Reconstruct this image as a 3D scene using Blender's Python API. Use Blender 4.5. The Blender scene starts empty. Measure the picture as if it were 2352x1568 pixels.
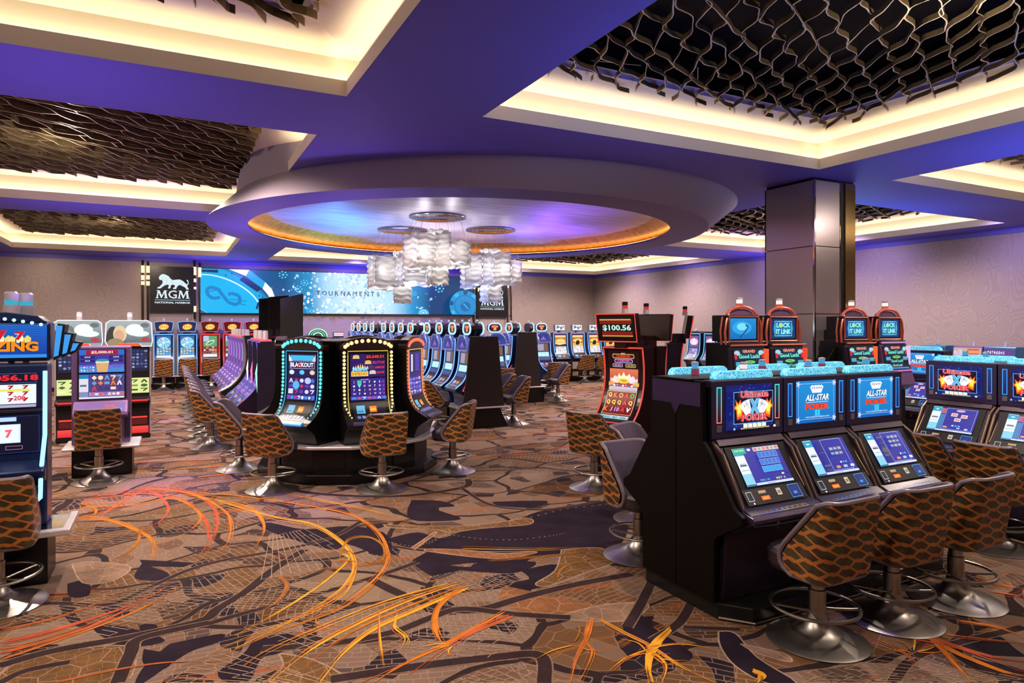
import bpy, math, random
from mathutils import Vector, Matrix
PI = math.pi
R = random.Random(7)
SC = bpy.context.scene
COL = SC.collection

# ------------------------------------------------------------------ camera frame (room axes: +Y to the screen wall, +X to the right)
F_, CX, HY, H = 1530.0, 1176.0, 745.0, 2.1
YAW = math.radians(27.2)
FX, FY = math.sin(YAW), math.cos(YAW)
RX, RY = FY, -FX

def flo(u, v, z=0.0):
    d = F_*(H-z)/(v-HY); l = (u-CX)/F_*d
    return (d*FX+l*RX, d*FY+l*RY)
def on_y(u, v, Y):
    t = (u-CX)/F_; d = Y/(FY+t*RY)
    return (d*(FX+t*RX), H-(v-HY)*d/F_)
def on_x(u, v, X):
    t = (u-CX)/F_; d = X/(FX+t*RX)
    return (d*(FY+t*RY), H-(v-HY)*d/F_)

cam = bpy.data.cameras.new('camera'); co = bpy.data.objects.new('camera', cam); COL.objects.link(co)
cam.sensor_width = 36; cam.lens = F_/2352*36
cam.shift_y = -(784-HY)/2352
cam.clip_end = 200; cam.clip_start = .05
co.location = (0, 0, H); co.rotation_euler = (PI/2, 0, -YAW)
SC.camera = co

# ------------------------------------------------------------------ materials
def lin(c):
    if isinstance(c, str):
        c = tuple(int(c[i:i+2], 16)/255 for i in (0, 2, 4))
    return tuple((x/12.92 if x <= .04045 else ((x+.055)/1.055)**2.4) for x in c[:3])
MATS = {}
def mat(name, col=(.5, .5, .5), rough=.5, metal=0.0, emit=None, es=1.0, spec=.5, coat=0.0, sample=False, bump=None):
    if name in MATS: return MATS[name]
    m = bpy.data.materials.new(name); m.use_nodes = True
    b = m.node_tree.nodes['Principled BSDF']
    b.inputs['Base Color'].default_value = (*col, 1)
    b.inputs['Roughness'].default_value = rough
    b.inputs['Metallic'].default_value = metal
    b.inputs['Specular IOR Level'].default_value = spec
    b.inputs['Coat Weight'].default_value = coat
    if emit:
        b.inputs['Emission Color'].default_value = (*emit, 1)
        b.inputs['Emission Strength'].default_value = es
    m.cycles.emission_sampling = 'FRONT' if sample else 'NONE'
    if bump:
        nt = m.node_tree; n = nt.nodes.new('ShaderNodeTexNoise'); n.inputs['Scale'].default_value = bump[0]
        tc = nt.nodes.new('ShaderNodeTexCoord'); nt.links.new(tc.outputs['Object'], n.inputs['Vector'])
        bp = nt.nodes.new('ShaderNodeBump'); bp.inputs['Strength'].default_value = bump[1]; bp.inputs['Distance'].default_value = .01
        nt.links.new(n.outputs['Fac'], bp.inputs['Height']); nt.links.new(bp.outputs['Normal'], b.inputs['Normal'])
    MATS[name] = m
    return m
def neon(hexc, s=1.6):
    return mat('neon_%s_%d' % (hexc, int(s*10)), (.02, .02, .02), .4, emit=lin(hexc), es=s)
class N:
    """small node helper"""
    def __init__(s, m):
        s.nt = m.node_tree; s.L = s.nt.links
        s.b = s.nt.nodes.get('Principled BSDF')
    def a(s, typ, **kw):
        n = s.nt.nodes.new(typ)
        for k, v in kw.items():
            if k.startswith('i_'):
                key = k[2:]
                n.inputs[int(key) if key.isdigit() else key].default_value = v
            else: setattr(n, k, v)
        return n
    def l(s, o, i): s.L.new(o, i)
    def math(s, op, a, b=None, c=None):
        n = s.nt.nodes.new('ShaderNodeMath'); n.operation = op
        for k, x in enumerate((a, b, c)):
            if x is None: continue
            if isinstance(x, (int, float)): n.inputs[k].default_value = x
            else: s.L.new(x, n.inputs[k])
        return n.outputs[0]
    def mix(s, f, a, b):
        n = s.nt.nodes.new('ShaderNodeMix'); n.data_type = 'RGBA'
        for k, x in ((0, f), (6, a), (7, b)):
            if isinstance(x, (int, float)): n.inputs[k].default_value = x
            elif isinstance(x, tuple): n.inputs[k].default_value = (*x, 1)
            else: s.L.new(x, n.inputs[k])
        return n.outputs[2]
    def ramp(s, f, stops, interp='LINEAR'):
        n = s.nt.nodes.new('ShaderNodeValToRGB'); cr = n.color_ramp; cr.interpolation = interp
        while len(cr.elements) < len(stops): cr.elements.new(.5)
        for e, (p, c) in zip(cr.elements, stops):
            e.position = p; e.color = (*c, 1)
        s.L.new(f, n.inputs[0]); return n.outputs[0]

# screens: emission from a colour attribute (the picture the display shows)
def screen_mat(name, strength):
    if name in MATS: return MATS[name]
    m = mat(name, (.004, .004, .005), .35, spec=.4)
    n = N(m); at = n.a('ShaderNodeAttribute', attribute_name='Col')
    n.l(at.outputs['Color'], n.b.inputs['Emission Color']); n.b.inputs['Emission Strength'].default_value = strength
    return m
M_SCREEN = screen_mat('lit_display', 1.12)
M_SCREEN2 = screen_mat('bright_display', 1.35)

BLACK = mat('black_laminate', (.0035, .003, .003), .32, spec=.3)
BLACK2 = mat('black_plastic', (.006, .0055, .007), .4, spec=.3)
DARKP = mat('dark_violet_cabinet', (.03, .022, .045), .28, .3)
BLUEC = mat('blue_cabinet', (.010, .022, .085), .25, .3)
REDC = mat('red_cabinet', (.16, .015, .02), .28, .2)
PURP = mat('purple_metal_cabinet', (.19, .10, .26), .33, .5)
BRONZE = mat('bronze_trim', (.085, .055, .06), .33, .6)
GOLDL = mat('gold_trim', (.5, .34, .17), .3, .9)
STEEL = mat('brushed_steel', (.38, .35, .31), .3, 1.0)
STEELD = mat('polished_steel', (.42, .39, .36), .34, 1.0)
SILVER = mat('silver_rim', (.72, .68, .72), .3, .6)
LEATH = mat('plum_leather', (.115, .085, .125), .42, bump=(60, .1))
LEATHS = mat('dark_plum_leather', (.04, .03, .042), .45)
PIPE = mat('piping_leather', (.16, .125, .15), .35)
GREYM = mat('grey_plastic', (.22, .18, .24), .35, .3)
GLASSC = mat('clear_lamp_plastic', (.55, .5, .55), .15, .1)
MIRR = mat('mirror_steel', (.62, .62, .66), .06, 1.0)

# ------------------------------------------------------------------ mesh builder
class MB:
    def __init__(s):
        s.v = []; s.f = []; s.m = []; s.c = []; s.uv = None; s.mats = []
    def mi(s, m):
        if m not in s.mats: s.mats.append(m)
        return s.mats.index(m)
    def face(s, pts, m=None, col=None):
        k = len(s.v); s.v += [tuple(p) for p in pts]; s.f.append(list(range(k, k+len(pts))))
        s.m.append(s.mi(m) if m else 0); s.c.append(col)
    def mesh(s, vs, fs, m=None):
        k = len(s.v); s.v += [tuple(p) for p in vs]
        i = s.mi(m) if m else 0
        for f in fs: s.f.append([k+j for j in f]); s.m.append(i); s.c.append(None)
    def box(s, x0, x1, y0, y1, z0, z1, m=None):
        vs = [(x, y, z) for z in (z0, z1) for y in (y0, y1) for x in (x0, x1)]
        s.mesh(vs, [(0, 2, 3, 1), (4, 5, 7, 6), (0, 1, 5, 4), (2, 6, 7, 3), (0, 4, 6, 2), (1, 3, 7, 5)], m)
    def prism_x(s, poly, x0, x1, m=None):      # poly of (y,z)
        n = len(poly); vs = [(x0, y, z) for y, z in poly]+[(x1, y, z) for y, z in poly]
        s.mesh(vs, [tuple(range(n)), tuple(range(2*n-1, n-1, -1))]+[((i+1) % n, i, n+i, n+(i+1) % n) for i in range(n)], m)
    def prism_z(s, poly, z0, z1, m=None):
        n = len(poly); vs = [(x, y, z0) for x, y in poly]+[(x, y, z1) for x, y in poly]
        s.mesh(vs, [tuple(range(n-1, -1, -1)), tuple(range(n, 2*n))]+[(i, (i+1) % n, n+(i+1) % n, n+i) for i in range(n)], m)
    def prism_y(s, poly, y0, y1, m=None):      # poly of (x,z)
        n = len(poly); vs = [(x, y0, z) for x, z in poly]+[(x, y1, z) for x, z in poly]
        s.mesh(vs, [tuple(range(n)), tuple(range(2*n-1, n-1, -1))]+[((i+1) % n, i, n+i, n+(i+1) % n) for i in range(n)], m)
    def lathe(s, prof, c=(0, 0), n=24, m=None):
        vs = []; fs = []
        for r, z in prof:
            for k in range(n):
                a = 2*PI*k/n; vs.append((c[0]+r*math.cos(a), c[1]+r*math.sin(a), z))
        for j in range(len(prof)-1):
            for k in range(n):
                fs.append((j*n+k, j*n+(k+1) % n, (j+1)*n+(k+1) % n, (j+1)*n+k))
        if prof[0][0] > 1e-5: fs.append(tuple(range(n-1, -1, -1)))
        if prof[-1][0] > 1e-5: fs.append(tuple(range((len(prof)-1)*n, len(prof)*n)))
        s.mesh(vs, fs, m)
    def tube(s, pts, r, n=8, closed=False, m=None):
        P = [Vector(p) for p in pts]; vs = []; fs = []; L = len(P); up = Vector((0, 0, 1)); prev = None
        for i, p in enumerate(P):
            if closed: t = P[(i+1) % L]-P[i-1]
            else: t = P[min(i+1, L-1)]-P[max(i-1, 0)]
            t.normalize()
            if prev is None:
                a = t.cross(up)
                if a.length < 1e-3: a = t.cross(Vector((1, 0, 0)))
            else: a = prev-t*prev.dot(t)
            a.normalize(); prev = a; b = t.cross(a)
            for k in range(n):
                q = 2*PI*k/n; vs.append(p+a*(r*math.cos(q))+b*(r*math.sin(q)))
        for i in range(L if closed else L-1):
            for k in range(n):
                fs.append((i*n+k, i*n+(k+1) % n, ((i+1) % L)*n+(k+1) % n, ((i+1) % L)*n+k))
        if not closed: fs += [tuple(range(n-1, -1, -1)), tuple(range((L-1)*n, L*n))]
        s.mesh(vs, fs, m)
    def grid(s, fn, nu, nv, m=None, wrap=False):
        vs = [fn(i/nu, j/nv) for j in range(nv+1) for i in range(nu+1)]
        fs = [(j*(nu+1)+i, j*(nu+1)+i+1, (j+1)*(nu+1)+i+1, (j+1)*(nu+1)+i) for j in range(nv) for i in range(nu)]
        s.mesh(vs, fs, m)
    def build(s, name, m=None, parent=None, smooth=False, bevel=0, solid=0, uvs=None):
        me = bpy.data.meshes.new(name); me.from_pydata(s.v, [], s.f)
        if s.mats:
            for x in s.mats: me.materials.append(x)
            me.polygons.foreach_set('material_index', s.m)
        elif m: me.materials.append(m)
        if any(c is not None for c in s.c):
            at = me.color_attributes.new('Col', 'FLOAT_COLOR', 'CORNER'); dat = []
            for f, c in zip(s.f, s.c):
                if c is None: c = (0, 0, 0)
                if isinstance(c[0], (tuple, list)):
                    for q in c: dat += [*q[:3], 1.0]
                else: dat += [*c[:3], 1.0]*len(f)
            at.data.foreach_set('color', dat)
        if uvs:
            ul = me.uv_layers.new(name='UVMap'); d = []
            for f in s.f:
                for i in f: d += uvs[i]
            ul.data.foreach_set('uv', d)
        me.validate(clean_customdata=False)
        if smooth:
            me.polygons.foreach_set('use_smooth', [True]*len(me.polygons)); me.set_sharp_from_angle(angle=math.radians(40))
        o = bpy.data.objects.new(name, me); COL.objects.link(o)
        if parent: o.parent = parent
        if solid:
            md = o.modifiers.new('s', 'SOLIDIFY'); md.thickness = solid; md.offset = 0
        if bevel:
            md = o.modifiers.new('b', 'BEVEL'); md.width = bevel; md.segments = 2; md.limit_method = 'ANGLE'; md.angle_limit = math.radians(35)
        return o

def tag(o, label=None, cat=None, group=None, kind=None):
    if label: o['label'] = label
    if cat: o['category'] = cat
    if group: o['group'] = group
    if kind: o['kind'] = kind
    return o
def empty(name, loc=(0, 0, 0), rz=0.0, label=None, cat=None, group=None):
    o = bpy.data.objects.new(name, None); COL.objects.link(o); o.location = loc; o.rotation_euler = (0, 0, rz)
    o.empty_display_size = .1
    return tag(o, label, cat, group)
def struct(name, mb, m=None, **k):
    return tag(mb.build(name, m, **k), kind='structure')
def dup(o, loc=None, rz=None, label=None, group=None, parent=None):
    c = o.copy(); COL.objects.link(c)
    if parent: c.parent = parent
    if loc is not None: c.location = loc
    if rz is not None: c.rotation_euler = (0, 0, rz)
    if label: c['label'] = label
    if group: c['group'] = group
    for ch in o.children: dup(ch, parent=c)
    return c
def face_rz(dx, dy):          # rotation that turns a machine's front (local -Y) to world (dx,dy)
    return math.atan2(dx, -dy)

# ------------------------------------------------------------------ flat artwork for displays
TXT = {}
def text_geo(st, bold=0.0, shear=0.0):
    key = (st, bold, shear)
    if key in TXT: return TXT[key]
    cu = bpy.data.curves.new('t', 'FONT'); cu.body = st; cu.size = 1; cu.offset = bold; cu.shear = shear; cu.resolution_u = 2
    ob = bpy.data.objects.new('t', cu); COL.objects.link(ob)
    dg = bpy.context.evaluated_depsgraph_get(); dg.update()
    me = bpy.data.meshes.new_from_object(ob.evaluated_get(dg))
    vs = [(v.co.x, v.co.y) for v in me.vertices]; fs = [tuple(p.vertices) for p in me.polygons]
    bpy.data.objects.remove(ob); bpy.data.curves.remove(cu); bpy.data.meshes.remove(me)
    if vs:
        x0 = min(v[0] for v in vs); x1 = max(v[0] for v in vs); y0 = min(v[1] for v in vs); y1 = max(v[1] for v in vs)
    else: x0 = y0 = 0; x1 = y1 = 1
    TXT[key] = ([(x-x0, y-y0) for x, y in vs], fs, x1-x0, y1-y0)
    return TXT[key]

def clip(poly, W, Hh):
    for ax, lim, sg in ((0, 0, 1), (0, W, -1), (1, 0, 1), (1, Hh, -1)):
        out = []
        for i in range(len(poly)):
            a, b = poly[i-1], poly[i]; ia = (a[ax]-lim)*sg >= 0; ib = (b[ax]-lim)*sg >= 0
            if ia != ib:
                t = (lim-a[ax])/(b[ax]-a[ax]); out.append((a[0]+t*(b[0]-a[0]), a[1]+t*(b[1]-a[1])))
            if ib: out.append(b)
        poly = out
        if len(poly) < 3: return []
    return poly
class Art:
    """2-D picture in metres, (0,0) bottom-left"""
    def __init__(s, W, Hh, bg='000010', sub=1):
        s.W, s.H, s.q, s.k, s.sub = W, Hh, [], 0, sub
        if bg: s.rect(0, 0, W, Hh, bg)
    def poly(s, pts, col, up=True):
        p = clip([tuple(a) for a in pts], s.W, s.H)
        if up: s.k += 1
        if p: s.q.append((p, lin(col), s.k))
    def rect(s, x0, y0, x1, y1, col, col2=None, up=True):
        if up: s.k += 1
        x0, x1 = max(0, x0), min(s.W, x1); y0, y1 = max(0, y0), min(s.H, y1)
        if x1 <= x0 or y1 <= y0: return
        n = max(1, round(s.sub*(y1-y0)/s.H)) if s.sub > 1 else 1
        a = lin(col); b = lin(col2) if col2 else a
        for i in range(n):
            t0, t1 = i/n, (i+1)/n
            c0 = tuple(a[k]+(b[k]-a[k])*t0 for k in range(3)); c1 = tuple(a[k]+(b[k]-a[k])*t1 for k in range(3))
            ya, yb = y0+(y1-y0)*t0, y0+(y1-y0)*t1
            s.q.append(([(x0, ya), (x1, ya), (x1, yb), (x0, yb)], [c0, c0, c1, c1], s.k))
    def hgrad(s, x0, y0, x1, y1, stops):
        s.k += 1
        for (t0, c0), (t1, c1) in zip(stops, stops[1:]):
            a, b = lin(c0), lin(c1); xa, xb = x0+(x1-x0)*t0, x0+(x1-x0)*t1
            s.q.append(([(xa, y0), (xb, y0), (xb, y1), (xa, y1)], [a, b, b, a], s.k))
    def ell(s, cx, cy, rx, ry, col, rot=0, n=20, up=True):
        c, d = math.cos(rot), math.sin(rot)
        s.poly([(cx+rx*math.cos(a)*c-ry*math.sin(a)*d, cy+rx*math.cos(a)*d+ry*math.sin(a)*c) for a in [2*PI*i/n for i in range(n)]], col, up)
    def frame(s, x0, y0, x1, y1, t, col):
        s.rect(x0, y0, x1, y0+t, col); s.rect(x0, y1-t, x1, y1, col, up=False)
        s.rect(x0, y0+t, x0+t, y1-t, col, up=False); s.rect(x1-t, y0+t, x1, y1-t, col, up=False)
    def line(s, pts, w, col):
        s.k += 1
        for a, b in zip(pts, pts[1:]):
            dx, dy = b[0]-a[0], b[1]-a[1]; L = math.hypot(dx, dy) or 1; nx, ny = -dy/L*w/2, dx/L*w/2
            s.poly([(a[0]+nx, a[1]+ny), (a[0]-nx, a[1]-ny), (b[0]-nx, b[1]-ny), (b[0]+nx, b[1]+ny)], col, up=False)
    def text(s, st, x, y, h, col, w=None, bold=0.02, shear=0, ol=None, olw=.05, rot=0):
        if ol: s.text(st, x, y, h, ol, w, bold+olw, shear, rot=rot)
        vs, fs, tw, th = text_geo(st, bold, shear); s.k += 1
        sy = h/th; sx = sy if w is None else w/tw
        if ol is None and False: pass
        c, d = math.cos(rot), math.sin(rot); out = []
        for a, b in vs:
            px, py = (a-tw/2)*sx, (b-th/2)*sy; out.append((x+px*c-py*d, y+px*d+py*c))
        cl = lin(col)
        for f in fs: s.q.append(([out[i] for i in f], cl, s.k))
    def symbols(s, x0, y0, x1, y1, nx, ny, pal, bg=None, seed=1, gap=.12):
        r = random.Random(seed); cw, ch = (x1-x0)/nx, (y1-y0)/ny
        if bg: s.rect(x0, y0, x1, y1, bg)
        s.k += 1
        for i in range(nx):
            for j in range(ny):
                cx, cy = x0+(i+.5)*cw, y0+(j+.5)*ch; k = r.randrange(5); col = r.choice(pal); u, v = cw*(.5-gap), ch*(.5-gap)
                if k == 0: s.ell(cx, cy, u, v, col, n=8, up=False)
                elif k == 1: s.poly([(cx-u, cy+v), (cx+u, cy+v), (cx+u, cy+v*.5), (cx, cy-v), (cx-u*.5, cy-v), (cx+u*.3, cy+v*.4), (cx-u, cy+v*.4)], col, up=False)
                elif k == 2: s.poly([(cx, cy+v), (cx+u, cy), (cx, cy-v), (cx-u, cy)], col, up=False)
                elif k == 3: s.rect(cx-u, cy-v*.6, cx+u, cy+v*.6, col, up=False)
                else:
                    s.poly([(cx-u, cy-v), (cx-u*.3, cy+v), (cx+u*.3, cy+v), (cx+u, cy-v), (cx+u*.4, cy-v), (cx, cy+v*.2), (cx-u*.4, cy-v)], col, up=False)
    def build(s, name, parent, mp, m=None, step=.0005, bands=0):
        mb = MB(); m = m or M_SCREEN; mb.mi(m)
        for p, c, k in s.q:
            y0 = min(q[1] for q in p); y1 = max(q[1] for q in p); bh = s.H/bands if bands else 9
            if y1-y0 <= bh*1.01: mb.face([mp(x, y, k*step) for x, y in p], m, c); continue
            P = [(*q, *(c[i] if isinstance(c[0], (tuple, list)) else c)) for i, q in enumerate(p)]
            for j in range(int(y0/bh), int(y1/bh)+1):
                Q = P
                for lim, sg in ((j*bh, 1), ((j+1)*bh, -1)):
                    out = []
                    for i in range(len(Q)):
                        a, b = Q[i-1], Q[i]; ia = (a[1]-lim)*sg >= 0; ib = (b[1]-lim)*sg >= 0
                        if ia != ib: t = (lim-a[1])/(b[1]-a[1]); out.append(tuple(a[n]+t*(b[n]-a[n]) for n in range(5)))
                        if ib: out.append(b)
                    Q = out
                    if len(Q) < 3: break
                if len(Q) >= 3: mb.face([mp(q[0], q[1], k*step) for q in Q], m, [q[2:] for q in Q])
        return mb.build(name, None, parent)

def flat_map(x0, z0, y, nrm=-1):         # picture upright at local y, facing -Y
    return lambda u, v, o: (x0+u, y-o-.002, z0+v)
def slope_map(x0, a, b, Hh):             # a=(y,z) bottom, b=(y,z) top
    dy, dz = b[0]-a[0], b[1]-a[1]; L = math.hypot(dy, dz); dy /= L; dz /= L; ny, nz = -dz, dy
    return lambda u, v, o: (x0+u, a[0]+dy*v+ny*(o+.002), a[1]+dz*v+nz*(o+.002))
class Prof:
    """front profile of a cabinet, list of (y,z) from top to bottom, smoothed"""
    def __init__(s, pts, n=5):
        out = []; P = pts
        for i in range(len(P)-1):
            p0, p1, p2, p3 = P[max(i-1, 0)], P[i], P[i+1], P[min(i+2, len(P)-1)]
            for k in range(n):
                t = k/n
                out.append(tuple(.5*((2*p1[j])+(-p0[j]+p2[j])*t+(2*p0[j]-5*p1[j]+4*p2[j]-p3[j])*t*t+(-p0[j]+3*p1[j]-3*p2[j]+p3[j])*t**3) for j in (0, 1)))
        out.append(P[-1]); s.p = out; s.s = [0]
        for a, b in zip(out, out[1:]): s.s.append(s.s[-1]+math.hypot(b[0]-a[0], b[1]-a[1]))
        s.L = s.s[-1]
    def at(s, d, off=0):
        d = min(max(d, 0), s.L-1e-6); i = 0
        while s.s[i+1] < d: i += 1
        a, b = s.p[i], s.p[i+1]; t = (d-s.s[i])/(s.s[i+1]-s.s[i]); L = s.s[i+1]-s.s[i]
        ty, tz = (b[0]-a[0])/L, (b[1]-a[1])/L
        return (a[0]+(b[0]-a[0])*t+tz*off, a[1]+(b[1]-a[1])*t-ty*off)
    def map(s, x0, d0, d1):              # picture between distances d0 (top) and d1 (bottom)
        def f(u, v, o):
            y, z = s.at(d1-v, o+.003); return (x0+u, y, z)
        return f
    def d_at_z(s, z):
        for i in range(len(s.p)-1):
            if s.p[i][1] >= z >= s.p[i+1][1]:
                return s.s[i]+(s.p[i][1]-z)/max(1e-6, s.p[i][1]-s.p[i+1][1])*(s.s[i+1]-s.s[i])
        return s.L

# ================================================================== THE ROOM
ZC = 4.3; XL, XR, YN, YF = -5.4, 17.1, -2.5, 25.2
GLOWTINT = mat('soffit_glow_tint', (.12, .11, .50), .6, bump=(2.5, .05))  # violet glow falling on the soffit is put into this colour
CREAM = mat('cove_cream_paint', (.84, .76, .64), .6)
RINGP = mat('ring_taupe_paint', (.30, .25, .33), .55)
LED = mat('warm_led_strip', (.5, .5, .4), .5, emit=(1.0, .83, .54), es=32, sample=True)
PLEN = mat('dark_plenum', (.0015, .0015, .003), .8, spec=.1)
FRAMEP = mat('lavender_trim_paint', (.34, .30, .5), .5)

# wallpaper: mauve-taupe with swirling relief
def wallpaper():
    m = mat('swirl_wallcovering', (.3, .22, .22), .55); n = N(m)
    tc = n.a('ShaderNodeTexCoord'); mp = n.a('ShaderNodeMapping', i_Scale=(1, 1, .55)); n.l(tc.outputs['Object'], mp.inputs[0])
    ns = n.a('ShaderNodeTexNoise', i_Scale=1.6, i_Detail=1.0); n.l(mp.outputs[0], ns.inputs['Vector'])
    w = n.math('FRACT', n.math('MULTIPLY', ns.outputs['Fac'], 26.0))
    w = n.math('ABSOLUTE', n.math('SUBTRACT', w, .5))
    c = n.ramp(w, [(0, (.31, .25, .245)), (.5, (.36, .295, .29))])
    n.l(c, n.b.inputs['Base Color'])
    bp = n.a('ShaderNodeBump', i_Strength=.35, i_Distance=.01); n.l(w, bp.inputs['Height']); n.l(bp.outputs[0], n.b.inputs['Normal'])
    return m
WALLP = wallpaper()
def plane_wall(name, x0, x1, y0, y1, m=WALLP, z1=5.3):
    b = MB(); b.box(x0, x1, y0, y1, -.1, z1); return struct(name, b, m)
plane_wall('wall_back', XL-.2, XR+.2, YF, YF+.2)
plane_wall('wall_right', XR, XR+.2, YN, YF)
plane_wall('wall_left', XL-.2, XL, YN, YF)
plane_wall('wall_front', XL-.2, XR+.2, YN-.2, YN)
b = MB(); b.box(XL, XR, YF-.03, YF, 0, .12); struct('baseboard_back', b, BLACK2)
b = MB(); b.box(XR-.03, XR, YN, YF-.03, 0, .12); struct('baseboard_right', b, BLACK2)
b = MB(); b.box(XL, XR, YF-.05, YF, 4.18, 4.3); b.box(XR-.05, XR, YN, YF-.05, 4.18, 4.3); struct('trim_1', b, GLOWTINT)

COFF = [(-4.0, 1.52, -.2, 6.45, 'x'), (-4.0, 1.52, 7.9, 14.25, 'x'), (-4.0, 1.62, 15.65, 23.35, 'x'),
        (2.94, 8.2, -.2, 6.42, 'x'), (9.8, 16.3, -.2, 6.4, 'y'), (9.8, 16.1, 7.95, 14.6, 'y'),
        (2.94, 8.2, 15.65, 23.95, 'x'), (9.8, 16.7, 16.8, 24.5, 'y')]
# soffit with openings
def soffit():
    b = MB(); xs = sorted({XL, XR}|{c[0] for c in COFF}|{c[1] for c in COFF}); ys = sorted({YN, YF}|{c[2] for c in COFF}|{c[3] for c in COFF})
    for i in range(len(xs)-1):
        for j in range(len(ys)-1):
            mx, my = (xs[i]+xs[i+1])/2, (ys[j]+ys[j+1])/2
            if any(c[0] < mx < c[1] and c[2] < my < c[3] for c in COFF): continue
            b.box(xs[i], xs[i+1], ys[j], ys[j+1], ZC, ZC+.02)
    struct('ceiling', b, GLOWTINT)
    b = MB(); b.box(XL, XR, YN, YF, 5.28, 5.3); struct('ceiling_slab', b, PLEN)
soffit()

GOLDF = mat('bronze_lattice', (.11, .075, .032), .42, .4)
GOLDE = mat('lattice_lit_edge', (.50, .39, .25), .4, .3)  # bottom faces paler than the sides: cove glow put into the colour
def lattice(name, x0, x1, y0, y1, s, L, hgt, th, amp, seed, ang=.76, z0=4.70):
    """fins running on the diagonal, weaving side to side and touching their neighbours"""
    r = random.Random(seed); b = MB(); b.mi(GOLDF); b.mi(GOLDE)
    cd, sd = math.cos(ang), math.sin(ang); cx, cy = (x0+x1)/2, (y0+y1)/2; half = math.hypot(x1-x0, y1-y0)/2
    n = int(2*half/s)+1; st = L/15
    def W(p): return (cx+p[0]*cd-p[1]*sd, cy+p[0]*sd+p[1]*cd)
    ins = lambda q: x0 <= q[0] <= x1 and y0 <= q[1] <= y1
    for k in range(n):
        ph = [r.uniform(-.55, .55) for _ in range(int(2*half/L)+4)]; pts = []; u = -half
        while u < half+st:
            i = int((u+half)/L); fr = (u+half)/L-i; q = ph[i]+(ph[i+1]-ph[i])*(3*fr*fr-2*fr**3)
            c = u/L*2*PI; w = math.sin(c+k*PI+q); w = w*(1.2-.2*w*w)
            v = -half+k*s+amp*s*w+.10*s*math.sin(c*2.7+k*1.7)+q*.3*s
            g = W((u, v)); pts.append((g[0], g[1], .025*math.sin(c*.7+k*2.1), th*(1+.35*math.sin(c*1.3+k)))); u += st
        for a, c in zip(pts, pts[1:]):
            if not (ins(a) and ins(c)): continue
            du, dv = c[0]-a[0], c[1]-a[1]; l = math.hypot(du, dv); nx, ny = -dv/l/2, du/l/2
            lo = [(a[0]+nx*a[3], a[1]+ny*a[3], z0+a[2]), (a[0]-nx*a[3], a[1]-ny*a[3], z0+a[2]), (c[0]-nx*c[3], c[1]-ny*c[3], z0+c[2]), (c[0]+nx*c[3], c[1]+ny*c[3], z0+c[2])]
            up = [(p[0], p[1], p[2]+hgt) for p in lo]
            b.face(lo, GOLDE); b.face([lo[0], lo[3], up[3], up[0]], GOLDF); b.face([lo[1], up[1], up[2], lo[2]], GOLDF)
    # thin straight hanger rods higher up
    for k in range(int((x1-x0)*1.6)):
        p = (r.uniform(x0, x1), r.uniform(y0, y1)); a = r.uniform(0, PI); l = r.uniform(.3, .6); q = (p[0]+l*math.cos(a), p[1]+l*math.sin(a))
        if ins(q): b.face([(p[0], p[1], z0+hgt), (p[0], p[1]+.012, z0+hgt), (q[0], q[1]+.012, z0+hgt), (q[0], q[1], z0+hgt)], GOLDE)
    return b.build(name, None)

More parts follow.
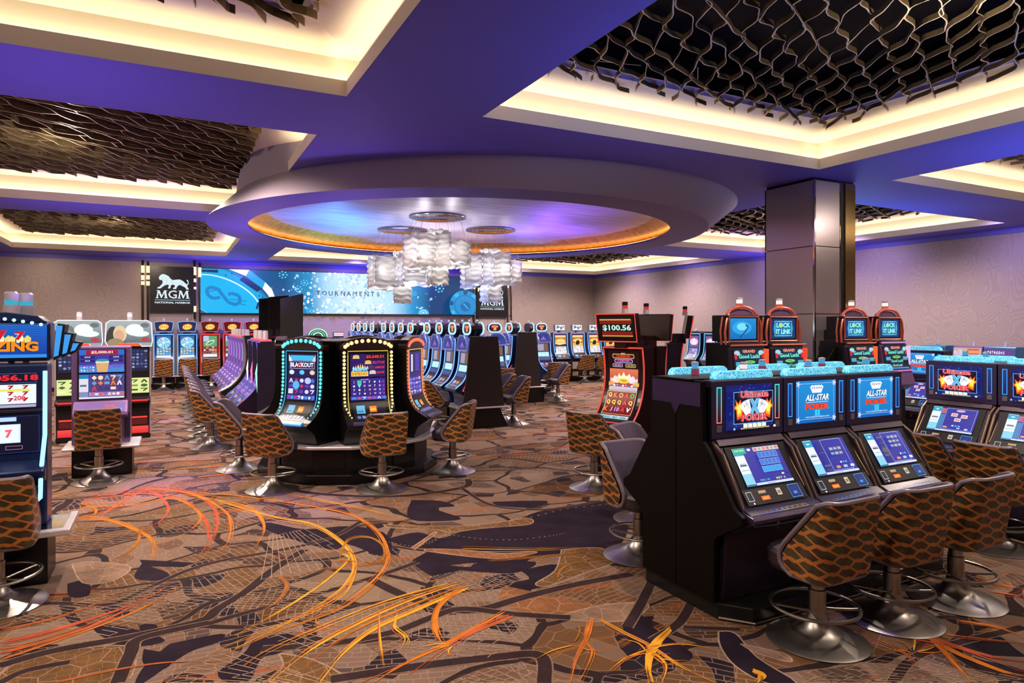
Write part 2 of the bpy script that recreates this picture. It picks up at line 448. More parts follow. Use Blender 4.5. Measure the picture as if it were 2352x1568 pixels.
def rect_ring(b, x0, x1, y0, y1, e0, z0, e1, z1, m=None):
    """band between two rectangles grown outward by e0 / e1"""
    a = [(x0-e0, y0-e0, z0), (x1+e0, y0-e0, z0), (x1+e0, y1+e0, z0), (x0-e0, y1+e0, z0)]
    c = [(x0-e1, y0-e1, z1), (x1+e1, y0-e1, z1), (x1+e1, y1+e1, z1), (x0-e1, y1+e1, z1)]
    for i in range(4): j = (i+1) % 4; b.face([a[i], a[j], c[j], c[i]], m)
WHERE = ['above the camera, over the near machines with red sevens', 'between the near left coffer and the round ceiling', 'over the machines along the screen wall, far left corner',
         'large coffer nearest the mirrored column', 'behind the near one, at the right edge', 'behind the mirrored column', 'beyond the glass chandeliers', 'in the far corner over the buffalo machines']
for k, (x0, x1, y0, y1, ax) in enumerate(COFF):
    b = MB()
    rect_ring(b, x0, x1, y0, y1, -.004, ZC-.001, -.004, ZC+.15, CREAM); rect_ring(b, x0, x1, y0, y1, -.004, ZC+.15, .02, ZC+.15, CREAM); rect_ring(b, x0, x1, y0, y1, .02, ZC+.15, .02, ZC+.07, CREAM)
    rect_ring(b, x0, x1, y0, y1, .02, ZC+.07, .16, ZC+.07, CREAM); rect_ring(b, x0, x1, y0, y1, .16, ZC+.07, .16, ZC+.42, CREAM)
    rect_ring(b, x0, x1, y0, y1, .16, ZC+.42, .10, ZC+.42, CREAM)
    rect_ring(b, x0, x1, y0, y1, .10, ZC+.42, -.42, ZC+.52, CREAM); rect_ring(b, x0, x1, y0, y1, -.42, ZC+.52, -.42, ZC+.56, FRAMEP)
    rect_ring(b, x0, x1, y0, y1, -.42, ZC+.56, -.5, ZC+.56, FRAMEP); rect_ring(b, x0, x1, y0, y1, -.5, ZC+.56, -.5, ZC+.9, PLEN)
    o = struct('coffer_%d' % (k+1), b)
    b = MB(); t = .015
    for e0, e1, z in ((.05, .08, ZC+.085),):
        for q in ((x0-e1, x1+e1, y0-e1, y0-e0), (x0-e1, x1+e1, y1+e0, y1+e1), (x0-e1, x0-e0, y0-e0, y1+e0), (x1+e0, x1+e1, y0-e0, y1+e0)):
            b.box(*q, z-.012, z)
    b.build('led_strip', LED, o)
    s, L, hg, th = (.125, .85, .075, .013) if k in (0, 1, 2) else (.13, .82, .05, .010)
    if k in (4, 5, 6, 7): s, L, th = (.17, .95, .015)
    lt = lattice('ceiling_lattice', x0+.40, x1-.40, y0+.40, y1-.40, s, L, hg, th, .5, 10+k)
    tag(lt, 'gold woven branch-like metal ceiling grille, '+WHERE[k], 'ceiling grille')

# round dropped ring with glowing dome
RC = (5.3, 12.45); RT = (5.72, 12.1)
def cyl_band(b, r0, z0, r1, z1, n=128, m=None, c0=None, c1=None):
    c0 = c0 or RC; c1 = c1 or RC
    vs = [(c[0]+r*math.cos(2*PI*k/n), c[1]+r*math.sin(2*PI*k/n), z) for r, z, c in ((r0, z0, c0), (r1, z1, c1)) for k in range(n)]
    b.mesh(vs, [(k, (k+1) % n, n+(k+1) % n, n+k) for k in range(n)], m)
b = MB()
cyl_band(b, 4.62, 4.95, 4.72, 4.30, c0=RT, c1=RT); cyl_band(b, 4.72, 4.30, 4.76, 3.9, c0=RT)
o = struct('ceiling_ring', b, RINGP, smooth=True)
b = MB(); cyl_band(b, 4.76, 3.9, 4.07, 3.9); cyl_band(b, 4.07, 3.9, 4.07, 3.95); cyl_band(b, 4.07, 3.95, 4.3, 3.95); b.build('ring_underside', mat('ring_underside_paint', (.12, .10, .32), .55), o)
WOODM = mat('amber_wood_band', (.62, .27, .05), .35)
n_ = N(WOODM); tc = n_.a('ShaderNodeTexCoord'); mp = n_.a('ShaderNodeMapping', i_Scale=(9, 9, .3)); n_.l(tc.outputs['Object'], mp.inputs[0])
ns = n_.a('ShaderNodeTexNoise', i_Scale=1.0, i_Detail=3.0); n_.l(mp.outputs[0], ns.inputs['Vector'])
n_.l(n_.ramp(ns.outputs['Fac'], [(.3, (.36, .13, .015)), (.7, (.66, .30, .05))]), n_.b.inputs['Base Color'])
b = MB(); cyl_band(b, 4.29, 3.95, 4.27, 3.97); cyl_band(b, 4.27, 3.97, 3.74, 4.2); b.build('wood_band', WOODM, o, smooth=True)
b = MB(); cyl_band(b, 4.10, 3.962, 4.14, 3.962); b.build('led_strip', mat('amber_led', (.5, .4, .3), .5, emit=(1, .50, .13), es=9, sample=True), o)
SILV = mat('silver_leaf_dome', (.60, .56, .66), .38, .45); n_ = N(SILV)
tc = n_.a('ShaderNodeTexCoord'); mp = n_.a('ShaderNodeMapping', i_Scale=(1, 7, 1)); n_.l(tc.outputs['Object'], mp.inputs[0])
ns = n_.a('ShaderNodeTexNoise', i_Scale=1.2, i_Detail=4.0); n_.l(mp.outputs[0], ns.inputs['Vector'])
n_.l(n_.ramp(ns.outputs['Fac'], [(.3, (.27, .24, .40)), (.7, (.50, .46, .54))]), n_.b.inputs['Base Color'])
b = MB(); nn = 96; b.mesh([(RC[0], RC[1], 4.2)]+[(RC[0]+3.75*math.cos(2*PI*k/nn), RC[1]+3.75*math.sin(2*PI*k/nn), 4.2) for k in range(nn)], [(0, 1+(k+1) % nn, 1+k) for k in range(nn)])
b.build('dome_disc', SILV, o)

# ------------------------------------------------------------------ carpet
def carpet():
    m = mat('city_map_carpet', (.3, .2, .1), .9, spec=.15); n = N(m)
    g = n.a('ShaderNodeNewGeometry'); pos = g.outputs['Position']
    wn = n.a('ShaderNodeTexNoise', i_Scale=1.1, i_Detail=2.0); n.l(pos, wn.inputs['Vector'])
    def vadd(a, bvec, sc):
        q = n.a('ShaderNodeVectorMath', operation='SUBTRACT'); n.l(bvec, q.inputs[0]); q.inputs[1].default_value = (.5, .5, .5)
        w = n.a('ShaderNodeVectorMath', operation='SCALE'); n.l(q.outputs[0], w.inputs[0]); w.inputs['Scale'].default_value = sc
        r = n.a('ShaderNodeVectorMath', operation='ADD'); n.l(a, r.inputs[0]); n.l(w.outputs[0], r.inputs[1]); return r.outputs[0]
    fl = n.a('ShaderNodeVectorMath', operation='MULTIPLY'); n.l(pos, fl.inputs[0]); fl.inputs[1].default_value = (1, 1, 0)
    p1 = vadd(fl.outputs[0], wn.outputs['Color'], .55)
    st = n.a('ShaderNodeVectorMath', operation='MULTIPLY'); n.l(p1, st.inputs[0]); st.inputs[1].default_value = (.8, 1.25, 1)
    v1 = n.a('ShaderNodeTexVoronoi', voronoi_dimensions='2D', i_Scale=1.15); n.l(st.outputs[0], v1.inputs['Vector'])
    v1e = n.a('ShaderNodeTexVoronoi', voronoi_dimensions='2D', feature='DISTANCE_TO_EDGE', i_Scale=1.15); n.l(st.outputs[0], v1e.inputs['Vector'])
    sc1 = n.a('ShaderNodeSeparateColor'); n.l(v1.outputs['Color'], sc1.inputs[0])
    # street blocks inside each district, each district turned its own way
    rot = n.a('ShaderNodeVectorRotate', rotation_type='Z_AXIS'); n.l(vadd(fl.outputs[0], wn.outputs['Color'], .25), rot.inputs['Vector'])
    n.l(n.math('MULTIPLY', sc1.outputs[0], 3.1), rot.inputs['Angle'])
    br = n.a('ShaderNodeTexBrick', i_Scale=3.0); n.l(rot.outputs[0], br.inputs['Vector'])
    br.inputs['Mortar Size'].default_value = .012; br.inputs['Mortar Smooth'].default_value = .2; br.inputs['Brick Width'].default_value = .42; br.inputs['Row Height'].default_value = .17
    br.offset = .37; br.squash = 1.7; br.squash_frequency = 3
    br.inputs['Color1'].default_value = (0, 0, 0, 1); br.inputs['Color2'].default_value = (1, 1, 1, 1); br.inputs['Mortar'].default_value = (.5, .5, .5, 1)
    v2 = n.a('ShaderNodeTexVoronoi', voronoi_dimensions='2D', i_Scale=4.3, i_Randomness=.9); n.l(p1, v2.inputs['Vector'])
    v2e = n.a('ShaderNodeTexVoronoi', voronoi_dimensions='2D', feature='DISTANCE_TO_EDGE', i_Scale=4.3, i_Randomness=.9); n.l(p1, v2e.inputs['Vector'])
    sc2 = n.a('ShaderNodeSeparateColor'); n.l(v2.outputs['Color'], sc2.inputs[0])
    base = n.ramp(sc1.outputs[1], [(0, (.235, .145, .100)), (.16, (.160, .078, .032)), (.34, (.260, .170, .125)), (.55, (.120, .050, .016)), (.63, (.235, .150, .115)), (.80, (.30, .20, .13)), (.92, (.18, .095, .048))], 'CONSTANT')
    sub = n.ramp(sc2.outputs[0], [(0, (.022, .013, .020)), (.13, (.075, .035, .02)), (.22, (.15, .075, .035)), (.4, (.26, .17, .125)), (.8, (.20, .11, .06))], 'CONSTANT')
    base = n.mix(n.math('MULTIPLY', n.math('GREATER_THAN', sc2.outputs[1], .45), .62), base, sub)
    # dark patches
    dk = n.math('LESS_THAN', sc2.outputs[2], .13); base = n.mix(dk, base, (.02, .012, .022))
    line = (.40, .26, .19)
    streets = n.math('MULTIPLY', n.math('MULTIPLY', br.outputs['Fac'], .75), n.math('GREATER_THAN', sc1.outputs[2], .28)); base = n.mix(streets, base, line)
    e2 = n.math('LESS_THAN', v2e.outputs['Distance'], .018); base = n.mix(n.math('MULTIPLY', e2, .5), base, line)
    # avenues between districts
    kerb = n.math('LESS_THAN', v1e.outputs['Distance'], .046); base = n.mix(n.math('MULTIPLY', kerb, .45), base, (.30, .18, .12))
    road = n.math('LESS_THAN', v1e.outputs['Distance'], .034); base = n.mix(road, base, (.030, .017, .019))
    # glowing orange trails of distant traffic: streaky noise
    for k, (ang, sc, thr, colr) in enumerate(((.35, (.22, 3.2, 1), .60, (.42, .105, .02)), (-.5, (.25, 3.6, 1), .62, (.36, .13, .03)))):
        mp = n.a('ShaderNodeMapping', i_Scale=sc, i_Rotation=(0, 0, ang)); n.l(p1, mp.inputs[0])
        q = n.a('ShaderNodeTexNoise', i_Scale=2.2, i_Detail=5.0, i_Roughness=.65); n.l(mp.outputs[0], q.inputs['Vector'])
        f = n.a('ShaderNodeMapRange', i_1=thr, i_2=thr+.06); n.l(q.outputs['Fac'], f.inputs[0]); base = n.mix(n.math('MULTIPLY', f.outputs[0], .7), base, colr)
    sp = n.a('ShaderNodeTexNoise', i_Scale=420.0, i_Detail=1.0); n.l(pos, sp.inputs['Vector'])
    base2 = n.a('ShaderNodeMix', data_type='RGBA', blend_type='MULTIPLY'); base2.inputs[0].default_value = .5; n.l(base, base2.inputs[6]); n.l(sp.outputs['Fac'], base2.inputs[7])
    br2 = n.a('ShaderNodeBrightContrast', i_Bright=.0, i_Contrast=0.0); n.l(base2.outputs[2], br2.inputs[0])
    n.l(br2.outputs[0], n.b.inputs['Base Color'])
    bp = n.a('ShaderNodeBump', i_Strength=.25, i_Distance=.004); n.l(sp.outputs['Fac'], bp.inputs['Height']); n.l(bp.outputs[0], n.b.inputs['Normal'])
    return m
CARPET = carpet()
def yarn_mat(k, c):
    m = mat('yarn_'+k, c, .9, spec=.1); n = N(m); g = n.a('ShaderNodeNewGeometry')
    q = n.a('ShaderNodeTexNoise', i_Scale=260.0, i_Detail=2.0); n.l(g.outputs['Position'], q.inputs['Vector']); q2 = n.a('ShaderNodeTexNoise', i_Scale=5.0, i_Detail=3.0); n.l(g.outputs['Position'], q2.inputs['Vector'])
    f = n.math('ADD', n.math('MULTIPLY', q.outputs['Fac'], 1.1), n.math('MULTIPLY', q2.outputs['Fac'], .8)); lo = tuple(x*.45 for x in c); hi = tuple(min(1, x*1.35) for x in c)
    col = n.ramp(n.math('SUBTRACT', f, .45), [(.15, lo), (.8, hi)])
    if k in ('tan', 'olive', 'clay'):
        v = n.a('ShaderNodeTexVoronoi', voronoi_dimensions='2D', feature='DISTANCE_TO_EDGE', i_Scale=5.5); n.l(g.outputs['Position'], v.inputs['Vector'])
        w = n.a('ShaderNodeTexVoronoi', voronoi_dimensions='2D', feature='DISTANCE_TO_EDGE', i_Scale=14.0, i_Randomness=.5); n.l(g.outputs['Position'], w.inputs['Vector'])
        ln = n.math('MAXIMUM', n.math('LESS_THAN', v.outputs['Distance'], .022), n.math('MULTIPLY', n.math('LESS_THAN', w.outputs['Distance'], .028), .6)); col = n.mix(n.math('MULTIPLY', ln, .55), col, (.40, .26, .19))
    n.l(col, n.b.inputs['Base Color']); return m
yarn = {k: yarn_mat(k, c) for k, c in dict(yellow=(.80, .36, .03), orange=(.60, .18, .02), rust=(.42, .10, .035), red=(.48, .085, .045), amber=(.36, .135, .02),
        plum=(.018, .010, .020), road=(.034, .019, .021), tan=(.22, .135, .09), olive=(.14, .07, .025), pale=(.36, .25, .18), clay=(.22, .09, .035)).items()}
fb = MB(); fb.mi(CARPET); fb.mesh([(XL, YN, 0), (XR, YN, 0), (XR, YF, 0), (XL, YF, 0)], [(0, 1, 2, 3)], CARPET)
def smooth_line(P, n=7):
    out = []
    for i in range(len(P)-1):
        p0, p1, p2, p3 = P[max(i-1, 0)], P[i], P[i+1], P[min(i+2, len(P)-1)]
        for k in range(n):
            t = k/n
            out.append(tuple(.5*((2*p1[j])+(-p0[j]+p2[j])*t+(2*p0[j]-5*p1[j]+4*p2[j]-p3[j])*t*t+(-p0[j]+3*p1[j]-3*p2[j]+p3[j])*t**3) for j in (0, 1)))
    return out+[P[-1]]
ZL = [0.0006]
def ribbon(px, w, m, taper=True, n=7):
    P = [Vector((*flo(*p), 0)) for p in smooth_line(px, n)]; L = len(P); ZL[0] += .000015; a = []
    for i, p in enumerate(P):
        t = (P[min(i+1, L-1)]-P[max(i-1, 0)]).normalized(); nn = Vector((-t.y, t.x, 0)); q = i/(L-1)
        ww = w*(.5 if not taper else .18+.82*math.sin(PI*min(1, q*1.15+.08))**.6 if 0 < q < 1 else .15)/(1 if not taper else 2)
        a.append((p+nn*ww, p-nn*ww))
    for i in range(L-1):
        fb.face([(*a[i][0][:2], ZL[0]), (*a[i][1][:2], ZL[0]), (*a[i+1][1][:2], ZL[0]), (*a[i+1][0][:2], ZL[0])], m)
def patch(px, m, edge=None, sm=True):
    ZL[0] += .000015; P = smooth_line(px+[px[0]], 4)[:-1] if sm else px
    fb.face([(*flo(*p), ZL[0]) for p in P], m)
    if edge: ribbon(px+[px[0]], .012, edge, False, 4 if sm else 1)
Y = yarn
# dark water areas and districts
patch([(885, 1238), (960, 1222), (1010, 1236), (1075, 1216), (1160, 1205), (1235, 1175), (1330, 1160), (1432, 1150), (1440, 1225), (1400, 1262), (1300, 1272), (1225, 1280), (1190, 1300), (1100, 1292), (1000, 1300), (945, 1290), (985, 1262), (930, 1255)], Y['plum'])
patch([(975, 1265), (1060, 1276), (1150, 1283), (1222, 1272), (1226, 1266), (1150, 1270), (1060, 1262), (985, 1260)], Y['clay'], Y['pale'])
patch([(880, 1204), (1010, 1208), (1120, 1203), (1210, 1189), (1216, 1204), (1110, 1213), (1035, 1222), (1000, 1216), (900, 1212)], Y['olive'], Y['pale'])
patch([(1000, 1220), (1004, 1224), (952, 1262), (944, 1258)], Y['clay'], Y['pale'], False)
patch([(945, 1148), (1010, 1150), (1045, 1162), (1000, 1168), (1060, 1192), (960, 1196), (935, 1180)], Y['plum'])
patch([(1130, 1152), (1255, 1150), (1225, 1165), (1150, 1162)], Y['plum'])
patch([(1195, 1310), (1280, 1296), (1262, 1340), (1200, 1356), (1160, 1345), (1215, 1330)], Y['plum'])
patch([(950, 1286), (1070, 1302), (1100, 1292), (1230, 1290), (1180, 1316), (1060, 1312), (1010, 1330), (950, 1296)], Y['plum'])
patch([(590, 1205), (620, 1200), (700, 1215), (800, 1208), (880, 1222), (900, 1260), (870, 1275), (800, 1250), (760, 1262), (640, 1228)], Y['plum'])
patch([(205, 1432), (290, 1440), (380, 1470), (300, 1485), (232, 1460)], Y['plum'])
patch([(155, 1340), (200, 1332), (205, 1366), (160, 1370)], Y['plum'])
patch([(320, 1285), (450, 1292), (420, 1302), (330, 1300)], Y['plum'], None, False)
patch([(325, 1295), (385, 1315), (375, 1332), (310, 1328)], Y['plum'])
patch([(315, 1433), (360, 1435), (350, 1460), (312, 1463), (322, 1447)], Y['plum'])
patch([(390, 1478), (510, 1455), (500, 1475), (430, 1500), (330, 1568), (310, 1568), (335, 1525)], Y['plum'])
patch([(580, 1468), (660, 1455), (700, 1470), (640, 1500), (600, 1512), (575, 1560), (530, 1568), (500, 1545), (560, 1500)], Y['plum'])
patch([(330, 1490), (395, 1505), (380, 1535), (330, 1525)], Y['plum'])
patch([(640, 1500), (720, 1515), (800, 1560), (740, 1568), (620, 1568), (650, 1530)], Y['olive'], Y['pale'])
patch([(25, 1525), (180, 1490), (300, 1488), (275, 1568), (10, 1568)], Y['olive'], Y['pale'])
patch([(1430, 1425), (1500, 1415), (1500, 1440), (1590, 1500), (1560, 1520), (1500, 1490), (1440, 1465)], Y['plum'])
patch([(1650, 1450), (1690, 1455), (1740, 1510), (1830, 1568), (1760, 1568), (1690, 1530), (1655, 1485)], Y['plum'], Y['pale'])
patch([(1700, 1478), (1800, 1500), (1815, 1520), (1740, 1500)], Y['tan'], Y['pale'])
patch([(1290, 1262), (1380, 1258), (1410, 1290), (1330, 1320), (1260, 1345), (1230, 1340), (1275, 1310)], Y['olive'], Y['pale'])
patch([(1160, 1345), (1240, 1362), (1350, 1385), (1430, 1400), (1440, 1420), (1260, 1418), (1150, 1385)], Y['clay'])
patch([(1260, 1420), (1390, 1388), (1490, 1388), (1440, 1425), (1330, 1425)], Y['tan'], Y['pale'])
patch([(165, 1295), (215, 1290), (300, 1302), (255, 1335), (190, 1338)], Y['tan'], Y['pale'])
# avenues
for px, w in (([(0, 1395), (120, 1385), (250, 1388), (340, 1350), (430, 1310), (520, 1285), (650, 1262), (760, 1235), (840, 1190)], .055),
              ([(0, 1528), (120, 1495), (300, 1462), (460, 1425), (500, 1398), (560, 1362), (625, 1310), (700, 1262)], .085), ([(480, 1432), (560, 1408), (700, 1372), (860, 1325), (960, 1290)], .06),
              ([(270, 1568), (300, 1500), (325, 1465), (480, 1430)], .08), ([(850, 1330), (940, 1372), (1040, 1400), (1110, 1398), (1200, 1372), (1310, 1345), (1450, 1318)], .09),
              ([(600, 1490), (760, 1478), (900, 1452), (985, 1420), (1060, 1398), (1180, 1410), (1310, 1418)], .075), ([(760, 1560), (960, 1530), (1130, 1510), (1240, 1505), (1250, 1568)], .085),
              ([(1500, 1330), (1470, 1390), (1440, 1440)], .075), ([(1590, 1380), (1560, 1430), (1500, 1470)], .07), ([(1570, 1440), (1700, 1445)], .05),
              ([(620, 1100), (700, 1130), (900, 1140), (1060, 1120), (1075, 1100)], .09), ([(1060, 1120), (1130, 1160), (1250, 1170), (1380, 1150)], .05), ([(0, 1568), (60, 1540), (160, 1520)], .06),
              ([(2050, 1568), (2120, 1500), (2352, 1440)], .06)):
    ribbon(px, w*2*.62, Y['tan'], False); ribbon(px, w*2*.5, Y['road'], False)
# street grids drawn inside some districts
rr = random.Random(3)
for q, nx, ny in ((((40, 1420), (330, 1345), (560, 1352), (250, 1460)), 17, 6), (((520, 1395), (620, 1330), (840, 1335), (760, 1405)), 14, 7), (((560, 1440), (760, 1400), (960, 1400), (700, 1500)), 12, 7),
                  (((960, 1330), (1060, 1310), (1190, 1330), (1120, 1380)), 12, 7), (((860, 1490), (1060, 1420), (1240, 1430), (1120, 1510)), 12, 7), (((380, 1568), (520, 1490), (760, 1568), (600, 1568)), 7, 4),
                  (((1040, 1568), (1200, 1520), (1230, 1568), (1150, 1568)), 5, 3), (((1840, 1568), (2050, 1500), (2352, 1560), (2200, 1568)), 9, 5), (((620, 1232), (700, 1215), (840, 1290), (600, 1330)), 11, 6)):
    A, B, C, D = [Vector((*flo(*p), 0)) for p in q]
    def bil(u, v): return A+(B-A)*u*(1-v)+(D-A)*v*(1-u)+(C-A)*u*v
    ZL[0] += .00002; z = ZL[0]
    for i in range(nx+1):
        for j in range(ny+1):
            u, v = i/nx, j/ny
            for du, dv, pr in ((1/nx, 0, .72), (0, 1/ny, .85)):
                if rr.random() < pr and u+du <= 1.001 and v+dv <= 1.001:
                    jx = .12*rr.uniform(-1, 1)/nx; a = bil(u+jx*(dv == 0), v); c = bil(u+du, v+dv+.1*rr.uniform(-1, 1)/ny); t = (c-a)
                    if t.length < 1e-5: continue
                    nn = Vector((-t.y, t.x, 0)).normalized()*.0032
                    fb.face([(*(a+nn)[:2], z), (*(a-nn)[:2], z), (*(c-nn)[:2], z), (*(c+nn)[:2], z)], Y['pale'])
# bright light trails
TR = [([(160, 1190), (230, 1182), (330, 1128), (420, 1128), (485, 1160), (500, 1200), (480, 1262), (468, 1272)], .05, 'red'),
      ([(190, 1150), (330, 1133), (420, 1150), (468, 1190), (478, 1240), (462, 1270)], .06, 'red'), ([(180, 1165), (300, 1160), (400, 1145), (460, 1180), (440, 1215), (355, 1260)], .035, 'orange'),
      ([(330, 1120), (440, 1134), (510, 1168), (530, 1200), (525, 1240), (508, 1262)], .05, 'orange'), ([(420, 1135), (560, 1160), (600, 1190), (607, 1220), (590, 1252)], .045, 'orange'),
      ([(180, 1192), (250, 1196), (310, 1218), (345, 1240), (352, 1280)], .045, 'orange'), ([(195, 1185), (280, 1200), (330, 1225), (355, 1250), (345, 1285)], .03, 'orange'),
      ([(320, 1215), (318, 1240), (295, 1265), (260, 1284)], .045, 'amber'), ([(180, 1155), (215, 1165), (218, 1180), (180, 1192)], .025, 'orange'),
      ([(200, 1140), (330, 1125), (385, 1160), (370, 1195), (320, 1218)], .035, 'red'),
      ([(430, 1128), (560, 1140), (700, 1160), (800, 1180), (855, 1210), (885, 1250), (888, 1290), (860, 1330), (790, 1385), (690, 1430), (560, 1470)], .045, 'orange'),
      ([(500, 1150), (620, 1185), (720, 1205), (785, 1245), (812, 1285), (805, 1325), (760, 1370), (660, 1430), (540, 1490)], .055, 'yellow'),
      ([(780, 1270), (800, 1285), (740, 1340), (640, 1405), (540, 1460)], .035, 'yellow'), ([(820, 1300), (790, 1360), (700, 1410), (600, 1450), (480, 1500)], .03, 'yellow'),
      ([(860, 1345), (780, 1400), (640, 1450), (500, 1510)], .03, 'amber'), ([(640, 1130), (740, 1150), (860, 1175), (940, 1200)], .025, 'yellow'),
      ([(780, 1280), (800, 1240), (850, 1235), (885, 1262), (870, 1290), (820, 1300), (790, 1285)], .03, 'amber'),
      ([(1050, 1342), (960, 1372), (870, 1410), (760, 1465), (690, 1510), (620, 1568)], .045, 'yellow'), ([(1075, 1350), (960, 1400), (860, 1445), (790, 1500), (735, 1568)], .06, 'yellow'),
      ([(1030, 1340), (900, 1375), (770, 1425), (620, 1490), (560, 1530)], .03, 'yellow'), ([(1060, 1346), (930, 1395), (800, 1455), (700, 1530)], .025, 'orange'),
      ([(1062, 1352), (1015, 1385), (998, 1420), (1005, 1460), (1035, 1505)], .07, 'orange'), ([(1180, 1415), (1080, 1455), (960, 1510), (830, 1568)], .05, 'rust'), ([(1160, 1405), (1040, 1470), (920, 1530), (860, 1568)], .045, 'orange'),
      ([(1170, 1412), (1100, 1440), (1020, 1490), (940, 1550)], .03, 'red'), ([(0, 1478), (120, 1448), (260, 1405), (350, 1368)], .05, 'red'), ([(0, 1500), (140, 1462), (250, 1420), (380, 1350)], .06, 'red'),
      ([(0, 1515), (130, 1472), (300, 1410), (420, 1345)], .04, 'orange'), ([(0, 1445), (80, 1430), (200, 1395), (300, 1350)], .03, 'rust'), ([(0, 1490), (80, 1478), (200, 1440)], .03, 'rust'), ([(130, 1568), (260, 1540), (380, 1522), (500, 1520)], .03, 'rust'),
      ([(1375, 1422), (1430, 1452), (1495, 1485), (1560, 1530), (1640, 1568)], .05, 'yellow'), ([(1540, 1445), (1505, 1480), (1490, 1520), (1500, 1568)], .1, 'yellow'), ([(1360, 1420), (1350, 1460), (1325, 1510), (1310, 1568)], .055, 'orange'),
      ([(1350, 1425), (1345, 1470), (1360, 1500), (1330, 1568)], .03, 'orange'), ([(1500, 1488), (1440, 1510), (1400, 1540)], .02, 'yellow'), ([(1490, 1490), (1560, 1480), (1640, 1490)], .018, 'yellow'), ([(1500, 1500), (1530, 1530), (1520, 1568)], .02, 'yellow'),
      ([(1730, 1540), (1750, 1552), (1740, 1568)], .09, 'yellow'), ([(1060, 1260), (1200, 1262), (1330, 1258)], .012, 'yellow'), ([(1120, 1290), (1250, 1280), (1400, 1262)], .012, 'amber'), ([(1280, 1330), (1300, 1300), (1420, 1268)], .012, 'amber'),
      ([(870, 1410), (872, 1460), (880, 1530)], .02, 'yellow'), ([(912, 1412), (905, 1440), (930, 1465), (920, 1492)], .025, 'yellow'), ([(640, 1325), (660, 1345), (640, 1380), (610, 1400)], .07, 'clay'),
      ([(2110, 1450), (2180, 1480), (2280, 1510), (2352, 1520)], .055, 'red'), ([(2120, 1455), (2200, 1500), (2300, 1540), (2352, 1552)], .06, 'orange'), ([(2130, 1462), (2180, 1510), (2230, 1568)], .05, 'orange'), ([(2100, 1470), (2200, 1490), (2352, 1545)], .03, 'red'),
      ([(2170, 1458), (2260, 1468), (2352, 1478)], .03, 'rust'), ([(2200, 1425), (2290, 1440), (2352, 1465)], .03, 'orange'), ([(2240, 1330), (2300, 1345), (2352, 1352)], .025, 'orange'), ([(2000, 1470), (2080, 1500), (2110, 1530)], .02, 'clay'),
      ([(2280, 1360), (2352, 1372)], .03, 'rust'), ([(1985, 1345), (2080, 1380), (2130, 1395)], .05, 'red')]
for px, w, c in TR:
    ribbon(px, w*.62, Y[c])
    for q in range(3):
        dx, dy = rr.uniform(-13, 13), rr.uniform(-7, 7); ribbon([(x+dx*(i+.3)/len(px)*(1+.3*rr.random()), y+dy*(1-i/len(px))) for i, (x, y) in enumerate(px)], max(.008, w*.18), Y[rr.choice((c, 'amber', 'rust', c))])
for P0 in ([(950, 1262), (985, 1246), (1030, 1230), (1100, 1238), (1180, 1240), (1260, 1232), (1300, 1224)], [(985, 1250), (1040, 1222), (1110, 1205), (1200, 1192), (1300, 1170), (1400, 1158)], [(860, 1240), (900, 1247), (950, 1256)]):
    L0 = smooth_line(P0, 12)
    for i in range(0, len(L0)-1, 2):
        a, c = Vector((*flo(*L0[i]), 0)), Vector((*flo(*L0[i+1]), 0)); t = (c-a)*.3; nn = Vector((-t.y, t.x, 0)).normalized()*.006; m_ = (a+c)/2; ZL[0] += .000002
        fb.face([(*(m_-t+nn)[:2], ZL[0]), (*(m_-t-nn)[:2], ZL[0]), (*(m_+t-nn)[:2], ZL[0]), (*(m_+t+nn)[:2], ZL[0])], Y['pale'])
for k in range(26):                       # thin loose threads around the bright knots
    a = rr.uniform(0, 2*PI); cx, cy = rr.choice(((1490, 1500), (1490, 1500), (830, 1290), (1040, 1480), (1320, 1480), (2100, 1500), (720, 1420)))
    L1 = rr.uniform(40, 120); ribbon([(cx+8*math.cos(a), cy+5*math.sin(a)), (cx+L1*.5*math.cos(a+.2), cy+L1*.3*math.sin(a+.2)), (cx+L1*math.cos(a), cy+L1*.5*math.sin(a))], .012, Y[rr.choice(('yellow', 'orange', 'amber'))])
# distant orange trails further back in the room
for k in range(60):
    x = rr.uniform(-3, 14); y = rr.uniform(9.5, 24); L1 = rr.uniform(.8, 3); a = rr.uniform(-.5, .5); cv = rr.uniform(-.5, .5); ZL[0] += .00001
    P = [Vector((x+L1*t*math.cos(a), y+L1*t*math.sin(a)+cv*t*t, 0)) for t in [i/8 for i in range(9)]]
    for p, q in zip(P, P[1:]):
        nn = Vector((-(q-p).y, (q-p).x, 0)).normalized()*rr.uniform(.01, .03)
        fb.face([(*(p+nn)[:2], ZL[0]), (*(p-nn)[:2], ZL[0]), (*(q-nn)[:2], ZL[0]), (*(q+nn)[:2], ZL[0])], Y[rr.choice(('orange', 'rust', 'amber', 'red'))])
fl_ob = struct('floor', fb)

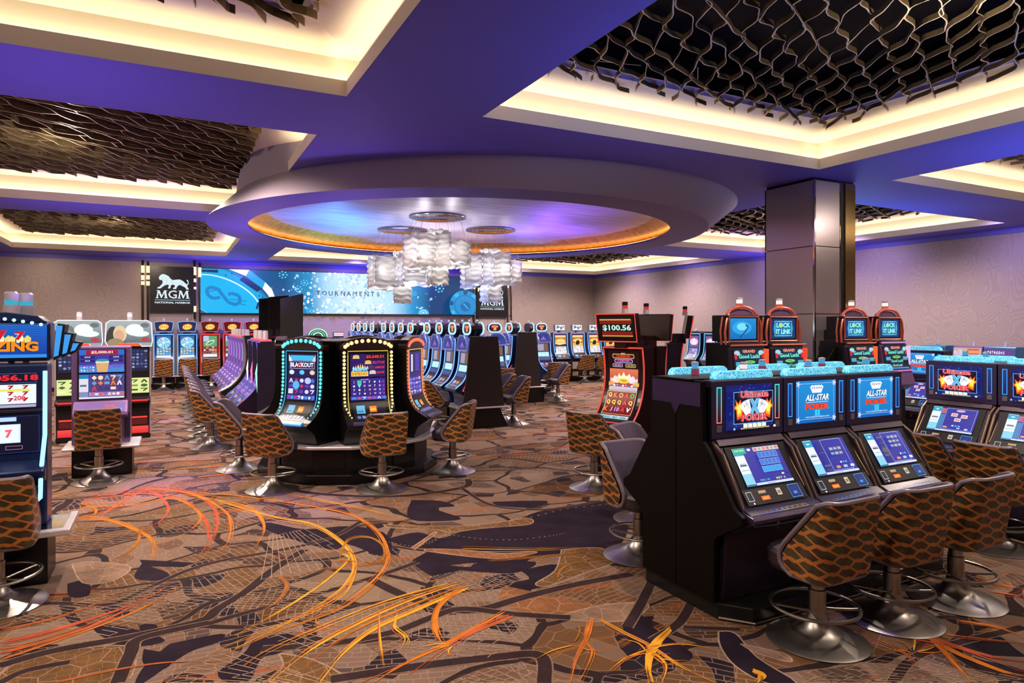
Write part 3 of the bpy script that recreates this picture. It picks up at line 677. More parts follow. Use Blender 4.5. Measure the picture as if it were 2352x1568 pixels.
# ------------------------------------------------------------------ mirrored column
PILM = mat('smoked_mirror_panel', (.50, .43, .45), .24, .72, bump=(1.3, .03))
PX0, PX1, PY0, PY1 = 8.55, 9.48, 6.77, 7.7
col = tag(empty('column', (0, 0, 0)), kind='structure'); col.name = 'pillar'
b = MB(); b.box(PX0+.02, PX1-.02, PY0+.02, PY1-.02, 0, ZC); b.build('core', BLACK2, col)
zs = [0.02, 2.265, 3.28, ZC-.03]
for z0, z1 in zip(zs, zs[1:]):
    b = MB(); b.box(PX0, PX0+.02, PY0+.03, PY1, z0, z1-.012); b.box(PX0+.03, PX0+.56, PY0, PY0+.02, z0, z1-.012); b.box(PX1-.02, PX1, PY0+.03, PY1, z0, z1-.012); b.box(PX0, PX1, PY1-.02, PY1, z0, z1-.012)
    b.build('mirror_panel', PILM, col)
b = MB(); b.box(PX0, PX0+.028, PY0, PY0+.028, 0, ZC-.03); b.box(PX0+.565, PX0+.585, PY0-.002, PY0+.05, 0, ZC-.03); b.build('corner_trim', MIRR, col)
b = MB(); b.box(PX0+.585, PX0+.70, PY0+.04, PY0+.05, 0, ZC-.03); b.build('recess_mirror', MIRR, col)
b = MB(); b.box(PX0+.70, PX1, PY0, PY0+.02, 0, ZC-.03); b.build('gold_panel', mat('gold_mirror', (.50, .36, .19), .15, 1.0), col)

# ================================================================== SCREEN WALL
def wall_px(u, v): return on_y(u, v, YF-.12)
WX0, WX1 = 0.93, 11.09; WZ0, WZ1 = 2.50, 4.02
scr = empty('video_wall', (0, 0, 0), 0, 'wide blue video wall with casino chips and the word TOURNAMENTS', 'screen')
b = MB(); b.box(WX0-.02, WX1+.02, YF-.12, YF, WZ0-.02, WZ1+.02); b.build('screen_housing', BLACK2, scr)
W, Hh = WX1-WX0, WZ1-WZ0
def wp(u, v):
    x, z = wall_px(u, v)
    t = (x-WX0)/W; return (x-WX0, z-(2.56+(2.44-2.56)*t)+.0)
def zp(zx, zy, ox=320, oy=580, k=5.88): return wp(ox+zx/k, oy+zy/k)
a = Art(W, Hh, None)
a.hgrad(0, 0, W, Hh, [(0, '0a6fa8'), (.12, '0f5c90'), (.27, '0c4f86'), (.36, '1a8cc4'), (.42, 'a9d7f2'), (.55, 'd5ecfb'), (.66, 'b4dff6'), (.74, '2c93cc'), (.82, '083f74'), (1.0, '0a3a66')])
# large chip
def zell(cx, cy, rx, ry, rot, colr, n=48):
    p = []
    for i in range(n):
        t = 2*PI*i/n; x, y = rx*math.cos(t), ry*math.sin(t); c, d = math.cos(rot), math.sin(rot)
        p.append(zp(cx+x*c-y*d, cy+x*d+y*c))
    a.poly(p, colr)
zell(1170, 560, 760, 330, .52, '0b84bd'); zell(1150, 570, 735, 315, .52, '14a3dc')
def zpoly(pts, colr): a.poly([zp(*p) for p in pts], colr)
zpoly([(1210, 205), (1485, 215), (1440, 300)], 'f2f8fc'); zpoly([(1700, 385), (1790, 480), (1850, 640), (1780, 660), (1740, 560), (1665, 470)], 'f0f7fb')
zpoly([(1440, 300), (1485, 215), (1700, 385), (1660, 470)], '1e9ed6')
zpoly([(1350, 350), (1410, 305), (1660, 475), (1590, 515)], '0a2f5e'); zpoly([(840, 205), (1060, 210), (1065, 250), (840, 235)], '0a3564')
zell(1130, 600, 560, 270, .42, 'bfeaff'); zell(1122, 604, 548, 258, .42, '12aee8')
for s_, c_ in ((0, '0b7fc4'),):
    q = [zp(*p) for p in [(905, 480), (960, 440), (1060, 470), (1130, 560), (1200, 650), (1300, 690), (1370, 640), (1340, 560), (1250, 530), (1200, 545)]]
    a.line(q, .11, c_); q = [zp(*p) for p in [(905, 480), (930, 560), (1010, 600), (1090, 580)]]; a.line(q, .11, c_)
    a.line([zp(900, 510), zp(1100, 470)], .03, c_); a.line([zp(1220, 610), zp(1450, 640)], .03, c_); a.line([zp(1220, 650), zp(1440, 690)], .03, c_)
for x, y in ((1170, 285), (1250, 265), (1620, 570), (1665, 590), (1715, 610)): a.ell(*zp(x, y), .03, .022, '0a2f5e', n=8)
zpoly([(1570, 740), (1600, 650), (1620, 660), (1600, 750)], '0a2f5e')
# sparkles, small chips
r2 = random.Random(5)
def minichip(cx, cy, s, c1='5cc6ee'):
    for i in range(7):
        t = i/7*2*PI; a.ell(cx+s*math.cos(t), cy+s*.85*math.sin(t), s*.27, s*.22, c1, n=7)
    a.ell(cx, cy, s*.35, s*.3, c1, n=8)
for u, v, s_ in ((650, 629, .13), (685, 662, .12), (699, 648, .11), (1009, 665, .16), (951, 676, .09), (711, 713, .1), (1000, 640, .08)): minichip(*wp(u, v), s_)
for i in range(420):
    x = W*.5+r2.gauss(0, W*.10); y = r2.uniform(0, Hh); s_ = r2.uniform(.015, .07)
    colr = r2.choice(('c2e0f4', 'a5cdea', '9cc3e2', 'eaf5fd', 'ffffff', 'b7d6ee'))
    a.ell(x, y, s_, s_*r2.uniform(.4, 1), colr, r2.uniform(0, 3), n=7)
for i in range(60):
    a.ell(r2.uniform(W*.25, W*.85), r2.uniform(0, Hh), .02, .015, '8fd4f5', n=6)
# right small chip and the bubble
cx, cy = wp(1062, 706); a.ell(cx, cy, .68, .62, '1c8ecb', -.3, 36); a.ell(cx+.02, cy, .5, .45, '0e6fb0', -.3, 36); a.ell(cx+.02, cy, .46, .41, '1789c9', -.3, 36); a.ell(cx+.02, cy-.02, .22, .2, '0e67a8', 0, 24)
for t in range(9): q = t*2*PI/9; a.poly([(cx+.68*math.cos(q), cy+.62*math.sin(q)), (cx+.68*math.cos(q+.3), cy+.62*math.sin(q+.3)), (cx+.52*math.cos(q+.3), cy+.47*math.sin(q+.3)), (cx+.52*math.cos(q), cy+.47*math.sin(q))], '2fb1e8' if t % 2 else '0b4f86')
a.line([(cx-.08, cy+.1), (cx+.14, cy-.12)], .05, '2fb1e8'); cx, cy = wp(967, 718); a.ell(cx, cy-.05, .22, .16, '4ab8e6', n=24); minichip(cx, cy-.04, .12, 'bfe6fa')
tx, tz = wp(797, 675); TW = wp(872, 675)[0]-wp(722, 675)[0]
for i, ch in enumerate('TOURNAMENTS'): a.text(ch, tx-TW/2+TW*(i+.5)/11, tz, .165, '1c2a44', bold=0 if ch in 'MN' else .008)
a.build('display', scr, lambda u, v, o: (WX0+u, YF-.121-o, WZ0+v), screen_mat('led_wall_display', 1.15))

# lion emblem traced as one outline (zoomed-picture units), y down
LION = [(238, 322), (250, 296), (275, 276), (305, 270), (338, 282), (372, 300), (392, 328), (425, 350), (470, 342), (520, 338), (562, 358), (592, 385), (612, 402), (628, 392), (628, 372), (612, 350), (616, 338), (632, 346), (640, 372), (640, 398),
        (622, 414), (624, 440), (640, 462), (640, 474), (606, 474), (600, 452), (560, 430), (520, 412), (495, 425), (478, 448), (470, 470), (430, 470), (428, 458), (455, 440), (450, 418), (410, 410), (398, 430), (392, 458), (370, 468), (360, 456), (375, 430), (362, 412),
        (330, 418), (296, 438), (262, 466), (222, 468), (218, 456), (250, 440), (286, 400), (290, 372), (280, 352), (256, 352), (244, 342)]
def sign(x0, x1, z0, z1, label):
    s = empty('lit_sign', (0, 0, 0), 0, label, 'sign', 'black lion signs beside the video wall')
    b = MB(); b.box(x0, x1, YF-.14, YF, z0, z1); b.build('sign_box', mat('black_sign', (.004, .004, .005), .3), s, bevel=.01)
    w, h = x1-x0, z1-z0; a = Art(w, h, '0a0a0c')
    def q(x, y): return ((x-122)/612*w*1.0, h-(y-165)/615*h)
    a.poly([q(x, y) for x, y in LION], 'd9eef6')
    for pts in ([(300, 300), (330, 320), (350, 350), (340, 380)], [(270, 300), (285, 330), (300, 350)], [(400, 360), (430, 380), (440, 400)], [(520, 360), (545, 385), (550, 410)]): a.line([q(*p) for p in pts], .008, '8fb4c8')
    cx, cy = q(425, 545)
    MP = [(0, 0), (0, .06), (.07, .08), (.17, .92), (.08, .94), (.08, 1), (.33, 1), (.52, .34), (.72, 1), (.97, 1), (.97, .94), (.88, .92), (.96, .08), (1.04, .06), (1.04, 0), (.70, 0), (.70, .06), (.78, .08), (.73, .70), (.51, 0), (.46, 0), (.24, .70), (.20, .08), (.28, .06), (.28, 0)]
    mh = h*.175; mw = w*.26
    for x0_ in (cx-w*.375, cx+w*.105): a.poly([(x0_+px*mw, cy-mh/2+py*mh) for px, py in MP], 'd9eef6')
    a.text('G', cx-w*.005, cy, mh*1.03, 'd9eef6', w=w*.19, bold=.01)
    x_, y_ = q(425, 622); a.rect(cx-w*.39, y_-.006, cx+w*.39, y_+.006, 'd9eef6')
    x_, y_ = q(425, 656); a.text('NATIONAL HARBOR', cx, y_, h*.045, 'd9eef6', w=w*.78, bold=.03)
    a.build('sign_face', s, lambda u, v, o: (x0+u, YF-.142-o, z0+v), screen_mat('sign_display', 1.0)); return s
sign(-.58, .78, 2.53, 4.04, 'black lit sign with a white lion and lettering, left of the video wall')
xa, xb = on_y(1096, 700, YF-.14)[0], on_y(1166, 700, YF-.14)[0]
sign(xa, xb, 2.44, 3.96, 'black lit sign with a white lion, behind the glass chandelier')
GOLDG = mat('warm_sconce_glass', (.4, .35, .25), .4, emit=lin('f2dfae'), es=1.15); SHADEG = mat('sconce_bronze', (.06, .045, .035), .3, .7)
def sconce(u, v0, segs, label, Y0=YF-.10):
    x, z1 = on_y(u, v0, Y0); z0 = z1-2.0
    s = empty('wall_sconce', (x, Y0, z0), 0, label, 'wall lamp', 'slender bar lamps beside the two signs')
    b = MB(); b.lathe([(.028, 0), (.034, .02), (.034, 1.98), (.02, 2.0)], n=10); b.box(-.015, .015, .02, .1, .3, .36); b.box(-.015, .015, .02, .1, 1.6, 1.66); b.build('rod', SHADEG, s, smooth=True)
    for a0, a1 in segs:
        b = MB(); b.lathe([(.052, 2.0-a1), (.052, 2.0-a0)], n=12); b.build('lamp_segment', GOLDG, s, smooth=True)
for u, v0, segs, lb in ((328, 597, ((.18, .42), (.5, .66), (.7, .82)), 'slender bronze wall lamp, outermost on the left of the left-hand lion sign'), (340, 600, ((.15, .38), (.46, .6), (.66, .8)), 'slender bronze wall lamp touching the left edge of the left-hand lion sign'),
                        (447, 598, ((.22, .5), (.62, .74), (.9, .98), (1.55, 1.75)), 'slender bronze wall lamp touching the right edge of the left-hand lion sign'), (459, 604, ((.15, .48),), 'slender bronze wall lamp between the left-hand lion sign and the video wall'),
                        (1089, 633, ((.1, .32), (.42, .55)), 'slender bronze wall lamp between the video wall and the right-hand lion sign'), (1098, 636, ((.1, .34), (.44, .6)), 'slender bronze wall lamp touching the left edge of the right-hand lion sign'),
                        (1166, 634, ((.1, .3), (.36, .5)), 'slender bronze wall lamp touching the right edge of the right-hand lion sign'), (1174, 634, ((.08, .26), (.3, .4)), 'slender bronze wall lamp, outermost on the right of the right-hand lion sign')):
    sconce(u, v0, segs, lb)

# ================================================================== CHANDELIERS
FROST = mat('frosted_ribbed_glass', (.93, .92, .90), .25, spec=.6)
nt_ = N(FROST)
tcf = nt_.a('ShaderNodeTexCoord'); wf = nt_.a('ShaderNodeTexWave', wave_type='BANDS', bands_direction='Z', i_Scale=3.2, i_Distortion=3.5, i_Detail=2.0); wf.inputs['Detail Scale'].default_value = 1.2; nt_.l(tcf.outputs['Object'], wf.inputs['Vector']); cf = nt_.ramp(wf.outputs['Fac'], [(.15, (.78, .77, .75)), (.6, (.98, .97, .96))]); nt_.l(cf, nt_.b.inputs['Base Color'])
out = FROST.node_tree.nodes['Material Output']; tr = nt_.a('ShaderNodeBsdfTranslucent'); nt_.l(cf, tr.inputs[0]); tp = nt_.a('ShaderNodeBsdfTransparent')
mx = nt_.a('ShaderNodeMixShader'); mx.inputs[0].default_value = .5; nt_.l(nt_.b.outputs[0], mx.inputs[1]); nt_.l(tr.outputs[0], mx.inputs[2])
mx2 = nt_.a('ShaderNodeMixShader'); mx2.inputs[0].default_value = .08; nt_.l(mx.outputs[0], mx2.inputs[1]); nt_.l(tp.outputs[0], mx2.inputs[2]); nt_.l(mx2.outputs[0], out.inputs[0])
BULB = mat('lamp_glow', (.9, .9, .8), .5, emit=(1, .95, .9), es=64, sample=True)
CABLE = mat('steel_cable', (.5, .45, .42), .4, .8)
ZD = 4.2
def chandelier(cu, cv, zt, zb, rr_, rot, label, seed):
    x, y = flo(cu, cv, ZD); s = empty('chandelier', (x, y, ZD), 0, label, 'chandelier', 'frosted glass chandeliers under the round ceiling')
    b = MB(); b.lathe([(.0, -.035), (.53, -.035), (.55, -.03), (.55, 0)], n=40); b.build('canopy', mat('mirror_canopy', (.30, .29, .36), .08, 1.0), s, smooth=True)
    r = random.Random(seed); zt -= ZD; zb -= ZD; hgt = zt-zb
    def panel(p0, p1, z0, z1, ph):
        d = Vector((p1[0]-p0[0], p1[1]-p0[1], 0)); n_ = Vector((-d.y, d.x, 0)).normalized(); b = MB(); L = d.length
        def fn(u, v):
            zz = z0+(z1-z0)*v; w = 1.0*math.sin(zz*52+2.6*abs(math.sin(u*PI*1.5+ph))+ph)+.5*math.sin(zz*27+u*4+ph*2)
            e = .02*math.sin(u*PI*3+ph)*(1 if v in (0, 1) else 0)
            q = Vector((p0[0], p0[1], 0))+d*u+n_*(w*.017); return (q.x, q.y, z0+(z1-z0)*v+e)
        b.grid(fn, 14, max(12, int((z1-z0)*64))); b.build('glass_panel', FROST, s, smooth=True, solid=.004)
    # cross-shaped outer screen
    w, e = rr_*.34, rr_
    cr = [(e, -w), (e, w), (w, w), (w, e), (-w, e), (-w, w), (-e, w), (-e, -w), (-w, -w), (-w, -e), (w, -e), (w, -w)]
    c, d = math.cos(rot), math.sin(rot); cr = [(px*c-py*d, px*d+py*c) for px, py in cr]
    tops = [0]*12
    for i in range(12):
        a = i//3; up = [.17, .28, .12, .24][a]*hgt; z1 = zt-up*(1 if i % 3 != 2 else .75); z0 = zb+hgt*[.34, .26, .30, .38][a]
        panel(cr[i], cr[(i+1) % 12], z0, z1, i*.9+seed)
    sq = [(rr_*.36*math.cos(rot+PI/8+k*PI/2), rr_*.36*math.sin(rot+PI/8+k*PI/2)) for k in range(4)]
    for k in range(4): panel(sq[k], sq[(k+1) % 4], zb, zt, k*1.3)
    b = MB(); b.lathe([(0, zb+hgt*.45), (.09, zb+hgt*.47), (.11, zb+hgt*.6), (.09, zb+hgt*.75), (0, zb+hgt*.78)], n=12); b.build('lamp', BULB, s, smooth=True)
    for k in range(4):
        q = rot+k*PI/2; xx, yy = rr_*.66*math.cos(q), rr_*.66*math.sin(q); b = MB(); b.lathe([(0, zb+hgt*.5), (.06, zb+hgt*.53), (.06, zb+hgt*.68), (0, zb+hgt*.72)], (xx, yy), 10); b.build('lamp', BULB, s, smooth=True)
    for k in range(12):
        px, py = cr[k]; f = .48/max(.48, math.hypot(px, py)); b = MB(); b.tube([(px*f, py*f, -.03), (px, py, zb+hgt*.6)], .0028, 5); b.build('cable', CABLE, s)
chandelier(1005, 497, 3.93, 2.87, .66, .32, 'frosted wavy glass chandelier under the nearest mirror canopy', 1)
chandelier(925, 527, 3.72, 2.58, .72, .05, 'frosted wavy glass chandelier in front of the video wall', 2)
chandelier(1127, 527, 3.76, 2.60, .66, .55, 'frosted wavy glass chandelier in front of the right-hand lion sign', 3)

# ================================================================== LIGHTS
def spot(x, y, z, e, col=(1, .84, .66), ang=130, size=.06, blend=.7, tgt=None):
    l = bpy.data.lights.new('downlight', 'SPOT'); l.energy = e; l.color = col; l.spot_size = math.radians(ang); l.spot_blend = blend; l.shadow_soft_size = size
    o = bpy.data.objects.new('downlight', l); COL.objects.link(o); o.location = (x, y, z); o.rotation_euler = (0, 0, 0)
    if tgt: o.rotation_euler = (Vector(tgt)-Vector((x, y, z))).to_track_quat('-Z', 'Y').to_euler()
    return o
DL = 3.9
for k, (x0, x1, y0, y1, ax) in enumerate(COFF):
    nx = 2; ny = 2
    pl = bpy.data.lights.new('coffer_lamp', 'POINT'); pl.energy = 45 if y0 > 3 or x0 > 2 else 30; pl.color = (1, .86, .74); pl.shadow_soft_size = .03; po = bpy.data.objects.new('coffer_lamp', pl); COL.objects.link(po); po.location = ((x0+x1)/2, (y0+y1)/2, 4.36)  # bare point light added per coffer to brighten fascia and lattice
    for i in range(nx):
        for j in range(ny):
            spot(x0+(x1-x0)*(i+.5)/nx, y0+(y1-y0)*(j+.5)/ny, 4.62, 150*DL*(.28 if (j == 0 and y0 < 3) else .6 if y0 < 3 else 1.0), (1, .80, .66), 150)
for x, y in ((3.6, 11.2), (7.6, 11.2), (3.6, 15.2), (7.6, 15.2), (2.2, 13.1), (9.2, 13.1)):
    spot(x, y, 4.2, 90*DL, (1, .82, .68))
# blue / violet uplights added at machine-top height to tint ceiling and walls
def glow(x, y, z, e, col, size=.35, up=True, ang=165):
    o = spot(x, y, z, e, col, ang, size, 1.0, tgt=(x, y, 9 if up else 0)); o.name = 'added_bank_uplight'; return o
BLU = (.20, .32, 1.0); VIO = (.45, .25, 1.0)
for x, y, e, c in ((4.6, 3.95, 70, BLU), (9.8, 4.0, 80, BLU), (12.5, 9, 110, (.12, .35, 1)), (5.7, 13.7, 60, BLU), (5.7, 18, 60, BLU), (1.5, 13.0, 60, VIO), (1.5, 18, 60, VIO), (2.4, 9.94, 40, VIO), (-1, 7, 40, VIO), (13, 20, 80, BLU), (16.2, 14, 90, VIO), (1.2, 24, 60, VIO), (7.5, 24, 80, VIO), (9.0, 16.8, 60, BLU), (-1.2, 14, 40, VIO)):
    glow(x, y, 2.35, e*2.6, c)
# colour washes inside the dome (blue towards the screen wall side, violet on the right, warm by the canopies)
def point(x, y, z, e, col, size=.15, name='dome_wash_lamp'):
    l = bpy.data.lights.new(name, 'POINT'); l.energy = e; l.color = col; l.shadow_soft_size = size; o = bpy.data.objects.new(name, l); COL.objects.link(o); o.location = (x, y, z); return o
for x, y, z, e, c, ang in ((2.9, 13.4, 2.9, 420, (.08, .38, 1), 130), (3.6, 15.0, 2.9, 300, (.08, .45, 1), 130), (7.6, 13.0, 2.9, 420, (.30, .10, 1), 140), (6.6, 10.6, 3.0, 150, (.35, .15, 1), 130), (5.2, 13.6, 2.9, 200, (1, .78, .5), 90), (6.4, 14.6, 2.9, 110, (1, .78, .5), 80)):
    spot(x, y, z, e, c, ang, .1, 1.0, tgt=(x, y, 9)).name = 'dome_wash_lamp'
for y in (4.5, 8, 11.5, 15, 18.5, 22): spot(15.4, y, 4.26, 170, (.52, .40, 1) if y < 18 else (.8, .6, .9), 120, .1, 1.0, tgt=(17.1, y, 2.6)).name = 'added_wall_wash'  # spots added under the ceiling to brighten and tint the right wall
for x in (-3.5, -.5, 2.5, 6, 9.5, 13): spot(x, 23.6, 4.26, 110 if x < 0 or x > 12 else 420, (1, .76, .55) if x < 0 else (.9, .7, .75) if x > 12 else (.20, .12, 1), 150, .1, 1.0, tgt=(x, 25.2, 1.9)).name = 'added_wall_wash'  # same for the back wall: added spots, no fitting there
for u, v, e, c in ((420, 1110, 260, (.30, .18, 1)), (330, 1140, 100, (1, .2, .25)), (690, 1165, 160, (.5, .3, 1)), (420, 960, 200, (.5, .3, 1)), (520, 1010, 120, (1, .3, .35)), (1330, 960, 200, (.6, .3, 1)), (1300, 905, 150, (.6, .3, 1)), (420, 900, 150, (.6, .35, 1)), (1900, 1440, 25, (.3, .25, 1))):
    x, y = flo(u, v); spot(x+.1, y+.3, 4.2, e*4.5, c, 26, .12, 1.0, tgt=(x, y, 0)).name = 'floor_tint_spot'
for x, y, c in ((1, 15.5, VIO), (1, 20.5, (.8, .3, .6)), (-.5, 12, VIO), (9, 12.5, (.6, .35, 1)), (11.5, 17.5, (.6, .35, 1)), (7.2, 10, (.8, .4, .8))): spot(x, y, 4.2, 330, c, 75, .15, 1.0).name = 'floor_tint_spot'  # wide spots added to lend the middle and far floor a violet tint
wd = bpy.data.worlds.new('w'); SC.world = wd; wd.use_nodes = True
wd.node_tree.nodes['Background'].inputs[0].default_value = (.02, .02, .04, 1); wd.node_tree.nodes['Background'].inputs[1].default_value = .3

# ================================================================== STOOLS
def fabric():
    m = mat('wavy_lattice_fabric', (.3, .1, .02), .38, spec=.5); n = N(m)
    uv = n.a('ShaderNodeUVMap'); sp = n.a('ShaderNodeSeparateXYZ'); n.l(uv.outputs[0], sp.inputs[0]); u, v = sp.outputs[0], sp.outputs[1]
    ush = n.math('ADD', u, n.math('MULTIPLY', v, .6)); wob = n.math('MULTIPLY', n.math('SINE', n.math('MULTIPLY', ush, 2*PI/.27)), .025)
    f = []
    for sg, o_ in ((1, 0.0), (-1, .5)):
        q = n.math('MULTIPLY', n.math('ADD', n.math('ADD', v, n.math('MULTIPLY', u, .12)), n.math('MULTIPLY', wob, sg)), 1/.078)
        d = n.math('ABSOLUTE', n.math('SUBTRACT', n.math('FRACT', n.math('ADD', q, o_)), .5)); f.append(n.math('LESS_THAN', d, .12))
    ln = n.math('MAXIMUM', f[0], f[1])
    ns = n.a('ShaderNodeTexNoise', i_Scale=9.0); n.l(uv.outputs[0], ns.inputs['Vector'])
    dark = n.ramp(ns.outputs['Fac'], [(.4, (.030, .018, .010)), (.6, (.065, .050, .022))]); org = n.ramp(ns.outputs['Fac'], [(.35, (.38, .115, .02)), (.65, (.46, .175, .04))])
    n.l(n.mix(ln, dark, org), n.b.inputs['Base Color'])
    return m
FABRIC = fabric()
def shell_pt(l, h, off=0.0, w=.262, rc=.085):
    z = .475+.515*h; s = 1 if l >= 0 else -1; l = abs(l); w = w-off
    k = w-rc
    if l < k: x, y, nx, ny = l, 0, 0, -1
    elif l < k+rc*PI/2: t = (l-k)/rc; x, y = k+rc*math.sin(t), rc-rc*math.cos(t)
    else: x, y = w, rc+(l-k-rc*PI/2)
    lean = -.235-.085*h+off
    fl = 1+.05*h*0
    return (s*x*fl, y+lean, z)
def side_len(h):
    P = [(0, .13), (.06, .19), (.14, .225), (.24, .235), (.36, .21), (.6, .13), (.85, .045), (.96, .01), (1.0, -.05)]
    for (a, b_), (c, d) in zip(P, P[1:]):
        if h <= c: t = (h-a)/(c-a); return b_+(d-b_)*t
    return P[-1][1]
def half(h): return (.262-.085)+.085*PI/2+side_len(h)
def make_stool(kind='stool'):
    s = empty('casino_stool')
    b = MB(); b.lathe([(0, 0), (.322, 0), (.325, .008), (.31, .016), (.24, .034), (.16, .062), (.10, .10), (.068, .15), (.058, .19)], n=40); b.build('base', STEELD, s, smooth=True)
    b = MB(); b.lathe([(.056, .18), (.056, .34), (.048, .345), (.048, .46)], n=24); b.build('column', STEEL, s, smooth=True)
    b = MB(); c = [(.275*math.cos(2*PI*k/40), .275*math.sin(2*PI*k/40)+.02, .225) for k in range(40)]; b.tube(c, .0125, 8, True); b.build('foot_ring', STEEL, s, smooth=True)
    for sx in (-1, 1):
        b = MB(); b.tube([(sx*.05, 0, .20), (sx*.10, -.06, .205), (sx*.16, -.13, .215), (sx*.20, -.165, .222)], .009, 7); b.tube([(sx*.05, 0, .20), (sx*.12, .07, .21), (sx*.2, .14, .222), (sx*.235, .165, .225)], .009, 7); b.build('ring_strut', STEEL, s, smooth=True)
    b = MB(); b.box(-.13, .13, -.13, .13, .445, .465); b.build('seat_plate', BLACK2, s)
    b = MB(); n = 28; P = []
    for k in range(n):
        t = 2*PI*k/n; P.append((.245*math.copysign(abs(math.cos(t))**.55, math.cos(t)), .03+.25*math.copysign(abs(math.sin(t))**.55, math.sin(t))))
    for z0, z1, sc0, sc1 in ((.465, .50, .92, .985), (.50, .575, .985, 1.0), (.575, .60, 1.0, .94), (.60, .612, .94, .75)):
        vs = [(x*sc0, y*sc0, z0) for x, y in P]+[(x*sc1, y*sc1, z1) for x, y in P]; b.mesh(vs, [(i, (i+1) % n, n+(i+1) % n, n+i) for i in range(n)])
    b.mesh([(x*.75, y*.75, .612) for x, y in P], [tuple(range(n))]); b.mesh([(x*.92, y*.92, .465) for x, y in P], [tuple(range(n-1, -1, -1))]); b.build('seat', mat('seat_leather', (.024, .016, .022), .45), s, smooth=True)
    NU, NV = 32, 16
    for nm, off, m in (('backrest', 0, FABRIC), ('back_pad', .035, LEATH)):
        b = MB(); uv = []
        for j in range(NV+1):
            h = j/NV; h2 = h
            for i in range(NU+1):
                l = (i/NU*2-1)*half(h2); z_off = 0
                p = shell_pt(l, h2, off); b.v.append(p); uv.append((l+1, p[2]))
        for j in range(NV):
            for i in range(NU):
                q = [j*(NU+1)+i, j*(NU+1)+i+1, (j+1)*(NU+1)+i+1, (j+1)*(NU+1)+i]; b.f.append(q if off == 0 else q[::-1]); b.m.append(0); b.c.append(None)
        b.build(nm, m, s, smooth=True, uvs=uv)
    # rolled edge that joins outer shell and inner pad
    ring = []
    for i in range(NU+1): ring.append((( i/NU*2-1), 0))
    for j in range(1, NV): ring.append((1, j/NV))
    for i in range(NU, -1, -1): ring.append(((i/NU*2-1), 1))
    for j in range(NV-1, 0, -1): ring.append((-1, j/NV))
    pts = []
    for a_, h in ring:
        p, q = shell_pt(a_*half(h), h, 0), shell_pt(a_*half(h), h, .035); pts.append(tuple((p[k]+q[k])/2 for k in range(3)))
    b = MB(); b.tube(pts, .0185, 8, True); b.build('piping', PIPE, s, smooth=True)
    return s
STOOL0 = make_stool(); _used = [0]
def stool(x, y, rz, label, group=None):
    if not _used[0]:
        _used[0] = 1; STOOL0.location = (x, y, .001); STOOL0.rotation_euler = (0, 0, rz); tag(STOOL0, label, 'stool', group); return STOOL0
    o = dup(STOOL0, (x, y, .001), rz, label)
    if group: o['group'] = group
    elif 'group' in o: del o['group']
    return o
def srz(dx, dy): return math.atan2(-dx, dy)        # person on the stool faces (dx,dy)

# ================================================================== SLOT MACHINES
RED_ = 'e02018'; YEL = 'f7d23c'; WHI = 'f4f4f8'; CYA = '4fd0f4'
def neon_edge(P, x, d0, d1, r, m, parent, name='neon_tube', off=.006, n=26, cross=None):
    b = MB(); pts = [(x, *P.at(d0+(d1-d0)*k/n, off)) for k in range(n+1)]; b.tube(pts, r, 7); return b.build(name, m, parent, smooth=True)
def neon_loop(P, hw, d0, d1, r, m, parent, off=.006, n=22, name='neon_tube'):
    b = MB(); pts = [(-hw, *P.at(d1+(d0-d1)*k/n, off)) for k in range(n+1)]+[(hw*(k/6*2-1), *P.at(d0, off)) for k in range(1, 6)]+[(hw, *P.at(d0+(d1-d0)*k/n, off)) for k in range(n+1)]
    b.tube(pts, r, 7); return b.build(name, m, parent, smooth=True)
def candle(parent, x, y, z, c1='f5f5ff', c2=None, s=1.0, name='candle_lamp', tower=False):
    if tower:
        b = MB(); b.lathe([(.034*s, z), (.034*s, z+.05*s)], (x, y), 12, GLASSC); b.lathe([(.03*s, z+.05*s), (.03*s, z+.085*s)], (x, y), 12, neon(c2, .9)); b.lathe([(.031*s, z+.085*s), (.031*s, z+.12*s), (.022*s, z+.125*s)], (x, y), 12, BLACK2); return b.build(name, None, parent, smooth=True)
    b = MB(); m1 = neon(c1, 1.0); m2 = neon(c2, .8) if c2 else GLASSC
    b.lathe([(.032*s, z), (.032*s, z+.05*s)], (x, y), 12, m2); b.lathe([(.027*s, z+.05*s), (.027*s, z+.085*s)], (x, y), 12, m1); b.lathe([(.03*s, z+.085*s), (.03*s, z+.10*s), (.015*s, z+.105*s)], (x, y), 12, GLASSC)
    return b.build(name, None, parent, smooth=True)
def stand(parent, w, yf, yb, z=.42, rim=SILVER, over=.06):
    b = MB(); b.box(-w/2, w/2, yf+.03, yb, 0, z-.02); b.build('stand', BLACK, parent, bevel=.006)
    b = MB(); b.box(-w/2-over, w/2+over, yf-over-.04, yb, z-.025, z+.012); b.build('stand_rim', rim, parent, bevel=.012)
def body(parent, P, hw, yb, z_bot, m, name='cabinet', bevel=.008, cap=None):
    poly = [(y, z) for y, z in P.p]; poly = poly+[(P.p[-1][0]+.02, z_bot), (yb, z_bot), (yb, P.p[0][1])]
    # drop duplicates
    b = MB(); b.prism_x(poly, -hw, hw); return b.build(name, m, parent, bevel=bevel)
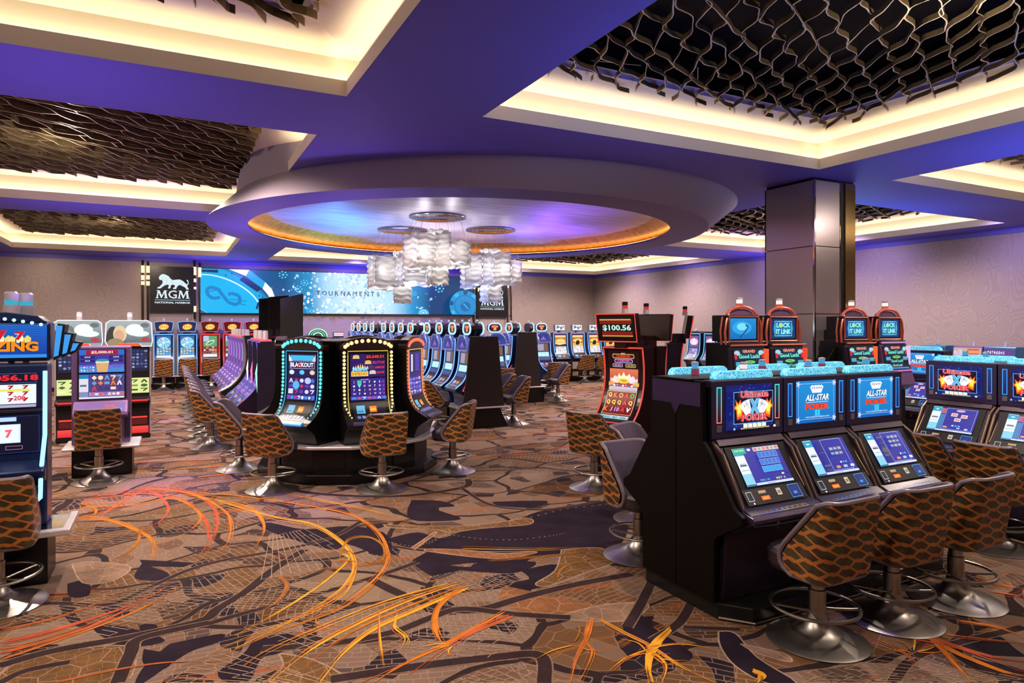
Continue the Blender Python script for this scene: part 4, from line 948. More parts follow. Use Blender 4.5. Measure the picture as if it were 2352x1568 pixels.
def buttons(parent, P, d0, d1, hw, c1='ff6a1a', c2='6fd0f0', bg='100c16', extra=True):
    h = d1-d0; a = Art(2*hw, h, bg); W = 2*hw
    a.rect(W*.10, h*.45, W*.36, h*.85, c2); a.rect(W*.13, h*.52, W*.3, h*.6, '2a7fb0'); a.rect(W*.5, h*.5, W*.72, h*.8, c1); a.rect(W*.53, h*.58, W*.69, h*.70, 'ffc23c')
    if extra:
        for k in range(6): a.rect(W*(.08+.145*k), h*.12, W*(.08+.145*k+.1), h*.3, '8d86b8' if k % 2 else '5d78b8')
    return a.build('button_deck', parent, P.map(-hw, d0, d1), bands=14)
def oval_logo(a, cx, cy, rx, ry, c0='f08a20', c1='ffe070', txt=None):
    a.ell(cx, cy, rx, ry, c0, .15); a.ell(cx, cy, rx*.82, ry*.72, c1, .15)
    for k in range(4): a.line([(cx-rx*.6+k*rx*.35, cy-ry*.3), (cx-rx*.5+k*rx*.35, cy+ry*.35)], rx*.12, 'b02818')

# ------------------------------------------------ wall machines (arched topper over a tall lit frame)
def wheel_art(W, Hh, seed):
    a = Art(W, Hh, '2a6aa8', 1); r = random.Random(seed)
    a.rect(0, 0, W, Hh*.13, 'cfe6f4'); a.symbols(0, Hh*.14, W, Hh*.46, 5, 3, ['f08030', 'e8f0f8', 'd04848', '58b8e8', 'f4d860'], '3e86b8', seed)
    cx, cy = W/2, Hh*.70; a.ell(cx, cy, W*.46, Hh*.25, 'a8e8f8')
    for k in range(12):
        t = k*PI/6; a.poly([(cx, cy)]+[(cx+W*.42*math.cos(t+q), cy+Hh*.225*math.sin(t+q)) for q in (0, .17, .34)], r.choice(['4aa0d0', 'b8d8e8', 'e0709a', '5cc8a8', '7ab0e8', 'dce8f0']), up=(k == 0))
    a.ell(cx, cy, W*.17, Hh*.09, '7ed0f0'); a.ell(cx, cy, W*.08, Hh*.045, 'e8f4ff'); return a
def green_art(W, Hh, seed):
    a = Art(W, Hh, '70302c', 1); a.rect(0, 0, W, Hh*.14, 'd8e4e8'); a.rect(0, Hh*.45, W, Hh, '58a070'); a.rect(0, Hh*.74, W*.4, Hh, 'b8c0d8'); a.ell(W*.5, Hh*.68, W*.36, Hh*.09, 'd8e8d0', .5); a.ell(W*.5, Hh*.67, W*.28, Hh*.05, '3e9a5c', .5)
    a.symbols(0, Hh*.15, W, Hh*.5, 5, 3, ['f08850', 'e8e8e0', 'e05040', '58b880', '402020'], 'a04838', seed); return a
def wall_slot(kind, label, group, loc, rz=0):
    blue = kind == 'blue'; s = empty('slot_machine', loc, rz, label, 'slot machine', group); NC = neon('62a8ff', 1.3) if blue else neon('ff3a22', 1.15)
    stand(s, .66, -.40, .30, over=.008)
    P = Prof([(-.20, 1.80), (-.215, 1.45), (-.25, 1.1), (-.36, .86), (-.37, .78), (-.30, .60), (-.30, .43)])
    body(s, P, .30, .26, .43, BLUEC if blue else REDC)
    neon_loop(P, .285, .03, P.d_at_z(.46), .016, NC, s)
    d0 = P.d_at_z(1.72); d1 = P.d_at_z(1.02); a = (wheel_art if blue else green_art)(.42, d1-d0, 3); a.build('game_screen', s, P.map(-.21, d0, d1), bands=14)
    buttons(s, P, P.d_at_z(.99), P.d_at_z(.86), .22)
    # topper: trapezoid sign with lit border
    poly = [(-.24, 1.86), (.24, 1.86), (.29, 2.16), (.16, 2.20), (-.16, 2.20), (-.29, 2.16)]; b = MB(); b.prism_y(poly, -.17, .1); b.box(-.12, .12, -.05, .1, 1.8, 1.87); b.build('topper', DARKP, s, bevel=.006)
    b = MB(); b.tube([(x*.97, -.18, z) for x, z in poly], .012, 7, True); b.build('topper_neon', NC, s, smooth=True)
    a = Art(.44, .27, '14244a' if blue else '4a0a10'); oval_logo(a, .22, .135, .15, .1); a.build('topper_sign', s, flat_map(-.22, 1.885, -.172)); candle(s, 0, 0, 2.2, 'b8c8ff'); return s

# ------------------------------------------------ bank machines (rounded topper sign, arched head, curved front)
def bank_art(W, Hh, seed):
    a = Art(W, Hh, '1c2440', 1); r = random.Random(seed)
    a.rect(W*.04, Hh*.52, W*.96, Hh*.97, '5a4a66'); a.rect(W*.1, Hh*.56, W*.6, Hh*.92, 'a09ab0'); a.rect(W*.66, Hh*.56, W*.92, Hh*.92, '7a5a3c')
    a.rect(W*.03, Hh*.24, W*.97, Hh*.49, '7fe0f4'); 
    for k in range(3): a.rect(W*(.08+.31*k), Hh*.27, W*(.08+.31*k+.24), Hh*.46, 'd8f6fc'); a.text('7', W*(.2+.31*k), Hh*.365, Hh*.10, '2a8ac0')
    a.rect(W*.05, Hh*.04, W*.95, Hh*.2, '3e4a86'); return a
def bank_slot(label, group, loc, rz, bright=True):
    s = empty('slot_machine', loc, rz, label, 'slot machine', group); NC = neon('7ab0ff', 1.25)
    stand(s, .66, -.42, .0, over=.03)
    P = Prof([(-.17, 1.80), (-.19, 1.45), (-.23, 1.15), (-.34, .93), (-.50, .80), (-.50, .74), (-.34, .66), (-.30, .43)])
    body(s, P, .29, 0, .43, BLUEC); neon_loop(P, .275, .02, P.d_at_z(.80), .014, NC, s)
    d0 = P.d_at_z(1.55); d1 = P.d_at_z(1.0); a = bank_art(.44, d1-d0, 3); a.build('game_screen', s, P.map(-.22, d0, d1), bands=14)
    buttons(s, P, P.d_at_z(.97), P.d_at_z(.82), .22, c1='ff4a28', c2='8a90c8')
    # arched head with silver shoulders
    poly = [(-.27, 1.56), (.27, 1.56), (.27, 1.68), (.2, 1.80), (.1, 1.87), (-.1, 1.87), (-.2, 1.80), (-.27, 1.68)]; b = MB(); b.prism_y(poly, -.24, -.16); b.build('arched_head', mat('head_glass_blue', (.05, .08, .3), .2, emit=lin('2b3f8e'), es=.7), s, bevel=.01)
    b = MB(); b.tube([(x, -.245, z) for x, z in poly[1:]+[poly[0]]], .02, 7, True); b.build('arch_tube', mat('arch_silver', (.5, .5, .65), .2, .7, emit=lin('6a78c8'), es=.35), s, smooth=True)
    a = Art(.3, .18, '2c3a80'); a.poly([(.02, .02), (.15, .16), (.28, .02)], '6a5ac0'); a.ell(.15, .08, .035, .03, 'e05080'); a.build('head_art', s, flat_map(-.15, 1.60, -.242))
    b = MB(); b.prism_y([(.17*math.cos(t)**1*1.0, 1.98+.10*math.sin(t)) for t in [2*PI*k/20 for k in range(20)]], -.13, -.02); b.box(-.05, .05, -.12, 0, 1.82, 1.9); b.build('topper', DARKP, s, bevel=.006)
    rp = [(.17, 1.94), (.19, 2.0), (.17, 2.08), (.1, 2.13), (-.1, 2.13), (-.17, 2.08), (-.19, 2.0), (-.17, 1.94), (-.1, 1.9), (.1, 1.9)]
    b = MB(); b.tube([(x, -.14, z) for x, z in rp], .02, 8, True); b.build('topper_neon', neon('a8dcff', 1.35), s, smooth=True)
    b = MB(); b.prism_y(rp, -.13, -.03); b.build('topper_box', DARKP, s)
    a = Art(.28, .18, '381030'); a.ell(.14, .12, .11, .05, 'd03828'); a.text('25', .14, .06, .07, 'ffd050', bold=.04, ol='d02818'); a.text('DOLLARS', .14, .125, .03, 'ffe0a0', w=.17); a.build('topper_sign', s, flat_map(-.14, 1.925, -.133)); candle(s, 0, -.08, 2.13, 'd8d8ff', s=.8)
    b = MB(); b.tube([(.3, -.2, 1.0), (.34, -.3, .9), (.335, -.36, .78)], .008, 6); b.lathe([(.0, .74), (.02, .76), (.0, .79)], (.335, -.36), 8); b.build('pull_handle', neon('ff4a3a', 1.0), s, smooth=True)
    return s

# ------------------------------------------------ curved-screen machine (J-shaped front)
def kings_art(W, Hh):
    a = Art(W, Hh, '1c0406', 18)
    a.rect(W*.05, Hh*.10, W*.95, Hh*.62, '5a0c08')
    def plate(cx, cy, w, h, bgc, ec, st, tc):
        e = h*.35
        for k, c in ((0, ec), (h*.12, bgc)): a.poly([(cx-w/2+e*.6+k, cy-h/2+k), (cx+w/2-e*.6-k, cy-h/2+k), (cx+w/2-k, cy), (cx+w/2-e*.6-k, cy+h/2-k), (cx-w/2+e*.6+k, cy+h/2-k), (cx-w/2+k, cy)], c)
        a.text(st, cx, cy, h*.5, tc, w=w*.6)
    a.text('MAXI', W*.5, Hh*.965, Hh*.018, 'f0e0a0'); plate(W*.5, Hh*.93, W*.72, Hh*.06, '5a0e04', 'e8c088', '10,000.00', 'ff5a28'); plate(W*.5, Hh*.865, W*.6, Hh*.05, '5a2080', 'd8d0e0', '1,000.00', 'ff60c0')
    plate(W*.3, Hh*.805, W*.34, Hh*.045, '3a3a60', 'c8c8d8', '50.00', 'f080a0'); plate(W*.72, Hh*.805, W*.34, Hh*.045, '2a5a28', 'd8c8a8', '20.00', 'f07a3a')
    a.rect(W*.04, Hh*.50, W*.96, Hh*.76, 'a81810', 'e07850'); a.rect(W*.04, Hh*.46, W*.96, Hh*.52, 'b8a0a8', 'd8c8d0')
    for i, (cx, cy, sx, sy, c) in enumerate(((.2, .62, .13, .05, 'f0e0e8'), (.82, .62, .13, .05, 'e8e0f0'), (.35, .65, .12, .055, 'f4d8c0'), (.68, .65, .12, .055, 'f4e0f4'), (.5, .66, .15, .06, 'fff0c0'), (.12, .57, .1, .04, 'f0a040'), (.9, .57, .1, .04, 'f0b050'))):
        X, Y_ = W*cx, Hh*cy; a.poly([(X-W*sx, Y_-Hh*sy), (X-W*sx, Y_+Hh*sy*.4), (X-W*sx*.5, Y_), (X, Y_+Hh*sy), (X+W*sx*.5, Y_), (X+W*sx, Y_+Hh*sy*.4), (X+W*sx, Y_-Hh*sy)], c)
    a.ell(W*.5, Hh*.60, W*.2, Hh*.035, 'f8e060'); a.ell(W*.5, Hh*.60, W*.13, Hh*.02, 'd8a020')
    for k in range(9): a.ell(W*(.12+.095*k), Hh*(.53+.006*(k % 3)), W*.04, Hh*.014, ('4a70c8', 'e8e8f4', '70a0e0')[k % 3], n=8)
    a.frame(W*.03, Hh*.115, W*.97, Hh*.455, W*.014, 'f0d8a0'); a.rect(W*.045, Hh*.12, W*.955, Hh*.45, '7a0e0a')
    for i, row in enumerate((('Q', 'K', 'O', 'A', 'O'), ('Q', 'Q', 'Q', 'A', 'Q'), ('K', 'J', '10', 'A', 'V'))):
        for j, ch in enumerate(row):
            cx, cy = W*(.14+.18*j), Hh*(.40-.105*i); c = {'Q': 'f8d850', 'K': 'f07838', 'O': 'f0a860', 'A': 'e83838', 'J': 'a8d8d8', '10': 'b890e0', 'V': 'f0f0f8'}[ch]
            if (i, j) == (0, 4): c = '40c060'
            a.text(ch, cx, cy, Hh*.068, c, bold=.05, ol='5a1808', olw=.03)
    a.rect(W*.02, Hh*.03, W*.98, Hh*.085, '7ab8c8', 'c8e0e0'); a.text('CREDIT   BET   WIN', W*.5, Hh*.058, Hh*.025, '28405a', w=W*.8); a.ell(W*.05, Hh*.06, W*.05, Hh*.02, '28a0c0'); return a
def purple_art(W, Hh, seed):
    a = Art(W, Hh, '3a2a78', 14); a.symbols(0, Hh*.02, W, Hh*.42, 4, 4, ['d8b0f0', '8a70d8', 'f0a8d0', '6a90e8', 'f0e8ff'], '4a3898', seed); a.rect(0, Hh*.5, W, Hh*.98, '2a2a60'); a.rect(W*.15, Hh*.55, W*.3, Hh*.95, 'd8d8f0'); a.rect(W*.5, Hh*.55, W*.85, Hh*.95, '4c3aa8'); return a
def jslot(label, group, loc, rz, cab, edge, art, w=.66, top=None, deckc='ff7a28', candles=('f0e8e8', 'd02820'), z_off=0, side=None, fin=True):
    s = empty('slot_machine', loc, rz, label, 'slot machine', group)
    P = Prof([(-.24, 1.80), (-.20, 1.5), (-.22, 1.22), (-.32, .98), (-.46, .82), (-.60, .70), (-.64, .64), (-.56, .58), (-.34, .52), (-.30, .43)])
    stand(s, w, -.44, .05, over=.02); body(s, P, w/2, .02, .43, cab); dd = P.d_at_z(.66)
    neon_loop(P, w/2-.012, .015, dd, .011, edge, s)
    d0 = .06; d1 = P.d_at_z(.80); a = art(w-.16, d1-d0); a.build('game_screen', s, P.map(-w/2+.08, d0, d1), bands=14)
    b = MB(); b.tube([(x, *P.at(P.d_at_z(.79), .008)) for x in (-w/2+.02, w/2-.02)], .007, 6); b.build('deck_line', edge, s)
    buttons(s, P, P.d_at_z(.785), P.d_at_z(.67), w/2-.05, c1=deckc, extra=False)
    if top:
        # tilted head display
        A = (-.34, 1.87); B = (-.40, 2.24); dy, dz = B[0]-A[0], B[1]-A[1]; b = MB(); poly = [A, B, (B[0]+.09, B[1]+.01), (A[0]+.09, A[1])]; b.prism_x(poly, -w/2-.01, w/2-.02); b.box(-.1, .1, -.3, -.04, 1.78, 1.95); b.build('head_display_box', cab, s, bevel=.012)
        mpp = slope_map(-w/2+.02, (A[0], A[1]+.03), (B[0], B[1]-.02), .3); hh = math.hypot(dy, dz)-.05; top(w-.07, hh).build('head_display', s, mpp)
        b = MB(); o_ = .004; b.tube([(x, y-o_, z) for x, y, z in ((-w/2, A[0], A[1]), (w/2-.03, A[0], A[1]), (w/2-.03, B[0], B[1]), (-w/2, B[0], B[1]))], .009, 7, True); b.build('display_neon', edge, s, smooth=True)
        candle(s, .08, -.3, 2.25, candles[0], candles[1], 1.25, tower=True)
    return s
def money_top(W, Hh):
    a = Art(W, Hh, '0a0608'); a.rect(W*.06, Hh*.64, W*.94, Hh*.84, '7a1410'); a.rect(W*.06, Hh*.80, W*.92, Hh*.86, 'c89848'); a.rect(W*.1, Hh*.12, W*.94, Hh*.34, '7a1810'); a.rect(W*.1, Hh*.12, W*.94, Hh*.17, 'c89848'); a.text('$100.56', W*.52, Hh*.48, Hh*.27, 'b8ecd8', w=W*.78, bold=.03, ol='123028'); return a
def blue_top(W, Hh):
    a = Art(W, Hh, '0a3a70'); a.rect(W*.08, Hh*.1, W*.92, Hh*.9, '2878b8', '58b0e0'); a.ell(W*.5, Hh*.55, W*.25, Hh*.2, 'a8dcf4'); return a

# ------------------------------------------------ upright twin-screen poker machine
def ux_art(W, Hh):
    a = Art(W, Hh, '141c68'); r = random.Random(2)
    for k in range(90): a.ell(r.uniform(0, W), r.uniform(0, Hh), .008, .004, r.choice(('2a48b0', '1e2a88', '3a60c8')), n=6)
    a.frame(W*.07, Hh*.15, W*.93, Hh*.86, W*.010, '7ab4f4'); a.rect(W*.085, Hh*.17, W*.915, Hh*.845, '060a28')
    for sx in (-1, 1):
        cx = W*.5+sx*W*.33
        for k, c in enumerate(('e85018', 'f8b020', 'fff060')): 
            q = 1-.25*k; a.poly([(cx-sx*W*.09*q, Hh*(.5-.2*q)), (cx+sx*W*.03*q, Hh*(.5-.26*q)), (cx+sx*W*.05*q, Hh*(.5-.05*q)), (cx+sx*W*.11*q, Hh*(.5+.02*q)), (cx+sx*W*.05*q, Hh*(.5+.08*q)), (cx+sx*W*.07*q, Hh*(.5+.2*q)), (cx, Hh*(.5+.1*q)), (cx-sx*W*.04*q, Hh*(.5+.2*q)), (cx-sx*W*.1*q, Hh*.5)], c)
    for sx in (-1, 1):
        for k in range(3):
            t = sx*(.25+.22*k); cx, cy = W*.5+sx*W*(.13+.035*k), Hh*(.52-.02*k); c, d = math.cos(-t), math.sin(-t); w_, h_ = W*.055, Hh*.16
            a.poly([(cx+x*c-y*d, cy+x*d+y*c) for x, y in ((-w_, -h_), (w_, -h_), (w_, h_), (-w_, h_))], ('e4ecf8', 'd4def0', 'f4f8ff')[k]); a.text(('A', 'K', 'Q')[k], cx+sx*w_*.2, cy+h_*.4, Hh*.06, '2a2a40' if k % 2 else 'c02020')
    a.text('X', W*.5, Hh*.53, Hh*.34, '58b8e8', bold=.05, w=W*.24, ol='e8f4ff', olw=.03); a.text('Ultimate', W*.5, Hh*.80, Hh*.17, 'e83038', w=W*.62, bold=.02, ol='f8c8d0', olw=.03); a.text('POKER', W*.5, Hh*.29, Hh*.17, 'e83840', w=W*.58, bold=.03, ol='f8c0c8', olw=.035)
    for k in range(5): a.poly([(W*(.25+.1*k), Hh*.07), (W*(.34+.1*k), Hh*.07), (W*(.34+.1*k), Hh*.15), (W*(.25+.1*k), Hh*.16)], 'e8f0e0')
    a.text('DRAW UP TO MULTIPLIERS IN NEXT HAND', W*.5, Hh*.055, Hh*.035, 'f0e070', w=W*.62, bold=.02); a.ell(W*.93, Hh*.06, W*.03, Hh*.03, 'd8d8f8'); a.ell(W*.05, Hh*.06, W*.025, Hh*.03, '9ac0f0', n=5); return a
def star_art(W, Hh):
    a = Art(W, Hh, '0a5cb4'); a.rect(0, 0, W, Hh, '0a62b8', '1a84d0'); a.frame(W*.05, Hh*.08, W*.95, Hh*.94, W*.008, 'a8c8f4'); a.rect(W*.065, Hh*.10, W*.935, Hh*.92, '1478c4', '1e8cd4')
    for cx, cy in ((.05, .08), (.95, .08), (.05, .93), (.95, .93)):
        p = [(W*cx+(.03 if k % 2 == 0 else .012)*math.cos(k*PI/5), Hh*cy+(.03 if k % 2 == 0 else .012)*math.sin(k*PI/5)) for k in range(10)]; a.poly(p, 'c8d8f8')
    for k in range(5):
        t = .5-.25*k; cx, cy = W*(.5+.05*(k-2)), Hh*.80; c, d = math.cos(t), math.sin(t); a.poly([(cx+x*c-y*d, cy+x*d+y*c) for x, y in ((-W*.035, -Hh*.09), (W*.035, -Hh*.09), (W*.035, Hh*.09), (-W*.035, Hh*.09))], ('f4f8ff', 'e4ecf8')[k % 2]); a.text('A', cx, cy+Hh*.03, Hh*.06, 'c83030' if k % 2 else '203050')
    a.text('ALL-STAR', W*.5, Hh*.60, Hh*.15, 'ffffff', w=W*.58, bold=.03, shear=.25, ol='0a2a50', olw=.05); a.rect(W*.22, Hh*.485, W*.78, Hh*.495, 'f4f8ff'); a.text('POKER', W*.5, Hh*.385, Hh*.14, 'f04828', w=W*.6, bold=.06, ol='701008', olw=.04); a.text('II', W*.5, Hh*.235, Hh*.13, '38c8f4', bold=.05, w=W*.12); a.rect(W*.43, Hh*.29, W*.57, Hh*.305, '38c8f4'); a.rect(W*.43, Hh*.165, W*.57, Hh*.18, '38c8f4')
    a.text('WIN 20 CONSECUTIVE GAMES IN A ROW', W*.5, Hh*.14, Hh*.03, 'e0e8f8', w=W*.6); return a
def poker_screen(W, Hh, kind):
    a = Art(W, Hh, '2c2c9c'); r = random.Random(kind)
    a.rect(0, 0, W*.20, Hh, '8ad0e8'); a.rect(0, Hh*.32, W*.20, Hh*.80, 'e4eef4'); a.rect(0, Hh*.80, W*.20, Hh*.97 if kind else Hh*.85, '20a0c8'); a.ell(W*.1, Hh*.89, W*.04, Hh*.02, 'f0f8ff'); a.rect(W*.03, Hh*.52, W*.17, Hh*.56, '404a60'); a.text('REWARDS', W*.1, Hh*.58, Hh*.03, '505a80'); a.rect(W*.02, Hh*.40, W*.18, Hh*.42, 'a0b0c0'); a.rect(0, 0, W*.20, Hh*.04, '3060a0')
    a.rect(W*.20, 0, W, Hh*.06, 'd0dcf0'); a.rect(W*.42, .004, W*.6, Hh*.03, '9098b8')
    if kind == 0:
        a.rect(0, Hh*.84, W*.26, Hh, '28a890'); a.text('PLAY NOW', W*.13, Hh*.93, Hh*.05, 'd8f8e8', w=W*.2); a.ell(W*.33, Hh*.93, W*.04, Hh*.035, 'e8f0f8', n=9); a.rect(W*.42, Hh*.87, W*.98, Hh*.98, 'd8c8d0')
        for k in range(6): a.rect(W*(.44+.09*k), Hh*.89, W*(.50+.09*k), Hh*.96, ('e06878', '78c0b0', 'e08858')[k % 3])
        for j in range(3):
            for i in range(5): c = ('18a0e8', '3a70d0', '3a70d0')[j]; x, y = W*(.44+.085*i), Hh*(.30+.185*j); a.rect(x, y, x+W*.078, y+Hh*.155, '90b8e8'); a.rect(x+W*.006, y+Hh*.01, x+W*.072, y+Hh*.145, c)
        a.text('DEAL 1.00', W*.36, Hh*.10, Hh*.05, '40c8e8', w=W*.2); a.text('BET 5', W*.70, Hh*.10, Hh*.05, 'e0e060', w=W*.2); a.ell(W*.78, Hh*.2, W*.03, Hh*.025, 'f0e8a0'); a.text('250', W*.88, Hh*.2, Hh*.05, '101020', bold=.04)
    elif kind in (1, 2):
        a.frame(W*.40, Hh*.08, W*.90, Hh*.97, W*.006, 'c8d8f8')
        for k in range(14): a.rect(W*.24, Hh*(.10+.06*k), W*.38, Hh*(.14+.06*k), r.choice(('283080', '485060', '787048', '283088')))
        for j in range(2 if kind == 1 else 3):
            for i in range(3): x, y = W*(.50+.1*i), Hh*(.5+.13*j); a.rect(x, y, x+W*.085, y+Hh*.09, ('6878b0', '88a0a8', '7888b8', 'a08890')[(i+j*kind) % 4]); a.rect(x+W*.01, y+Hh*.035, x+W*.075, y+Hh*.055, 'c8d0e0')
        for k in range(3): a.ell(W*(.62+.06*k), Hh*.28, W*.022, Hh*.028, ('e0e8f0', '38a0e0', '50b8f0')[k])
        for k, c in ((0, 'f09848'), (1, 'b0c8e8'), (2, 'd8e4f8')): a.rect(W*(.46+.17*k), Hh*.12, W*(.55+.17*k), Hh*.19, c)
    else:
        a.frame(W*.32, Hh*.08, W*.97, Hh*.97, W*.006, 'c8d8f8'); a.rect(W*.21, Hh*.08, W*.31, Hh*.7, '3a80b8')
        for k in range(3): a.rect(W*.21, Hh*(.74+.07*k), W*.31, Hh*(.79+.07*k), 'd87868')
        a.ell(W*.63, Hh*.88, W*.1, Hh*.05, 'd8a8c0')
        for cx, cy in ((.52, .70), (.74, .66), (.62, .50)): a.rect(W*cx-W*.07, Hh*cy-Hh*.07, W*cx+W*.07, Hh*cy+Hh*.07, 'e8d0d8'); a.rect(W*cx-W*.05, Hh*cy-Hh*.03, W*cx+W*.05, Hh*cy+Hh*.03, 'd88070')
        for k in range(3): a.ell(W*(.56+.07*k), Hh*.24, W*.025, Hh*.03, ('e8e8f8', '48b0e8', '58c0e8')[k])
        a.rect(W*.36, Hh*.13, W*.45, Hh*.19, 'f0a868'); a.rect(W*.66, Hh*.13, W*.73, Hh*.18, 'b8d0f0'); a.rect(W*.83, Hh*.11, W*.9, Hh*.17, 'd0e0f8')
    return a
AQUA = mat('aqua_crackle_glass', (.1, .5, .7), .2, emit=lin('30b4de'), es=.85); n_ = N(AQUA)
tc = n_.a('ShaderNodeTexCoord'); vv = n_.a('ShaderNodeTexVoronoi', i_Scale=45.0, feature='DISTANCE_TO_EDGE'); n_.l(tc.outputs['Object'], vv.inputs['Vector']); n_.l(n_.ramp(vv.outputs['Distance'], [(.0, lin('c8f6ff')), (.08, lin('48c0e4')), (.3, lin('1c8cc0'))]), n_.b.inputs['Emission Color'])
def strip_frame(x0, x1, z0, z1, y, c0, c1, s):
    a = Art(x1-x0, z1-z0, None); t = .007; W, Hh = a.W, a.H; a.sub = 6
    a.rect(t, t, W-t, Hh-t, '1a1050' if c1 == c0 else '200818', '103878' if c1 == c0 else '0a4050'); a.rect(0, 0, t, Hh, c0, c1); a.rect(W-t, 0, W, Hh, c0, c1); a.rect(0, 0, W, t, c0); a.rect(0, Hh-t, W, Hh, c1)
    a.build('side_light', s, flat_map(x0, z0, y), M_SCREEN2)
def poker(label, loc, rz, art, kind, hot=False, group='twin-screen poker machines', topglow=True, full=True, cab=None):
    s = empty('poker_machine', loc, rz, label, 'poker machine', group); hw = .366; cab = cab or DARKP
    SH = [(-.05, .12), (-.05, 1.69), (-.28, 1.69), (-.285, 1.25), (-.335, 1.20), (-.565, .835), (-.66, .79), (-.655, .74), (-.42, .60), (-.40, .12)]
    b = MB(); b.prism_x(SH, -hw+.012, hw-.012); b.build('cabinet', cab, s, bevel=.006)
    for sx in (-1, 1):     # bronze cheeks beside the sloping screen
        x0, x1 = (sx*hw, sx*(hw-.035)) if sx < 0 else (hw-.035, hw)
        b = MB(); b.prism_x([(-.10, 1.24), (-.30, 1.24), (-.40, 1.17), (-.60, .80), (-.5, .76), (-.2, .9)], min(x0, x1), max(x0, x1)); b.build('side_wing', BRONZE, s, bevel=.006)
        b = MB(); xx = sx*(hw-.018); b.tube([(xx, -.305, 1.235), (xx, -.40, 1.165), (xx, -.51, .96), (xx, -.595, .805)], .0045, 5); b.tube([(xx-sx*.03, -.31, 1.20), (xx-sx*.03, -.36, 1.15), (xx-sx*.018, -.53, .90)], .004, 5); b.build('gold_line', GOLDL, s, smooth=True)
    b = MB(); b.box(-hw, hw, -.30, -.285, 1.26, 1.685); b.build('marquee_panel', mat('marquee_panel_violet', (.045, .035, .10), .2, .3), s, bevel=.004)
    a = art(.47, .335); a.build('marquee_display', s, flat_map(-.235, 1.315, -.301))
    for sx in (-1, 1):
        x0 = sx*.30-.024; c0, c1 = ('ff7a68', '48e0d8') if hot else ('3aa0f4', '3aa0f4'); strip_frame(x0, x0+.048, 1.375, 1.64, -.301, c0, c1, s)
        b = MB(); b.box(x0, x0+.048, -.306, -.30, 1.31, 1.36); b.build('speaker_badge', GREYM, s)
    b = MB(); b.prism_x([(-.30, 1.26), (-.315, 1.255), (-.345, 1.215), (-.30, 1.2)], -hw+.03, hw-.03); b.build('brow', mat('brow_violet_metal', (.06, .042, .065), .35, .5), s, bevel=.003)
    # sloping screen with frame
    A, B = (-.505, .93), (-.345, 1.19); L = math.hypot(A[0]-B[0], A[1]-B[1]); fm = slope_map(-.275, A, B, L)
    b = MB(); k = [fm(-.02, -.015, .004), fm(.57, -.015, .004), fm(.57, L+.012, .004), fm(-.02, L+.012, .004)]; k2 = [fm(-.02, -.015, -.02), fm(.57, -.015, -.02), fm(.57, L+.012, -.02), fm(-.02, L+.012, -.02)]
    b.mesh(k+k2, [(0, 1, 2, 3), (0, 4, 5, 1), (1, 5, 6, 2), (2, 6, 7, 3), (3, 7, 4, 0)]); b.build('screen_bezel', BLACK2, s)
    m2 = slope_map(-.235, (A[0], A[1]+.012), B, L); poker_screen(.47, L-.018, kind).build('game_screen', s, lambda u, v, o: m2(u, v, o+.006))
    # button panel between screen and ledge
    A2, B2 = (-.582, .832), (-.512, .925); L2 = math.hypot(A2[0]-B2[0], A2[1]-B2[1]); bm = slope_map(-.3, A2, B2, L2); a = Art(.6, L2, '0c0810'); W, Hh = .6, L2
    a.frame(W*.04, Hh*.25, W*.13, Hh*.85, .004, 'd0d0d8'); a.rect(W*.055, Hh*.3, W*.11, Hh*.7, '201828'); a.ell(W*.10, Hh*.10, .009, .007, 'e8d0e0'); a.rect(W*.24, Hh*.66, W*.36, Hh*.84, 'b89870'); a.rect(W*.25, Hh*.22, W*.385, Hh*.48, 'ff6a20'); a.rect(W*.27, Hh*.28, W*.365, Hh*.42, 'ff9a38')
    a.rect(W*.53, Hh*.4, W*.605, Hh*.84, 'c8bfa8'); a.rect(W*.545, Hh*.5, W*.59, Hh*.7, '807060'); a.frame(W*.74, Hh*.1, W*.92, Hh*.95, .005, '48a0f0'); a.rect(W*.76, Hh*.2, W*.9, Hh*.85, '0c2a78'); a.ell(W*.82, Hh*.4, .02, .01, '3a90e8'); a.build('button_panel', s, lambda u, v, o: bm(u, v, o+.004))
    # deck ledge, glossy, with engraved keys
    b = MB(); b.prism_x([(-.565, .838), (-.60, .80), (-.68, .782), (-.70, .765), (-.69, .735), (-.60, .70), (-.55, .72)], -hw, hw); b.build('deck_ledge', mat('deck_violet_gloss', (.085, .06, .11), .18, .5), s, bevel=.005)
    dm = slope_map(-.30, (-.672, .786), (-.606, .802), .07); a = Art(.6, .062, None)
    for k in range(9):
        c = ('6a60d8', '7a70e0', '5a78e8', 'a8a0e8', 'd8d0f0', 'd0a080', 'c8a860', 'b89858', 'c8b070')[k] if hot else '6a9ae8'; x = .06+.052*k; a.frame(x, .016, x+.042, .05, .003, c)
    a.build('deck_keys', s, lambda u, v, o: dm(u, v, o+.004))
    b = MB(); b.tube([(-hw, -.69, .728), (-.2, -.70, .722), (.2, -.70, .722), (hw, -.69, .728)], .008, 6); b.build('deck_edge', BLACK2, s, smooth=True)
    if topglow:
        b = MB(); b.prism_y([(-.30, 1.693), (.30, 1.693), (.285, 1.735), (.255, 1.752), (-.255, 1.752), (-.285, 1.735)], -.27, -.2); b.build('topper_glass', AQUA, s, bevel=.006)
    if full:
        b = MB(); b.lathe([(.0, .655), (.012, .66), (.012, .69), (0, .7)], (.02, -.56), 10); b.box(-.003, .003, -.575, -.565, .635, .665); b.build('cup_lock', STEEL, s)
    candle(s, .16, -.1, 1.70, ('f8e8e8' if hot else '3a98d0'), '8a3048', 1.0)
    return s

